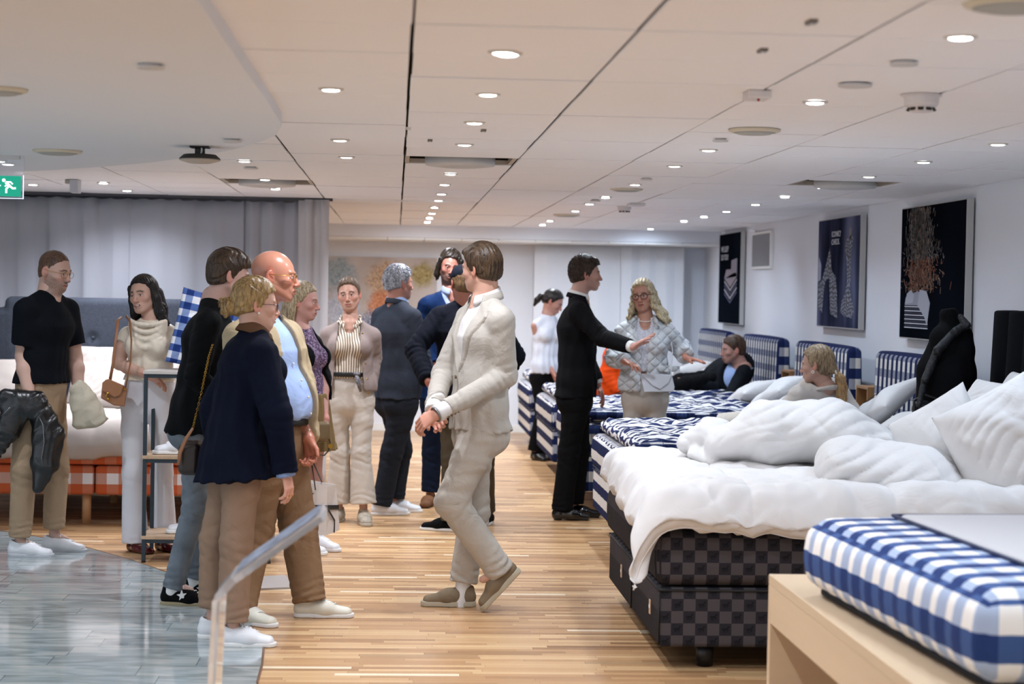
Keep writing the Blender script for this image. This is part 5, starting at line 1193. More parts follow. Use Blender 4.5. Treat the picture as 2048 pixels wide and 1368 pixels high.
# ------------------------------------------------------------------ beds
def soft_box(name, lo, hi, r, mt, parent=None, seg=.03, puff=.0, dims=None, tuft=0, topamp=0, side_p=0, sp=.09, seed=0, M=None, tufts=(.28, .24), uvrot=False):
    """rounded upholstered block; UV in metres per face; puff = bulge, tuft = dimple depth, side_p = pucker depth on the sides"""
    lo = np.array(lo, float); hi = np.array(hi, float); D = hi-lo; c = (lo+hi)/2; V = []; Q = []; UV = []; key = {}
    def vid(p):
        k = tuple(np.round(p, 5))
        if k not in key: key[k] = len(V); V.append(p)
        return key[k]
    def lin_(n, a):   # denser near the edges
        L = D[a]; m = max(2, int(round((L-2*r)/seg))); e = np.array([0, .35, .7, 1.0])*r
        return np.concatenate([e[:-1], np.linspace(r, L-r, m+1), L-e[:-1][::-1]])
    g = [lin_(0, 0), lin_(0, 1), lin_(0, 2)]
    faces = []
    for ax in range(3):
        u_, v_ = [(1, 2), (0, 2), (0, 1)][ax]
        for side in (0, 1):
            A, B_ = g[u_], g[v_]; ids = np.zeros((len(A), len(B_)), int)
            for i, a in enumerate(A):
                for j, b in enumerate(B_):
                    p = np.zeros(3); p[u_] = a; p[v_] = b; p[ax] = D[ax]*side; ids[i, j] = vid(p)
            for i in range(len(A)-1):
                for j in range(len(B_)-1):
                    q = [ids[i, j], ids[i+1, j], ids[i+1, j+1], ids[i, j+1]]; uv = [(A[i], B_[j]), (A[i+1], B_[j]), (A[i+1], B_[j+1]), (A[i], B_[j+1])]
                    flip = (side == 0) ^ (ax == 1)
                    if flip: q = q[::-1]; uv = uv[::-1]
                    Q.append(q); UV += uv
    P_ = np.array(V); inner = np.clip(P_, r, D-r); n = P_-inner; ln = np.linalg.norm(n, axis=1, keepdims=True); n = n/np.maximum(ln, 1e-9)
    W = inner+n*r
    topm = sstep(.5, .95, n[:, 2]); botm = sstep(.5, .95, -n[:, 2]); sm = 1-np.clip(topm+botm, 0, 1)
    x, y, z = P_[:, 0], P_[:, 1], P_[:, 2]
    off = np.zeros(len(P_))
    if puff: off += puff*sm*np.sin(np.clip(z/D[2], 0, 1)*math.pi)+puff*topm*(np.sin(np.clip(x/D[0], 0, 1)*math.pi)*np.sin(np.clip(y/D[1], 0, 1)*math.pi))**.4
    if tuft:
        tx, ty = tufts; dx = (x/tx+.5*(np.floor(y/ty) % 2)) % 1-.5; dy = (y/ty) % 1-.5
        off -= tuft*topm*np.exp(-((dx*tx)**2+(dy*ty)**2)/(.045**2)); off += tuft*.5*topm*np.cos(dx*2*math.pi)*.5
    if topamp: off += topamp*topm*(wob(x, y, 0*x, 14, seed)+.5*wob(x, y, 0*x, 31, seed+2))
    if side_p:
        along = np.where(np.abs(n[:, 0]) > np.abs(n[:, 1]), y, x)
        off += side_p*sm*(np.abs(np.sin(along*math.pi/sp))-.6)*np.sin(np.clip(z/D[2], 0, 1)*math.pi)**.5
    W = W+n*off[:, None]+lo
    if M is not None:
        W = (np.array(M.to_3x3()) @ (W-c).T).T+c if False else np.array([tuple(M @ Vector(w)) for w in W])
    me = npmesh(name, W, np.array(Q)); uvl = me.uv_layers.new(name='UVMap'); uvl.data.foreach_set('uv', np.array(UV, np.float32).ravel())
    return link(name, me, mt, parent)
BC = dict(c11='101d47', c10='3a4766', c01='22335f', c00='d3d0cc')
navyd = dict(c11='0e1b45', c10='b9b6b6', c01='1d2d5c', c00='dcd9d4')
m_side = check_mat('blue_check_side', .145, .150, '101c44', '8b91a0', '2a3a66', 'd8d5d0', pucker=.03)
m_foot = check_mat('blue_band_foot', .9, .130, '14214a', 'd3d0cc', '14214a', 'd3d0cc', pucker=.035)
m_top = check_mat('blue_zebra_top', .30, .062, '17244f', 'd9d7d6', '17244f', 'd9d7d6', warp=.20, wscale=5)
m_head = check_mat('blue_stripe_headboard', .11, .12, '131f49', '131f49', '8b8d98', 'd8d5cf', du=.5, dv=.45)
m_hside = check_mat('blue_check_headside', .10, .15, '141f46', '8f929c', '2a3862', 'd8d5cf')
legm = mat('birch_leg', 'b98d63', .5, var=.1, vscale=20); pipe = mat('navy_piping', '101a3d', .7)
def face_mats(o, mside, mfoot, mtop):
    """give the side, the foot and the top of a block their own cloth"""
    me = o.data; me.materials.clear()
    for m in (mside, mfoot, mtop): me.materials.append(m)
    n = np.empty(len(me.polygons)*3, np.float32); me.polygons.foreach_get('normal', n); n = np.abs(n.reshape(-1, 3))
    a = n.argmax(1); idx = np.where(a == 1, 0, np.where(a == 0, 1, 2)); me.polygons.foreach_set('material_index', idx.astype(np.int32))
XF, XH = 1.335, 3.26
def blue_bed(y0, y1, zb, lb, hb, seed=0, topper=True, tz=None):
    ym = (y0+y1)/2; e = empty('bed', ((XF+XH)/2, ym, 0), label=lb, cat='bed', group=None)
    for (a, b) in ((y0, ym-.004), (ym+.004, y1)):
        o = soft_box('bed_base', (XF, a, zb), (XH, b, zb+.27), .025, None, e, seg=.06, side_p=.004, sp=.035); face_mats(o, m_side, m_foot, m_top)
    o = soft_box('mattress', (XF-.005, y0-.004, zb+.272), (XH, y1+.004, zb+.50), .045, None, e, seg=.05, puff=.012, side_p=.006, sp=.045); face_mats(o, m_side, m_foot, m_top)
    b = MB()
    for z in (zb+.262, zb+.285): b.tube([(XF-.002, y0, z), (XF-.002, y1, z), (XH, y1, z), (XH, y0, z)], .005, 6, closed=True)
    b.build('piping', pipe, e, smooth=True)
    for (a, b_) in ((y0+.02, ym-.012), (ym+.012, y1-.02)):
        o = soft_box('mattress_topper', (XF+.05, a, zb+.505), (XH-.02, b_, zb+.60), .046, None, e, seg=.035, puff=.014, tuft=.040, topamp=.016, side_p=.010, sp=.07, seed=seed); face_mats(o, m_side, m_top, m_top)
    for (x, y) in ((XF+.3, y0+.2), (XF+.3, y1-.2), (XH-.3, y0+.2), (XH-.3, y1-.2)): MB().lathe((x, y, 0), [(.026, 0), (.03, zb+.01)], 16).build('leg', legm, e, smooth=True)
    if hb:
        a, b_ = hb; o = soft_box('headboard', (XH+.005, a, .12), (XH+.105, b_, 1.245), .04, None, e, seg=.05, puff=.012)
        me = o.data; me.materials.clear(); [me.materials.append(m) for m in (m_hside, m_head, m_head)]
        n = np.empty(len(me.polygons)*3, np.float32); me.polygons.foreach_get('normal', n); n = np.abs(n.reshape(-1, 3)); me.polygons.foreach_set('material_index', np.where(n.argmax(1) == 1, 0, 1).astype(np.int32))
    return e
blue_bed(10.42, 12.28, .17, 'blue checked bed between the white duvet bed and the quilted jacket woman', (10.62, 12.42), 1)
blue_bed(13.22, 15.0, .17, 'blue checked bed behind the woman in the quilted jacket', (13.15, 14.95), 2)
blue_bed(15.52, 17.2, .17, 'blue checked bed carrying the reclining man', (15.6, 17.3), 3)
blue_bed(18.15, 19.85, .17, 'farthest blue checked bed by the white curtains', (18.1, 19.8), 4)
# --- black checked bed under the duvet
def dark_check():
    m = mat('black_check', (1, 1, 1), .8, spec=.15); g = NG(m); uv = g.coord('UV'); x, y, _ = g.sep(uv)
    cx = g.m('FLOOR', g.m('DIVIDE', x, .052)); cy = g.m('FLOOR', g.m('DIVIDE', y, .052)); par = g.m('MODULO', g.m('ADD', g.m('ADD', cx, cy), 200), 2.0)
    a = g.m('LESS_THAN', par, .5)
    col = g.mix(a, lin('4a4547'), lin('26242a'))
    fx = g.m('SUBTRACT', g.m('FRACT', g.m('DIVIDE', x, .052)), .5); fy = g.m('SUBTRACT', g.m('FRACT', g.m('DIVIDE', y, .052)), .5)
    def el(cx_, cy_, rx, ry, rot=0):
        dx = g.m('SUBTRACT', fx, cx_); dy = g.m('SUBTRACT', fy, cy_)
        if rot: dx, dy = g.m('ADD', g.m('MULTIPLY', dx, math.cos(rot)), g.m('MULTIPLY', dy, math.sin(rot))), g.m('SUBTRACT', g.m('MULTIPLY', dy, math.cos(rot)), g.m('MULTIPLY', dx, math.sin(rot)))
        return g.m('LESS_THAN', g.m('ADD', g.m('POWER', g.m('ABSOLUTE', g.m('DIVIDE', dx, rx)), 2.0), g.m('POWER', g.m('ABSOLUTE', g.m('DIVIDE', dy, ry)), 2.0)), 1.0)
    h = el(0, .03, .20, .085)
    for q in ((.2, .16, .06, .15, -.6), (.27, .24, .09, .045, -.3), (-.15, -.12, .035, .16, .5), (-.06, -.14, .03, .14, -.3), (.13, -.12, .035, .16, -.5), (.19, -.08, .03, .13, -1.0), (-.24, .05, .10, .03, .7)): h = g.m('MAXIMUM', h, el(*q))
    col = g.mix(g.m('MULTIPLY', g.m('MULTIPLY', h, a), .8), col, lin('131215')); B = m.node_tree.nodes['Principled BSDF']
    g.L.new(col, B.inputs['Base Color']); g.L.new(g.bump(g.noise(uv, 300, 2), .2, .002), B.inputs['Normal']); return m
m_dark = dark_check(); m_darkf = check_mat('black_pleat', .052, .30, '262429', '3e3a3d', '1f1d21', '353134', pucker=.03)
X0 = 1.14; YA, YB_ = 7.78, 9.62; XE = 3.2
e = empty('bed', ((X0+XE)/2, 8.7, 0), label='dark grey and black checked bed under the white duvet', cat='bed')
for (a, b) in ((YA, 8.695), (8.705, YB_)):
    o = soft_box('bed_base', (X0, a, .10), (XE, b, .355), .022, None, e, seg=.06); face_mats(o, m_dark, m_darkf, m_dark)
    b_ = MB(); b_.tube([(X0-.002, a, .345), (X0-.002, b, .345), (XE, b, .345), (XE, a-.002, .345), (X0-.002, a-.002, .345)], .005, 6); b_.tube([(X0-.001, a-.001, .11), (X0-.001, a-.001, .34)], .004, 6); b_.build('piping', mat('black_piping', '0a0a0b', .6), e, smooth=True)
o = soft_box('mattress', (X0-.01, YA-.005, .362), (XE, YB_+.005, .60), .045, None, e, seg=.05, puff=.012, side_p=.004, sp=.052); face_mats(o, m_dark, m_darkf, m_dark)
for (x, y) in ((X0+.22, YA+.12), (X0+.22, YB_-.15), (X0+1.0, YA+.12), (XE-.25, YA+.12), (XE-.25, YB_-.15)): MB().lathe((x, y, 0), [(.035, 0), (.04, .105)], 16).build('leg', mat('black_leg', '0c0c0d', .4), e, smooth=True)
tg = mat('tan_label', 'c9a98a', .7)
for y in (8.02, 9.05): 
    MB().box((X0-.006, y, .20), (X0-.002, y+.035, .262)).build('cloth_label', tg, e)
    MB().box((X0-.0075, y+.006, .225), (X0-.006, y+.029, .240)).build('label_print', lacem, e)
# channelled dark headboard
hp = MB(); V = Vol()
for i in range(9):
    y0 = 8.0+.245*i; V.cap((XE+.09+.0*i, y0, .1), (XE+.16, y0+.03*(i-4)*.3, 1.60), .055, .055, .006, .128, .134, lat=(1, 0, 0))
V.plane((0, 0, 1.415), (-.04, 0, 1)); link('headboard', V.mesh('headboard', .012), cloth('midnight_velvet', '04060b', wr=.1, sheen=.05), e)
# --- duvets: thick quilts laid over beds
white = mat('white_bedding', 'dedcdb', .8, wr=.35, wscale=6, ridge=.75, rscale=3.6, rdist=.03, bump=.15, bscale=400, bdist=.001, spec=.12)
def duvet(name, fz, u0, u1, nu, nv_, mt, lb, th=.05, cat='duvet', border=.0, parent=None, puffy=.02):
    """fz(s,t) -> point on the upper skin; the under skin follows at the thickness, closing at the edges"""
    P_ = np.zeros((nu, nv_, 3))
    for i in range(nu):
        for j in range(nv_): P_[i, j] = fz(i/(nu-1), j/(nv_-1))
    Pb = P_.copy()
    for _ in range(10): Pb[1:-1, 1:-1] = (Pb[:-2, 1:-1]+Pb[2:, 1:-1]+Pb[1:-1, :-2]+Pb[1:-1, 2:])/4
    du = np.gradient(Pb, axis=0); dv = np.gradient(Pb, axis=1); n = np.cross(du, dv); n /= np.maximum(1e-9, np.linalg.norm(n, axis=2, keepdims=True))
    if n[nu//2, nv_//2, 2] < 0: n = -n
    ii = np.linspace(0, 1, nu)[:, None]; jj = np.linspace(0, 1, nv_)[None, :]
    ed = np.clip(np.minimum(np.minimum(ii, 1-ii)*nu/6, np.minimum(jj, 1-jj)*nv_/6), 0, 1)**.5
    up = P_+n*(th*.5*ed[..., None]); dn = P_-n*(th*.5*ed[..., None])
    idx = np.arange(nu*nv_).reshape(nu, nv_)
    def quads(I): return np.stack([I[:-1, :-1], I[1:, :-1], I[1:, 1:], I[:-1, 1:]], -1).reshape(-1, 4)
    q1 = quads(idx); lower = idx+nu*nv_; lower[0] = idx[0]; lower[-1] = idx[-1]; lower[:, 0] = idx[:, 0]; lower[:, -1] = idx[:, -1]
    q2 = quads(lower)[:, ::-1]
    me = npmesh(name, np.concatenate([up.reshape(-1, 3), dn.reshape(-1, 3)]), np.concatenate([q1, q2]))
    bm = bmesh.new(); bm.from_mesh(me); bmesh.ops.delete(bm, geom=[v for v in bm.verts if not v.link_faces], context='VERTS'); bmesh.ops.recalc_face_normals(bm, faces=bm.faces); bm.to_mesh(me); bm.free()
    o = link(name, me, mt, parent)
    if lb: tag(o, lb, cat)
    return o
def fold_noise(x, y, f=9, s=0): return wob(np.array(x), np.array(y), np.array(0.0), f, s)
def crease(x, y, s=0):
    a = np.sin(30*(x*.9+y*.4)+3.5*wob(x, y, 0*x, 5, s)); b = np.sin(36*(-x*.5+y*.85)+3.5*wob(x, y, 0*x, 6, s+3)); m = np.clip(wob(x, y, 0*x, 6, s+9)*1.2+.4, 0, 1)
    k = np.clip(wob(x, y, 0*x, 4.5, s+5)*1.5+.5, 0, 1)
    return ((np.abs(a)**.6)*m+(np.abs(b)**.6)*(1-m))*k
def channels(x, y):
    c = abs(math.sin((x-.9)*math.pi/.62))**.35; d = abs(math.sin((y-7.6)*math.pi/.50))**.4
    return .035*(c*d)
Z0 = .63
def main_duvet(s, t):
    # s: foot edge -> head, t: near edge -> far edge
    X = X0-.25+s*2.2; Y = YA-.25+t*2.2
    over = 0.0; z = Z0+.085+channels(X, Y)+.016*float(fold_noise(X, Y, 12, 1))+.012*(1-abs(float(fold_noise(X, Y, 17, 4)))*2)
    z += .010*float(crease(np.array(X), np.array(Y), 2))
    # hanging at the foot
    xe = X0+.03; ye = YA+.03; x = X; y = Y
    hx = max(0, xe-X); hy = max(0, ye-Y)
    wav = .02*math.sin(Y*13)+.012*math.sin(Y*29+1)
    if hx > 0:
        f = 1-math.exp(-hx*8); x = xe-.13*f*(1-.75*t)+wav*.5*f; z -= hx*.62*(1-math.exp(-hx*14))*(1-.35*t)
    if hy > 0:
        f = 1-math.exp(-hy*8); y = ye-.12*f-.015*math.sin(X*11)*f; z -= hy*.52*(1-math.exp(-hy*14))+.018*f*math.sin(X*4.2+.5)
    if hx > 0 and hy > 0: c_ = hx*hy/.07; x -= .025*c_; z -= .08*c_
    return (x, y, z)
dv = duvet('duvet', main_duvet, 0, 1, 190, 190, white, 'white duvet draped over the foot corner of the dark checked bed', th=.10)
b = MB(); b.tube([Vector(main_duvet(i/90, 0)) for i in range(91)], .0035, 6); b.tube([Vector(main_duvet(0, i/90)) for i in range(91)], .0035, 6); b.build('piping', white, dv, smooth=True)
# rolled up second duvet lying across the bed
V = Vol(); q = lambda u, v, Y: np.array(pt(u, v, Y))
def ridge(X, Y, Z, f, s): return 1-2*np.abs(wob(X, Y, Z, f, s))
V.cap(q(1450, 890, 8.95), q(1540, 868, 8.85), .085, .135, .05, .16, .24, lat=(0, 0, 1)); V.cap(q(1540, 868, 8.85), q(1660, 865, 8.85), .135, .14, .05, .24, .26, lat=(0, 0, 1)); V.cap(q(1660, 865, 8.85), q(1790, 905, 8.8), .14, .07, .05, .26, .2, lat=(0, 0, 1))
V.cap(q(1385, 885, 9.15), q(1425, 872, 9.1), .05, .085, .02, .12, .15, lat=(0, 0, 1)); V.cap(q(1395, 905, 9.0), q(1440, 925, 8.95), .03, .04, .02, .1, .12, lat=(0, 0, 1))
V.fn(lambda X, Y, Z, D: D-.008*wob(X, Y, Z, 11, 2)-.010*ridge(X, Y*.7, Z, 9, 3)-.013*crease(X, Z*1.3+Y*.5, 4)-.004*crease(X*2, Z*2+Y, 8))
tag(link('duvet', V.mesh('duvet', .009), white), 'white duvet bunched up in front of the woman with the blond ponytail', 'duvet')
V = Vol(); V.cap(q(1690, 935, 8.3), q(1850, 958, 8.2), .135, .14, .05, .34, .30, lat=(0, 0, 1)); V.cap(q(1850, 958, 8.2), q(1935, 995, 8.1), .14, .07, .05, .30, .2, lat=(0, 0, 1))
V.fn(lambda X, Y, Z, D: D-.010*wob(X, Y, Z, 9, 5)-.008*ridge(X, Y*.7, Z, 8, 7)-.013*crease(X, Z*1.3+Y*.5, 6)-.004*crease(X*2, Z*2+Y, 1))
o = tag(link('duvet', V.mesh('duvet', .009), white), 'white puffy duvet fold between the bunched duvet and the upright pillows', 'duvet')
# --- pillows
def pillow(name, c, w, h, t, M, mt, lb, grp=None, seed=0, crinkle=.012, parent=None, n=64, cat='pillow', pointy=.12):
    P_ = []
    u = np.linspace(-1, 1, n)
    U, W_ = np.meshgrid(u, u, indexing='ij'); edge = np.maximum(0, (1-U**2))**.42*np.maximum(0, (1-W_**2))**.42
    sc = 1-pointy*(1-np.abs(U*W_)**1.5)*np.maximum(np.abs(U), np.abs(W_))**4*.6
    X = U*w/2*sc; Z = W_*h/2*sc; nz = wob(X, Z, 0*X, 13, seed)+.6*np.sin((X*24+Z*18)+3*wob(X, Z, 0*X, 7, seed+3))*.5
    up = t/2*edge*(1+.25*wob(X, Z, 0*X, 8, seed+1))+crinkle*nz*edge
    dn = -t/2*edge*(1+.2*wob(X, Z, 0*X, 8, seed+5))+crinkle*nz*edge*.5
    up = up+.012*crease(X*1.6, Z*1.6, seed)*edge
    A = np.stack([X, Z, up], -1); Bm = np.stack([X, Z, dn], -1)
    idx = np.arange(n*n).reshape(n, n); lower = idx+n*n; lower[0] = idx[0]; lower[-1] = idx[-1]; lower[:, 0] = idx[:, 0]; lower[:, -1] = idx[:, -1]
    def quads(I): return np.stack([I[:-1, :-1], I[1:, :-1], I[1:, 1:], I[:-1, 1:]], -1).reshape(-1, 4)
    V_ = np.concatenate([A.reshape(-1, 3), Bm.reshape(-1, 3)]); me = npmesh(name, V_, np.concatenate([quads(idx), quads(lower)[:, ::-1]]))
    uvl = me.uv_layers.new(name='UVMap'); li = np.empty(len(me.loops), np.int32); me.loops.foreach_get('vertex_index', li); uvl.data.foreach_set('uv', V_[li][:, :2].astype(np.float32).ravel()+5)
    bm = bmesh.new(); bm.from_mesh(me); bmesh.ops.delete(bm, geom=[v for v in bm.verts if not v.link_faces], context='VERTS'); bm.to_mesh(me); bm.free()
    me.transform(Matrix.Translation(Vector(c)) @ M); o = link(name, me, mt, parent)
    if lb: tag(o, lb, cat, grp)
    return o
def rot(x=0, y=0, z=0): return Matrix.Rotation(R(z), 4, 'Z') @ Matrix.Rotation(R(y), 4, 'Y') @ Matrix.Rotation(R(x), 4, 'X')
# big pillows on the dark bed
pillow('pillow', pt(1895, 905, 8.35), .42, .52, .22, rot(80, 0, -42) @ Matrix.Rotation(R(32), 4, 'Z'), white, 'white pillow standing on its corner beside the bunched duvet', seed=1, crinkle=.02)
pillow('pillow', pt(2003, 893, 8.0), .46, .52, .24, rot(78, 0, -35) @ Matrix.Rotation(R(30), 4, 'Z'), white, 'white pillow standing upright nearest the checked mattress', seed=2, crinkle=.022)
pillow('pillow', pt(1985, 845, 8.75), .60, .42, .20, rot(70, 0, -80), white, 'white pillow leaning behind the two upright pillows', seed=3, crinkle=.016)
pillow('pillow', pt(2040, 825, 9.1), .55, .42, .20, rot(68, 0, -85), white, 'rear white pillow against the midnight blue headboard', seed=4, crinkle=.016)
prm = mat('black_script', '15151a', .7)
def script(o, c, M, sc, seed):
    rr_ = random.Random(seed); b = MB()
    for k in range(4):
        x0 = (k-1.5)*.05*sc; q = [Vector((x0+.016*sc*math.sin(i*1.3+k), .03*sc*math.cos(i*.9+k*2)-.002*i, .0)) for i in range(6)]
        b.tube([M @ v for v in q], .0022*sc, 5, flat=.5)
    for i, v in enumerate(b.v): b.v[i] = tuple(Vector(v)+Vector(c))
    return b.build('script_print', prm, o, smooth=True, world=True)
def bed_pillow(u, v, Y, w, h, t, M, lb, seed, txt=True, mt=white, poff=None):
    c = pt(u, v, Y); o = pillow('pillow', c, w, h, t, M, mt, lb, seed=seed, crinkle=.012)
    if txt:
        k = (M @ Vector((0, 0, 1))); s_ = 1 if (k.dot(CAM-c) > 0) else -1; script(o, c+k*(s_*(t/2+.006)), M, 1.0, seed)
    return o
grey_w = mat('cool_white_pillow', 'd5d8e0', .7, wr=.3, ridge=.6, rscale=5, bump=.1, bscale=300, bdist=.001)
bed_pillow(1768, 812, 11.3, .50, .40, .16, rot(30, -25, -70), 'white pillow with black script leaning on the blue striped headboard', 11)
bed_pillow(1800, 858, 10.85, .50, .38, .15, rot(15, -18, -75), 'white pillow with black script in front of the leaning one', 12)
bed_pillow(1560, 786, 13.9, .50, .36, .16, rot(20, -20, -70), 'white pillow with letters behind the ponytail woman', 13)
bed_pillow(1508, 790, 14.5, .55, .40, .16, rot(15, -15, -80), 'plain white pillow beside the reclining man in the dark suit', 14, txt=False)
bed_pillow(1610, 800, 13.5, .45, .36, .14, rot(10, -12, -60), 'small white pillow close to the shoulder of the ponytail woman', 15, txt=False)
bed_pillow(1372, 752, 18.6, .60, .42, .18, rot(15, -20, -85), 'white pillow on the far bed behind the quilted jacket', 16, txt=False)
bed_pillow(1420, 758, 18.3, .60, .42, .18, rot(15, -20, -85), 'white pillow with small print on the far bed', 17)
# --- mattress with wide blue bands on a pale wooden plinth
pl = mat('pale_birch', 'c9b294', .5, var=.06, vscale=2.5, stretch=(1, .3, 4), spec=.4)
e = empty('wooden_plinth', (2.4, 4.6, 0), label='pale birch display plinth under the wide banded mattress', cat='plinth')
yF = 6.29; xL = 1.30; zt = .645; yN = 2.6; w = .035
MB().box((xL, yN, zt-.035), (3.3, yF, zt)).build('top_board', pl, e, bevel=.003)
MB().box((xL+.001, yN, zt-.165), (xL+.03, yF-w, zt-.035)).build('side_rail', pl, e, bevel=.002)
MB().box((xL, yF-w, 0), (3.3, yF, zt-.0355)).build('end_panel', pl, e, bevel=.003)
MB().box((xL+.01, 4.25, 0), (3.3, 4.28, zt-.17)).build('divider', pl, e)
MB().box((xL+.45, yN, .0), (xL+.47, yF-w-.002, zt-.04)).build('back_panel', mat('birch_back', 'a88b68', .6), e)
m_wide = mat('wide_blue_check', (1, 1, 1), .75, spec=.2); g = NG(m_wide); uv = g.coord('UV'); x, y, _ = g.sep(uv)
def band(c, lo_, hi_): return g.m('MULTIPLY', g.m('GREATER_THAN', c, lo_), g.m('LESS_THAN', c, hi_))
hv = g.m('LESS_THAN', g.m('FRACT', g.m('DIVIDE', g.m('ADD', x, .02), .115)), .5)
hz_ = g.m('LESS_THAN', g.m('FRACT', g.m('DIVIDE', g.m('ADD', y, .082), .142)), .5)
cdk = g.mix(hv, lin('3b5486'), lin('1f3568')); clt = g.mix(hv, lin('e6e3df'), lin('9fadc6')); g.L.new(g.mix(hz_, clt, cdk), m_wide.node_tree.nodes['Principled BSDF'].inputs['Base Color'])
Mr = Matrix.Translation((1.33, 5.86, 0)) @ Matrix.Rotation(R(3.6), 4, 'Z') @ Matrix.Translation((-1.33, -5.86, 0))
e = empty('mattress', (2.3, 4.9, zt), label='thick mattress in wide navy and white checks on the wooden plinth', cat='mattress')
o = soft_box('cover', (1.335, 4.36, zt+.02), (3.3, 5.86, zt+.25), .06, m_wide, e, seg=.04, puff=.022, side_p=.012, sp=.0575, M=Mr)
me = o.data; me.materials.append(mat('light_grey_panel', 'b3b2b5', .8, bump=.2, bscale=200, bdist=.001))
o2 = soft_box('top_panel', (1.58, 4.49, zt+.20), (3.2, 5.73, zt+.278), .03, MATS['light_grey_panel'], e, seg=.08, puff=.004, M=Mr)
b = MB(); b.tube([Mr @ Vector(v) for v in ((1.575, 4.48, zt+.27), (1.575, 5.74, zt+.27), (3.2, 5.74, zt+.27))], .006, 8); b.build('piping', mat('dark_blue_cord', '2a3350', .6), e, smooth=True)
o = soft_box('underlay', (1.37, 4.40, zt+.0005), (3.28, 5.83, zt+.03), .014, mat('black_underlay', '15161c', .8), e, seg=.2, M=Mr)
b = MB(); c0 = Mr @ Vector((1.65, 4.355, zt+.055)); b.box(c0+Vector((0, -.02, 0)), c0+Vector((.6, 0, .014))); b.build('cloth_tag', mat('pale_tag', 'c3cad6', .6), e, bevel=.002)
# --- left bed with a grey headboard
orm = check_mat('terracotta_check', .155, .145, 'bd5a34', 'c09484', 'c0765a', 'e0e0e4'); ortop = check_mat('terracotta_band', .155, .145, 'a5472f', 'c9c6c8', 'b0604a', 'c9c6c8')
yf = 12.42; yh = 14.0; s_ = FPX/yf; xc = -1.98
e = empty('bed', (xc, 13.2, 0), label='terracotta checked bed with cream bedding and grey headboard', cat='bed')
for (a, b) in ((xc-.93, xc-.004), (xc+.004, xc+.93)):
    soft_box('bed_base', (a, yf, .20), (b, yh, .395), .025, orm, e, seg=.06)
soft_box('mattress', (xc-.94, yf-.005, .40), (xc+.94, yh, .53), .035, orm, e, seg=.06, puff=.006)
for x in (xc-.75, xc-.06, xc+.75):
    for y in (yf+.07, yh-.3): MB().lathe((x, y, 0), [(.030, 0), (.030, .205)], 18).build('leg', legm, e, smooth=True)
V = Vol(); V.cap((xc-.93, yh+.09, .3), (xc-.93, yh+.09, 1.36), .14, .14, 0, .06, .06, lat=(1, 0, 0)); V.cap((xc+.93, yh+.09, .3), (xc+.93, yh+.09, 1.36), .14, .14, 0, .06, .06, lat=(1, 0, 0)); V.box((xc, yh+.09, .85), (.94, .06, .65), .05, .02)
for i in range(-3, 4):
    for z in (1.2,): V.ell((xc+i*.28, yh+.02, z), (.02, .02, .02), .05, mode='s')
link('headboard', V.mesh('headboard', .012), cloth('slate_felt', '3f444e', wr=.08, bump=.6, bscale=120, var=.12, vscale=60), e)
for i in range(-3, 4): MB().lathe((xc+i*.28, yh+.036, 1.2), [(.014, 0), (.011, -.006), (.001, -.009)], 14, axis='y').build('button', MATS['slate_felt'], e, smooth=True)
crb = mat('cream_bedding', 'b0a7a1', .8, wr=.35, wscale=4, ridge=.6, rscale=4, rdist=.025, bump=.1, bscale=300, bdist=.001, spec=.15)
def cream_duvet(s, t):
    X = xc-1.02+s*2.04; Y = yf-.33+t*1.75; y = Y; ye = yf+.03; z = .60+.045*abs(math.sin((X-xc)*math.pi/.6))**.4+.02*float(fold_noise(X, Y, 7, 3))+.05*t
    hy = max(0, ye-Y)
    if hy > 0: f = 1-math.exp(-hy*8); y = ye-.09*f-.03*math.sin(hy/.35*3.1); z -= hy*.52*(1-math.exp(-hy*10))+.01*math.sin(X*17)*f
    if abs(X-xc) > .93: z -= (abs(X-xc)-.93)*1.4
    return (X, y, z)
duvet('duvet', cream_duvet, 0, 1, 90, 70, crb, 'cream duvet on the terracotta checked bed', th=.10)
for i, (x, y, z, w_, h_, a, lb) in enumerate(((xc+.02, yh-.36, .86, .78, .46, 46, 'front cream pillow on the terracotta bed'), (xc-.03, yh-.16, .93, .80, .46, 66, 'rear cream pillow against the grey headboard'), (xc+.72, yh-.30, .86, .6, .44, 50, 'cream pillow at the shelf side of the terracotta bed'), (xc-.75, yh-.28, .86, .6, .44, 50, 'cream pillow behind the man in the black T-shirt'))):
    pillow('pillow', (x, y, z), w_, h_, .20, rot(a), crb, lb, seed=30+i, crinkle=.012)
# ------------------------------------------------------------------ things on the walls
def poster(ua, ub, ztop, zbot, lb, bg, name='wall_poster'):
    ya = ptx(ua, 500, XW-.05).y; yb = ptx(ub, 500, XW-.05).y      # far, near
    e = empty(name, (XW-.03, (ya+yb)/2, zbot), label=lb, cat='poster')
    MB().box((XW-.055, yb, zbot), (XW-.012, ya, ztop)).build('frame', mat('poster_frame', 'b9b8b6', .5), e, bevel=.002)
    MB().box((XW-.057, yb+.012, zbot+.008), (XW-.0551, ya-.008, ztop-.008)).build('print', bg, e)
    x = XW-.0575
    def at(s, t, d=0): return (x-d, ya-.008-(ya-yb-.02)*s, zbot+.008+(ztop-zbot-.016)*t)     # s: 0 far .. 1 near ; t: 0 bottom .. 1 top
    return e, at
def text_on(e, at, s, t, txt, size, sx, mt):
    cu = bpy.data.curves.new('lettering', 'FONT'); cu.body = txt; cu.size = size; cu.extrude = .0005; cu.space_line = 1.0
    o = bpy.data.objects.new('lettering_source', cu); me = bpy.data.meshes.new_from_object(o); bpy.data.objects.remove(o)
    M_ = Matrix.Translation(Vector(at(s, t, .001))) @ Matrix(((0, 0, -1, 0), (-sx, 0, 0, 0), (0, 1, 0, 0), (0, 0, 0, 1)))
    me.transform(M_); return link('lettering', me, mt, e, smooth=False)
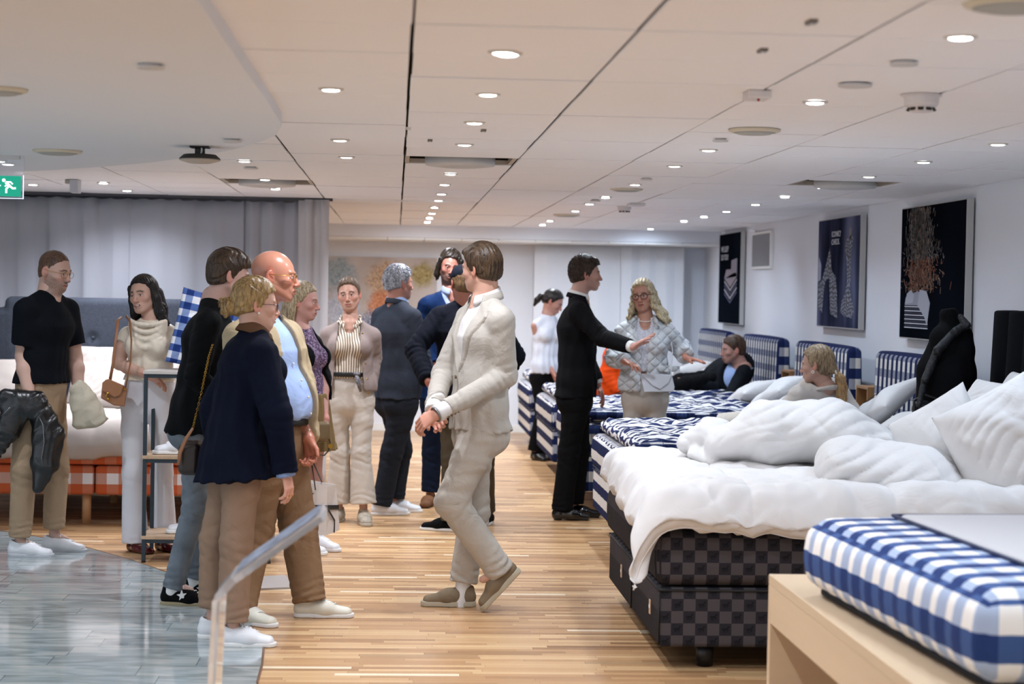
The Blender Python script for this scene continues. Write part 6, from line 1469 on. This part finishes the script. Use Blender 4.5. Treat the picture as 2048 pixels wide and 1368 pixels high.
def dark_bg(name, stops, sc=1.2):
    m = mat(name, (.02, .02, .03), .6, spec=0); g = NG(m); co = g.coord(); x, y, z = g.sep(co)
    v = g.comb(g.m('MULTIPLY', y, 1.0), g.m('MULTIPLY', z, .25)); g.L.new(g.ramp(g.noise(v, sc, 2), stops), m.node_tree.nodes['Principled BSDF'].inputs['Base Color']); return m
wt = mat('print_white', 'd9dade', .5)
e, at = poster(1440, 1483, 2.26, 1.31, 'dark poster with the words WE SLEEP and a striped bed stack', dark_bg('poster_night', [(.3, lin('101319')), (.7, lin('1a1f2a'))]))
text_on(e, at, .10, .80, 'WE SLEEP\nDO YOU?', .085, 1.15, wt)
b = MB()
def quad(at_, pts, mi): b.add([at_(s, t, .0004+.0001*mi) for s, t in pts], [(3, 2, 1, 0)], mi)
for k in range(5):
    t = .25+.045*k; quad(at, [(.28, t+.07), (.56, t-.03), (.56, t-.005), (.28, t+.095)], 0 if k % 2 else 1); quad(at, [(.56, t-.03), (.86, t+.09), (.86, t+.115), (.56, t-.005)], 0 if k % 2 else 1)
quad(at, [(.28, .50), (.56, .40), (.86, .52), (.86, .58), (.62, .66), (.36, .60)][:4], 2); quad(at, [(.28, .50), (.86, .52), (.80, .60), (.36, .60)], 2); quad(at, [(.58, .56), (.86, .56), (.86, .72), (.60, .70)], 3)
b.build('artwork', [mat('art_cream', 'b7aeb6', .6), mat('art_navy', '28325a', .6), mat('art_mauve', '9a8e98', .6), mat('art_rose', '8d8590', .6)], e)
e, at = poster(1638, 1722, 2.235, 1.365, 'grey blue poster reading ICONIC? CHECK. with a tall draped figure', dark_bg('poster_bluegrey', [(.36, lin('1b1d29')), (.52, lin('3c3f54')), (.68, lin('6f738c'))], 2.2))
text_on(e, at, .34, .835, 'ICONIC?\nCHECK.', .062, 1.25, wt)
chk = mat('art_check', (.1, .1, .1), .6); g = NG(chk); co = g.coord(); nz = g.sep(g.noise(co, 9, 2, 0, True)); x, y, z = g.sep(co)
a1 = g.m('FRACT', g.m('MULTIPLY', g.m('ADD', y, g.m('MULTIPLY', nz[0], .12)), 22)); a2 = g.m('FRACT', g.m('MULTIPLY', g.m('ADD', z, g.m('MULTIPLY', nz[1], .12)), 30))
g.L.new(g.mix(g.m('LESS_THAN', a1, .5), g.mix(g.m('LESS_THAN', a2, .5), lin('8f94a6'), lin('2b2e3a')), g.mix(g.m('LESS_THAN', a2, .5), lin('383c4c'), lin('0e1018'))), chk.node_tree.nodes['Principled BSDF'].inputs['Base Color'])
b = MB(); rr = random.Random(5)
def blob(at_, pts, mi, d=.0006): b.add([at_(s, t, d) for s, t in pts], [tuple(range(len(pts)-1, -1, -1))], mi)
blob(at, [(.70, .10), (.86, .09), (.90, .16), (.84, .28), (.80, .34), (.82, .50), (.80, .66), (.86, .80), (.80, .84), (.76, .80), (.70, .82), (.67, .72), (.72, .58), (.73, .42), (.70, .32), (.62, .24), (.58, .14)], 0)
blob(at, [(.76, .80), (.80, .80), (.81, .88), (.785, .91), (.76, .88)], 1)
blob(at, [(.02, .18), (.14, .12), (.16, .30), (.20, .42), (.30, .46), (.32, .30), (.34, .12), (.52, .08), (.50, .30), (.46, .46), (.36, .52), (.30, .74), (.20, .56), (.12, .44), (.03, .40)], 0)
blob(at, [(.015, .42), (.08, .44), (.09, .58), (.02, .66)], 2)
b.build('artwork', [chk, mat('art_skin', '7f6d6a', .6), mat('art_grey', '8f93a6', .6)], e)
e, at = poster(1804, 1934, 2.225, 1.335, 'black poster with exploding fibres above a striped bed with a white cloth', dark_bg('poster_black', [(.3, lin('0c0e13')), (.7, lin('14171f'))]))
b = MB(); rr = random.Random(8)
for i in range(1900):
    a = rr.random(); s_ = .30+rr.gauss(0, .12)*(1-.3*a)+(.22*rr.random()**2 if a < .6 else 0)*rr.choice((0, 1)); t_ = .36+.62*a
    if s_ < .01 or s_ > .95: continue
    L = rr.uniform(.008, .035); an = rr.uniform(0, 3.14) if a < .5 else rr.gauss(1.3, .35); w_ = .0022; ds, dt = L*math.cos(an)*.6, L*math.sin(an)
    mi = rr.choice((0, 1, 2, 1)) if a < .38 else rr.choice((3, 4, 3, 3, 1))
    b.add([at(s_-ds, t_-dt, .0006), at(s_+ds, t_+dt, .0006), at(s_+ds+w_*2, t_+dt+w_, .0006), at(s_-ds+w_*2, t_-dt+w_, .0006)], [(0, 1, 2, 3)], mi)
for k in range(11): blob(at, [(.085, .075+.016*k), (.47, .075+.016*k), (.47, .083+.016*k), (.085, .083+.016*k)], 5 if k % 2 else 6, .0008)
blob(at, [(.085, .25), (.47, .25), (.46, .30), (.30, .36), (.10, .31)], 7, .0008); blob(at, [(.30, .25), (.33, .37), (.44, .36), (.50, .27), (.46, .10), (.42, .16)], 8, .0010); blob(at, [(.09, .26), (.12, .34), (.19, .37), (.24, .33), (.22, .27)], 8, .0010)
b.build('artwork', [mat('fibre_orange', 'a8552c', .6), mat('fibre_tan', '9a7a64', .6), mat('fibre_rust', '6e3420', .6), mat('fibre_grey', '57524f', .6), mat('fibre_white', '8f8a88', .6), mat('art_dark', '1c2440', .6), mat('art_pale', 'c9ccd6', .6), mat('art_mid', '8b8e9c', .6), mat('art_cloth', 'a3a6b2', .6)], e)
# wall speaker grille
ya = ptx(1503, 500, XW-.03).y; yb = ptx(1541, 500, XW-.03).y
e = empty('wall_speaker', (XW-.02, (ya+yb)/2, 1.9), label='grey square grille in a white frame between the two far posters', cat='wall speaker')
z1 = 1.6+(594-466)/(FPX/ya); z0 = 1.6+(594-532)/(FPX/yb)-.02
MB().box((XW-.03, yb, z0), (XW-.001, ya, z1)).build('frame', whitep, e, bevel=.003)
MB().box((XW-.033, yb+.045, z0+.025), (XW-.0301, ya-.045, z1-.025)).build('grille', mat('grille_grey', '86868a', .7, bump=.4, bscale=300, bdist=.002), e)
# large picture on the far wall
a = pt(655, 512, YF-.03); c = pt(872, 665, YF-.03)
e = empty('wall_picture', ((a.x+c.x)/2, YF-.03, 1.1), label='large picture of dried flowers and fibres on the far wall', cat='picture')
zb = 1.6+(581-700)/176
pm = mat('flower_picture', (1, 1, 1), .6, spec=.2); g = NG(pm); co = g.coord(); x, y, z = g.sep(co)
base = g.ramp(g.noise(co, 1.6, 4, .8), [(.3, lin('b0a49c')), (.5, lin('c4b8b0')), (.7, lin('cfc7c4'))])
def spot(cx, cz, r): 
    dx = g.m('SUBTRACT', x, cx); dz = g.m('SUBTRACT', z, cz); d = g.m('SQRT', g.m('ADD', g.m('MULTIPLY', dx, dx), g.m('MULTIPLY', dz, dz))); d = g.m('ADD', d, g.m('MULTIPLY', g.m('SUBTRACT', g.noise(co, 9, 4), .5), .7*r)); return g.m('MINIMUM', 1.0, g.m('MAXIMUM', 0.0, g.m('DIVIDE', g.m('SUBTRACT', r*.8, d), r*.35)))
fl = g.noise(co, 22, 4, 2.5)
cols = [(-.66, 1.78, .24, '7d8a90', 'a9b4b8'), (-.12, 1.70, .26, '8d705c', 'd0b090'), (-.14, 1.42, .22, 'a4532c', 'd69a74'), (.30, 1.78, .17, '83703f', 'b9a878'), (-.62, 1.35, .26, '9da3b2', 'd0d3dd'), (-.30, 1.15, .24, '1f2c58', 'b9bac4')]
X_ = base
for cx, cz, r, c1, c2 in cols: X_ = g.mix(spot(cx-e.location.x, cz-1.1, r*1.25), X_, g.ramp(fl, [(.35, lin(c1)), (.6, lin(c2))]))
g.L.new(X_, pm.node_tree.nodes['Principled BSDF'].inputs['Base Color'])
o = MB().box((a.x-.1, YF-.035, zb), (c.x, YF-.001, a.z)).build('canvas', pm, e, world=True)
# ------------------------------------------------------------------ shelf unit with shoes and a checked cushion
dkst = mat('slate_steel', '27333b', .45, metal=.3); shw = mat('shelf_wood', 'b3977a', .5, var=.12, vscale=8, stretch=(2, 12, 1)); shg = mat('shelf_pale', 'b9b4ae', .5)
xa, xb = -1.44, -.70; ya, yb = 10.75, 11.12
e = empty('shelf_unit', ((xa+xb)/2, ya, 0), label='dark steel shelf unit with pale wooden shelves behind the navy coat', cat='shelf')
for (x, y) in ((xa, ya), (xb-.022, ya), (xa, yb-.022), (xb-.022, yb-.022)):
    o = MB().box((x, y, .012), (x+.022, y+.022, 1.09)).build('post', dkst, e, bevel=.002)
    MB().lathe((x+.011, y+.011, 0), [(.013, 0), (.013, .008), (.008, .012)], 12).build('foot', blackl, o)
for z, mt in ((.135, shw), (.60, shw), (1.09, shg)):
    b = MB(); b.box((xa+.022, ya, z-.022), (xb-.022, ya+.02, z)).box((xa+.022, yb-.02, z-.022), (xb-.022, yb, z)).box((xa, ya+.02, z-.022), (xa+.02, yb-.02, z)).box((xb-.02, ya+.02, z-.022), (xb, yb-.02, z)); b.build('rail', dkst, e, bevel=.001)
    MB().box((xa-.004, ya-.005, z), (xb+.004, yb+.005, z+.020)).build('shelf', mt, e, bevel=.002)
class Stub: pass
def display_shoe(x, y, z, yaw, lb, mt=wleather):
    s = Person.__new__(Person); s.legs = {'L': dict(a=np.array((x, y, z)), yaw=yaw, pit=.001)}; s.e = None
    n0 = set(bpy.data.objects.keys()); s.legs['L']['a'] = np.array((x, y, z+.088))
    o = s.shoe('L', 'sneaker', mt, white_sole, lacem, ln=.27); tag(o, lb, 'shoe'); return o
display_shoe(-1.20, 10.87, .622, -84, 'white display shoe on the middle wooden shelf'); display_shoe(-1.12, 10.90, .157, -84, 'white display shoe on the lowest wooden shelf')
bchk = check_mat('blue_gingham_cushion', .085, .085, '1d3470', '7f93bd', '4a64a0', 'dfe1e8')
pillow('cushion', (-1.12, 10.98, 1.335), .36, .45, .12, rot(86, 0, 8) @ Matrix.Rotation(R(-13), 4, 'Z'), bchk, 'blue and white gingham cushion standing on top of the shelf unit', cat='cushion', seed=41, crinkle=.005, pointy=.05)
pillow('cushion', (-.93, 10.90, .30), .34, .30, .12, rot(80, 0, 10) @ Matrix.Rotation(R(20), 4, 'Z'), bchk, 'folded blue and white cushion on the lowest shelf beside the jeans', cat='cushion', seed=42, crinkle=.01)
q0 = ptz(512, 1181, 0); q1 = ptz(586, 1178, 0); q2 = ptz(572, 1154, 0); q3 = ptz(508, 1157, 0)
tag(MB().prism([(q.x, q.y) for q in (q0, q1, q2, q3)], .0, .012).build('floor_board', mat('grey_board', 'a39a94', .6), bevel=.002), 'thin grey board lying on the floor by the bald man', 'board')
# ------------------------------------------------------------------ bags and coats
tanl = mat('tan_leather', '8f5f3d', .42, bump=.15, bscale=200, bdist=.001); YB = 11.02
e = empty('handbag', tuple(pt(228, 812, YB)), label='small tan leather shoulder bag with gold clasp on the cream woman', cat='handbag')
Q = lambda u, v, d=0: pt(180+u/6.218, 700+v/6.218, YB+d)
def slab(pts, d0, d1): 
    n = len(pts); return [Q(u, v, d0) for u, v in pts]+[Q(u, v, d1+dd) for (u, v), dd in zip(pts, [0]*n)], [tuple(range(n-1, -1, -1)), tuple(range(n, 2*n))]+[(i, (i+1) % n, n+(i+1) % n, n+i) for i in range(n)]
MB().add(*slab([(135, 600), (155, 400), (235, 362), (420, 440), (465, 480), (430, 705), (300, 690)], -.03, .04)).build('body', tanl, e, bevel=.006, seg=3)
MB().add(*slab([(150, 510), (155, 420), (190, 370), (235, 358), (420, 445), (380, 560), (310, 592)], -.042, -.029)).build('flap', tanl, e, bevel=.004)
b = MB(); b.tube([Q(205, 525, -.046), Q(245, 540, -.046)], .004, 8); b.tube([Q(222, 530, -.046), Q(200, 575, -.046), Q(235, 600, -.046)], .004, 8); b.lathe(Q(225, 612, -.046), [(.008, -.003), (.008, .003)], 12, axis='y'); b.lathe(Q(430, 490, -.035), [(.007, -.003), (.007, .003)], 12, axis='y'); b.build('clasp', gold, e, smooth=True)
b = MB(); b.tube([Q(250, 370, -.02), Q(285, 180, -.02), Q(305, 0, -.02), pt(236, 640, YB+.02), pt(243, 634, YB+.14)], .009, 8, flat=.3); b.tube([Q(440, 470, -.02), Q(475, 300, -.06), pt(262, 720, YB-.03), pt(263, 680, YB+.0), pt(259, 640, YB+.10), pt(252, 632, YB+.17)], .010, 8, flat=.35); b.build('strap', tanl, e, smooth=True)
# leather jacket over the hand of the man in the T-shirt
Yj = 10.82; Q = lambda u, v, d=0: np.array(pt(u, v, Yj+d))
V = Vol(); w_ = [(.010, .06, .5, .4, 2.0)]
V.cap(Q(62, 815, -.02), Q(10, 800, .02), .035, .045, .02, .06, .06, lat=(0, 1, 0)); V.cap(Q(12, 790, 0), Q(60, 795, 0), .035, .03, .02); V.cap(Q(45, 800), Q(15, 860), .07, .07, .02, .05, .05, lat=(1, 0, 0)); V.cap(Q(15, 860), Q(-10, 905), .06, .04, .02, .04, .03, lat=(1, 0, 0), wr=[(.006, .03, .6, .2, 1.5)])
V.cap(Q(75, 800), Q(98, 870), .05, .085, .02, .05, .05, lat=(1, 0, 0), wr=[(.006, .05, .5, .3, 1)]); V.cap(Q(98, 870), Q(90, 930), .085, .075, .02, .05, .045, lat=(1, 0, 0)); V.cap(Q(90, 930), Q(78, 975), .075, .035, .02, .045, .035, lat=(1, 0, 0))
V.fn(lambda X, Y, Z, D: D-.004*wob(X, Y, Z, 22, 1)-.005*(1-2*np.abs(wob(X, Y, Z*.4, 26, 2))))
e = link('leather_jacket', V.mesh('leather_jacket', .006), blackl); tag(e, 'black leather jacket hanging from the hand of the man in the T-shirt', 'jacket')
b = MB(); b.tube([Q(78, 832, -.075), Q(86, 850, -.085), Q(88, 885, -.075), Q(83, 915, -.065), Q(86, 935, -.05)], .0028, 6); b.tube([Q(3, 832, -.07), Q(20, 815, -.075)], .0028, 6); b.build('zipper', steel, e, smooth=True, world=False)
V = Vol(); Yj = 10.98; V.cap(Q(152, 775), Q(172, 800), .05, .06, .02, .03, .03, lat=(1, 0, 0)); V.cap(Q(172, 800), Q(190, 845), .06, .07, .02, .03, .025, lat=(1, 0, 0)); V.cap(Q(160, 800), Q(160, 848), .05, .04, .02, .03, .025, lat=(1, 0, 0));
V.fn(lambda X, Y, Z, D: D-.006*(1-2*np.abs(wob(X, Y, Z*.6, 30, 5)))); tag(link('coat', V.mesh('coat', .006), cloth('ecru_cloth', 'bdb5a2', wr=.5)), 'ecru coat over the far arm of the man in the T-shirt', 'coat')
# chain bag of the navy coat woman
Yc = 8.12; e = empty('shoulder_bag', tuple(pt(366, 880, Yc+.35)), label='brown and black shoulder bag with a chain strap beside the navy coat', cat='handbag')
b = MB(); qs = [pt(425, 690, Yc+.32), pt(418, 712, Yc+.22), pt(411, 745, Yc+.20), pt(404, 780, Yc+.2), pt(392, 830, Yc+.22), pt(386, 856, Yc+.25)]
pts = []
for i in range(len(qs)-1):
    for k in range(9): pts.append(qs[i].lerp(qs[i+1], k/9))
for i, q in enumerate(pts): 
    t = (pts[min(i+1, len(pts)-1)]-pts[max(i-1, 0)]).normalized(); s_ = Vector((0, 1, 0)) if i % 2 else Vector((1, 0, 0)); s_ = (s_-t*s_.dot(t)).normalized()
    b.tube([q+t*.0075*math.cos(a)+s_*.0042*math.sin(a) for a in np.linspace(0, 6.28, 8, endpoint=False)], .0012, 4, closed=True)
b.build('chain', gold, e, smooth=True)
MB().tube([pt(386, 856, Yc+.25), pt(372, 878, Yc+.28), pt(360, 905, Yc+.3), pt(357, 930, Yc+.3)], [.007, .011, .013, .010], 8, flat=.4).build('strap', tanl, e, smooth=True)
V = Vol(); V.box(pt(382, 915, Yc+.42), (.05, .10, .075), .03, 0); link('body', V.mesh('body', .006), mat('dark_brown_leather', '241712', .4, bump=.2), e)
# white shopping bag
Yb = 9.35; e = empty('shopping_bag', tuple(pt(640, 1062, Yb)), label='white paper shopping bag with black ribbon held by the bald man', cat='shopping bag')
Q = lambda u, v, d=0: pt(280+u/2.85, 860+v/2.85, Yb+d)
pw_ = mat('paper_white', 'dcd3cc', .55, wr=.15)
A0, A1, B0, B1 = Q(950, 290), Q(1068, 320), Q(990, 590), Q(1060, 602); D1, D0 = Q(1118, 312, .16), Q(1138, 570, .16)
A0b, B0b = Q(955, 285, .16), Q(1000, 575, .16)
A0 = Q(905, 290); B0 = Q(915, 585); A0b = A0+(D1-A1); B0b = B0+(D0-B1)
b = MB(); b.add([B0, B1, D0, B0b, A0, A1, D1, A0b], [(0, 1, 5, 4), (1, 2, 6, 5), (2, 3, 7, 6), (3, 0, 4, 7), (3, 2, 1, 0)]); o = b.build('paper_body', pw_, e); sm = o.modifiers.new('thickness', 'SOLIDIFY'); sm.thickness = .003
rib = mat('black_ribbon', '0a0a0b', .45); n = (A1-A0).cross(B0-A0).normalized(); n = n if n.y < 0 else -n; n2 = (D1-A1).cross(B1-A1).normalized(); n2 = n2 if n2.x > 0 else -n2
def strip(pts, w0, nn): 
    b = MB(); b.tube([p_+nn*.004 for p_ in pts], w0, 8, flat=.12, up=(0, 0, 1)); return b
m0 = A1.lerp(B1, .43); m1 = A0.lerp(B0, .50)
strip([m1, m0], .012, n).build('ribbon', rib, e); strip([m0, D1.lerp(D0, .50)], .012, n2).build('ribbon', rib, e); strip([A1.lerp(B1, .45), D1.lerp(D0, .62).lerp(B1, .35), D0.lerp(B1, .45)], .007, n2).build('ribbon', rib, e)
hd_ = Vector(pt(622, 915, 8.97)); b = MB(); b.tube([Q(1000, 340, -.004), hd_], .0035, 6); b.tube([Q(1036, 296, .16), hd_], .0035, 6); b.build('rope_handle', rib, e, smooth=True)
b = MB(); c_ = Q(953, 356)+n*.0045
for k in range(5): 
    q = c_+(A1-A0).normalized()*(k*.0075); b.box(q-Vector((.0022, .0006, .003)), q+Vector((.0022, .0006, .003)))
b.build('shop_print', rib, e)
# olive bag of the purple blouse woman
Yo = 11.1; Q = lambda u, v, d=0: pt(280+u/2.85, 860+v/2.85, Yo+d)
e = empty('handbag', tuple(Q(1040, 140)), label='olive handbag with round brass disc held by the woman in purple', cat='handbag')
olv = mat('olive_leather', '6e5a3c', .5); V = Vol(); V.box(Q(1030, 5), (.055, .04, .055), .02, 0); V.cap(Q(1000, 70), Q(1062, 60), .008, .008, .005); link('body', V.mesh('body', .005), olv, e)
b = MB(); b.tube([Q(1008, 50), Q(1005, 110), Q(1020, 140), Q(1050, 145), Q(1075, 118), Q(1085, 75), Q(1070, 20)], .0045, 8); b.build('handle', mat('dark_olive', '3b3220', .4), e, smooth=True)
MB().lathe(Q(1085, 92, -.01), [(.014, -.002), (.014, .002)], 16, axis='y').build('brass_disc', gold, e)
# grey folded clutch of the quilted jacket woman
Yq = 12.62; e = empty('clutch_bag', tuple(pt(1315, 785, Yq)), label='silver grey envelope clutch hanging on the white quilted jacket', cat='handbag')
Q = lambda u, v, d=0: pt(1020+u/3.42, 470+v/3.42, Yq+d)
cg = mat('silver_leather', 'bfc0c6', .45, bump=.2, bscale=150, bdist=.001)
def plate_(pts, d0, d1):
    n = len(pts); return [Q(u, v, d0) for u, v in pts]+[Q(u, v, d1) for u, v in pts], [tuple(range(n-1, -1, -1)), tuple(range(n, 2*n))]+[(i, (i+1) % n, n+(i+1) % n, n+i) for i in range(n)]
MB().add(*plate_([(890, 950), (1108, 960), (1126, 1040), (1118, 1072), (918, 1074)], -.012, .03)).build('body', cg, e, bevel=.004)
MB().add(*plate_([(892, 948), (1108, 955), (1085, 1010), (1028, 1055), (975, 1030)], -.022, -.012)).build('flap', cg, e, bevel=.003)
MB().tube([Q(1100, 955), pt(1345, 700, Yq+.18), pt(1338, 660, Yq+.30)], .004, 6).build('strap', cg, e, smooth=True)
# orange scarf edges, coat hanging at the black haired woman
V = Vol(); Q = lambda u, v, d=0: np.array(pt(u, v, 17.3+d)); V.cap(Q(1104, 775), Q(1090, 810), .06, .06, .02, .04, .04, lat=(1, 0, 0)); V.cap(Q(1090, 810), Q(1078, 835), .05, .03, .02, .03, .03, lat=(1, 0, 0)); V.fn(lambda X, Y, Z, D: D-.005*wob(X, Y, Z, 30, 1))
tag(link('coat', V.mesh('coat', .008), cloth('grey_coat', '4a4c52')), 'dark grey coat hanging from the arm of the woman with black ponytail', 'coat')
# ------------------------------------------------------------------ dressed bust
Ym = 10.05; p = Person.__new__(Person); p.Y = Ym; c = ptz(1888, 900, .9); bx = pt(1888, 700, Ym)
e = empty('dress_form', (bx.x, Ym, 0), label='black tailor bust wearing a long black coat with patterned scarf', cat='dress form')
fab = cloth('black_velvet', '08080a', wr=.2); Q = lambda u, v, d=0: np.array(pt(u, v, Ym+d))
V = Vol(); V.cap(Q(1905, 668), Q(1898, 630), .055, .052, .02); V.plane(Q(1900, 617), (-.12, 0, 1)); V.cap(Q(1900, 680), Q(1900, 900), .12, .14, .03, .10, .10, lat=(1, .3, 0)); link('bust', V.mesh('bust', .006), fab, e)
MB().tube([(bx.x, Ym, .03), (bx.x, Ym, .9)], .018, 12).lathe((bx.x, Ym, 0), [(.16, 0), (.16, .015), (.03, .03)], 24).build('stand', blackl, e, smooth=True)
V = Vol(); la = np.array((math.cos(R(-30)), math.sin(R(-30)), 0))
V.cap(Q(1908, 668), Q(1893, 745), .105, .155, .04, .07, .12, lat=la); V.cap(Q(1893, 745), Q(1886, 830), .155, .155, .03, .12, .13, lat=la); V.cap(Q(1886, 830), Q(1884, 1100), .155, .165, .03, .13, .15, lat=la)
V.cap(Q(1915, 676, -.02), Q(1928, 700, -.05), .05, .05, .04); V.cap(Q(1928, 700, -.05), Q(1926, 870, -.10), .05, .042, .012); V.cap(Q(1880, 690, .04), Q(1856, 740, .1), .045, .045, .03)
V.cap(Q(1902, 655), Q(1900, 600), .060, .075, .01, mode='s'); V.fn(lambda X, Y, Z, D: D-.004*wob(X, Y, Z*.3, 24, 3)-.003*(1-2*np.abs(wob(X, Y, Z*.3, 17, 7)))); link('coat', V.mesh('coat', .007), bs, e)
V = Vol()
for (a_, b_, r0, r1) in (((1922, 634), (1934, 650), .018, .022), ((1934, 650), (1912, 662), .022, .024), ((1912, 662), (1876, 700), .024, .026), ((1876, 700), (1850, 760), .026, .022), ((1850, 760), (1838, 810), .022, .014)): V.cap(Q(*a_, -.085), Q(*b_, -.12), r0, r1, .012)
V.fn(lambda X, Y, Z, D: D-.003*wob(X, Y, Z, 60, 3)); sm_ = mat('patterned_scarf', '14161c', .6); g = NG(sm_); g.L.new(g.ramp(g.noise(g.coord(), 90, 2, 1), [(.5, lin('07080b')), (.66, lin('2c2f38'))]), sm_.node_tree.nodes['Principled BSDF'].inputs['Base Color']); link('scarf', V.mesh('scarf', .005), sm_, e)
Yh = 10.15; Q = lambda u, v, d=0: pt(u, v, Yh+d)
e = empty('leather_bag', tuple(Q(1850, 850)), label='black leather bag hanging below the coat of the tailor bust', cat='handbag')
V = Vol(); V.box(Q(1852, 850, -.15), (.07, .05, .13), .03, 0); V.cap(Q(1835, 818, -.15), Q(1885, 800, -.15), .03, .025, .02); link('body', V.mesh('body', .006), blackl, e)
MB().tube([Q(1830, 838, -.2), Q(1828, 800, -.2), Q(1850, 790, -.2), Q(1878, 798, -.2), Q(1880, 830, -.2)], .008, 8).build('handle', blackl, e, smooth=True)
# small wooden bedside boxes
wood = mat('oak_box', '9a7148', .5, var=.15, vscale=10)
def bedside(Y, u, lb, z=.99):
    x = 3.26; y0 = Y; 
    b = MB(); b.box((x+.0, y0, z-.02), (x+.2, y0+.32, z)).box((x+.0, y0, z-.34), (x+.2, y0+.32, z-.32)).box((x, y0, z-.32), (x+.2, y0+.02, z-.02)).box((x, y0+.30, z-.32), (x+.2, y0+.32, z-.02)).box((x+.18, y0+.02, z-.32), (x+.2, y0+.30, z-.02))
    b.box((x+.2, y0+.05, z-.3), (XW, y0+.27, z-.28)); tag(b.build('wall_shelf_box', wood, bevel=.003), lb, 'wall shelf')
bedside(12.58, 0, 'small open oak wall box between the two nearest striped headboards'); bedside(15.12, 0, 'small open oak wall box beside the reclining man')
# ------------------------------------------------------------------ clear sign holder in the foreground
Yg = 5.35; acr = bpy.data.materials.new('acrylic'); acr.use_nodes = True; ab = acr.node_tree.nodes['Principled BSDF']; ab.inputs['Transmission Weight'].default_value = .75; ab.inputs['Roughness'].default_value = .08; ab.inputs['IOR'].default_value = 1.35; ab.inputs['Base Color'].default_value = (.93, .96, 1, 1)
e = empty('sign_holder', (pt(430, 1368, Yg).x, Yg, 0), label='clear bent acrylic sign holder with a slanted printed panel in front of the group', cat='sign holder')
def sheet(p0, p1, th, d, name, mt, off=0):
    p0 = Vector(p0); p1 = Vector(p1); t = (p1-p0).normalized(); n = Vector((-t.z, 0, t.x)); b = MB(); vs = []
    for y in (-d, d):
        for q, s_ in ((p0, off), (p1, off), (p1, off+th), (p0, off+th)): r_ = q+n*s_; vs.append((r_.x, Yg+y, r_.z))
    b.add(vs, [(0, 1, 2, 3), (7, 6, 5, 4), (0, 4, 5, 1), (1, 5, 6, 2), (2, 6, 7, 3), (3, 7, 4, 0)]); return b.build(name, mt, e, bevel=.0015)
k1 = pt(447, 1190, Yg); k2 = pt(480, 1152, Yg); k3 = pt(652, 1030, Yg); g0 = Vector((pt(430, 1368, Yg).x-.008, Yg, 0.01)); g1 = k1
sheet(g0, k1, .022, .11, 'upright', acr); sheet(k1, k2, .022, .11, 'bend', acr); sheet(k2, k3, .022, .14, 'panel', acr)
sheet(k2.lerp(k3, .04), k3.lerp(k2, .03), .0015, .135, 'printed_sheet', mat('sign_print', '6f7888', .4, var=.8, vscale=22), off=.024)
MB().box((g0.x-.12, Yg-.13, 0), (g0.x+.14, Yg+.13, .012)).build('foot_plate', acr, e, bevel=.002)
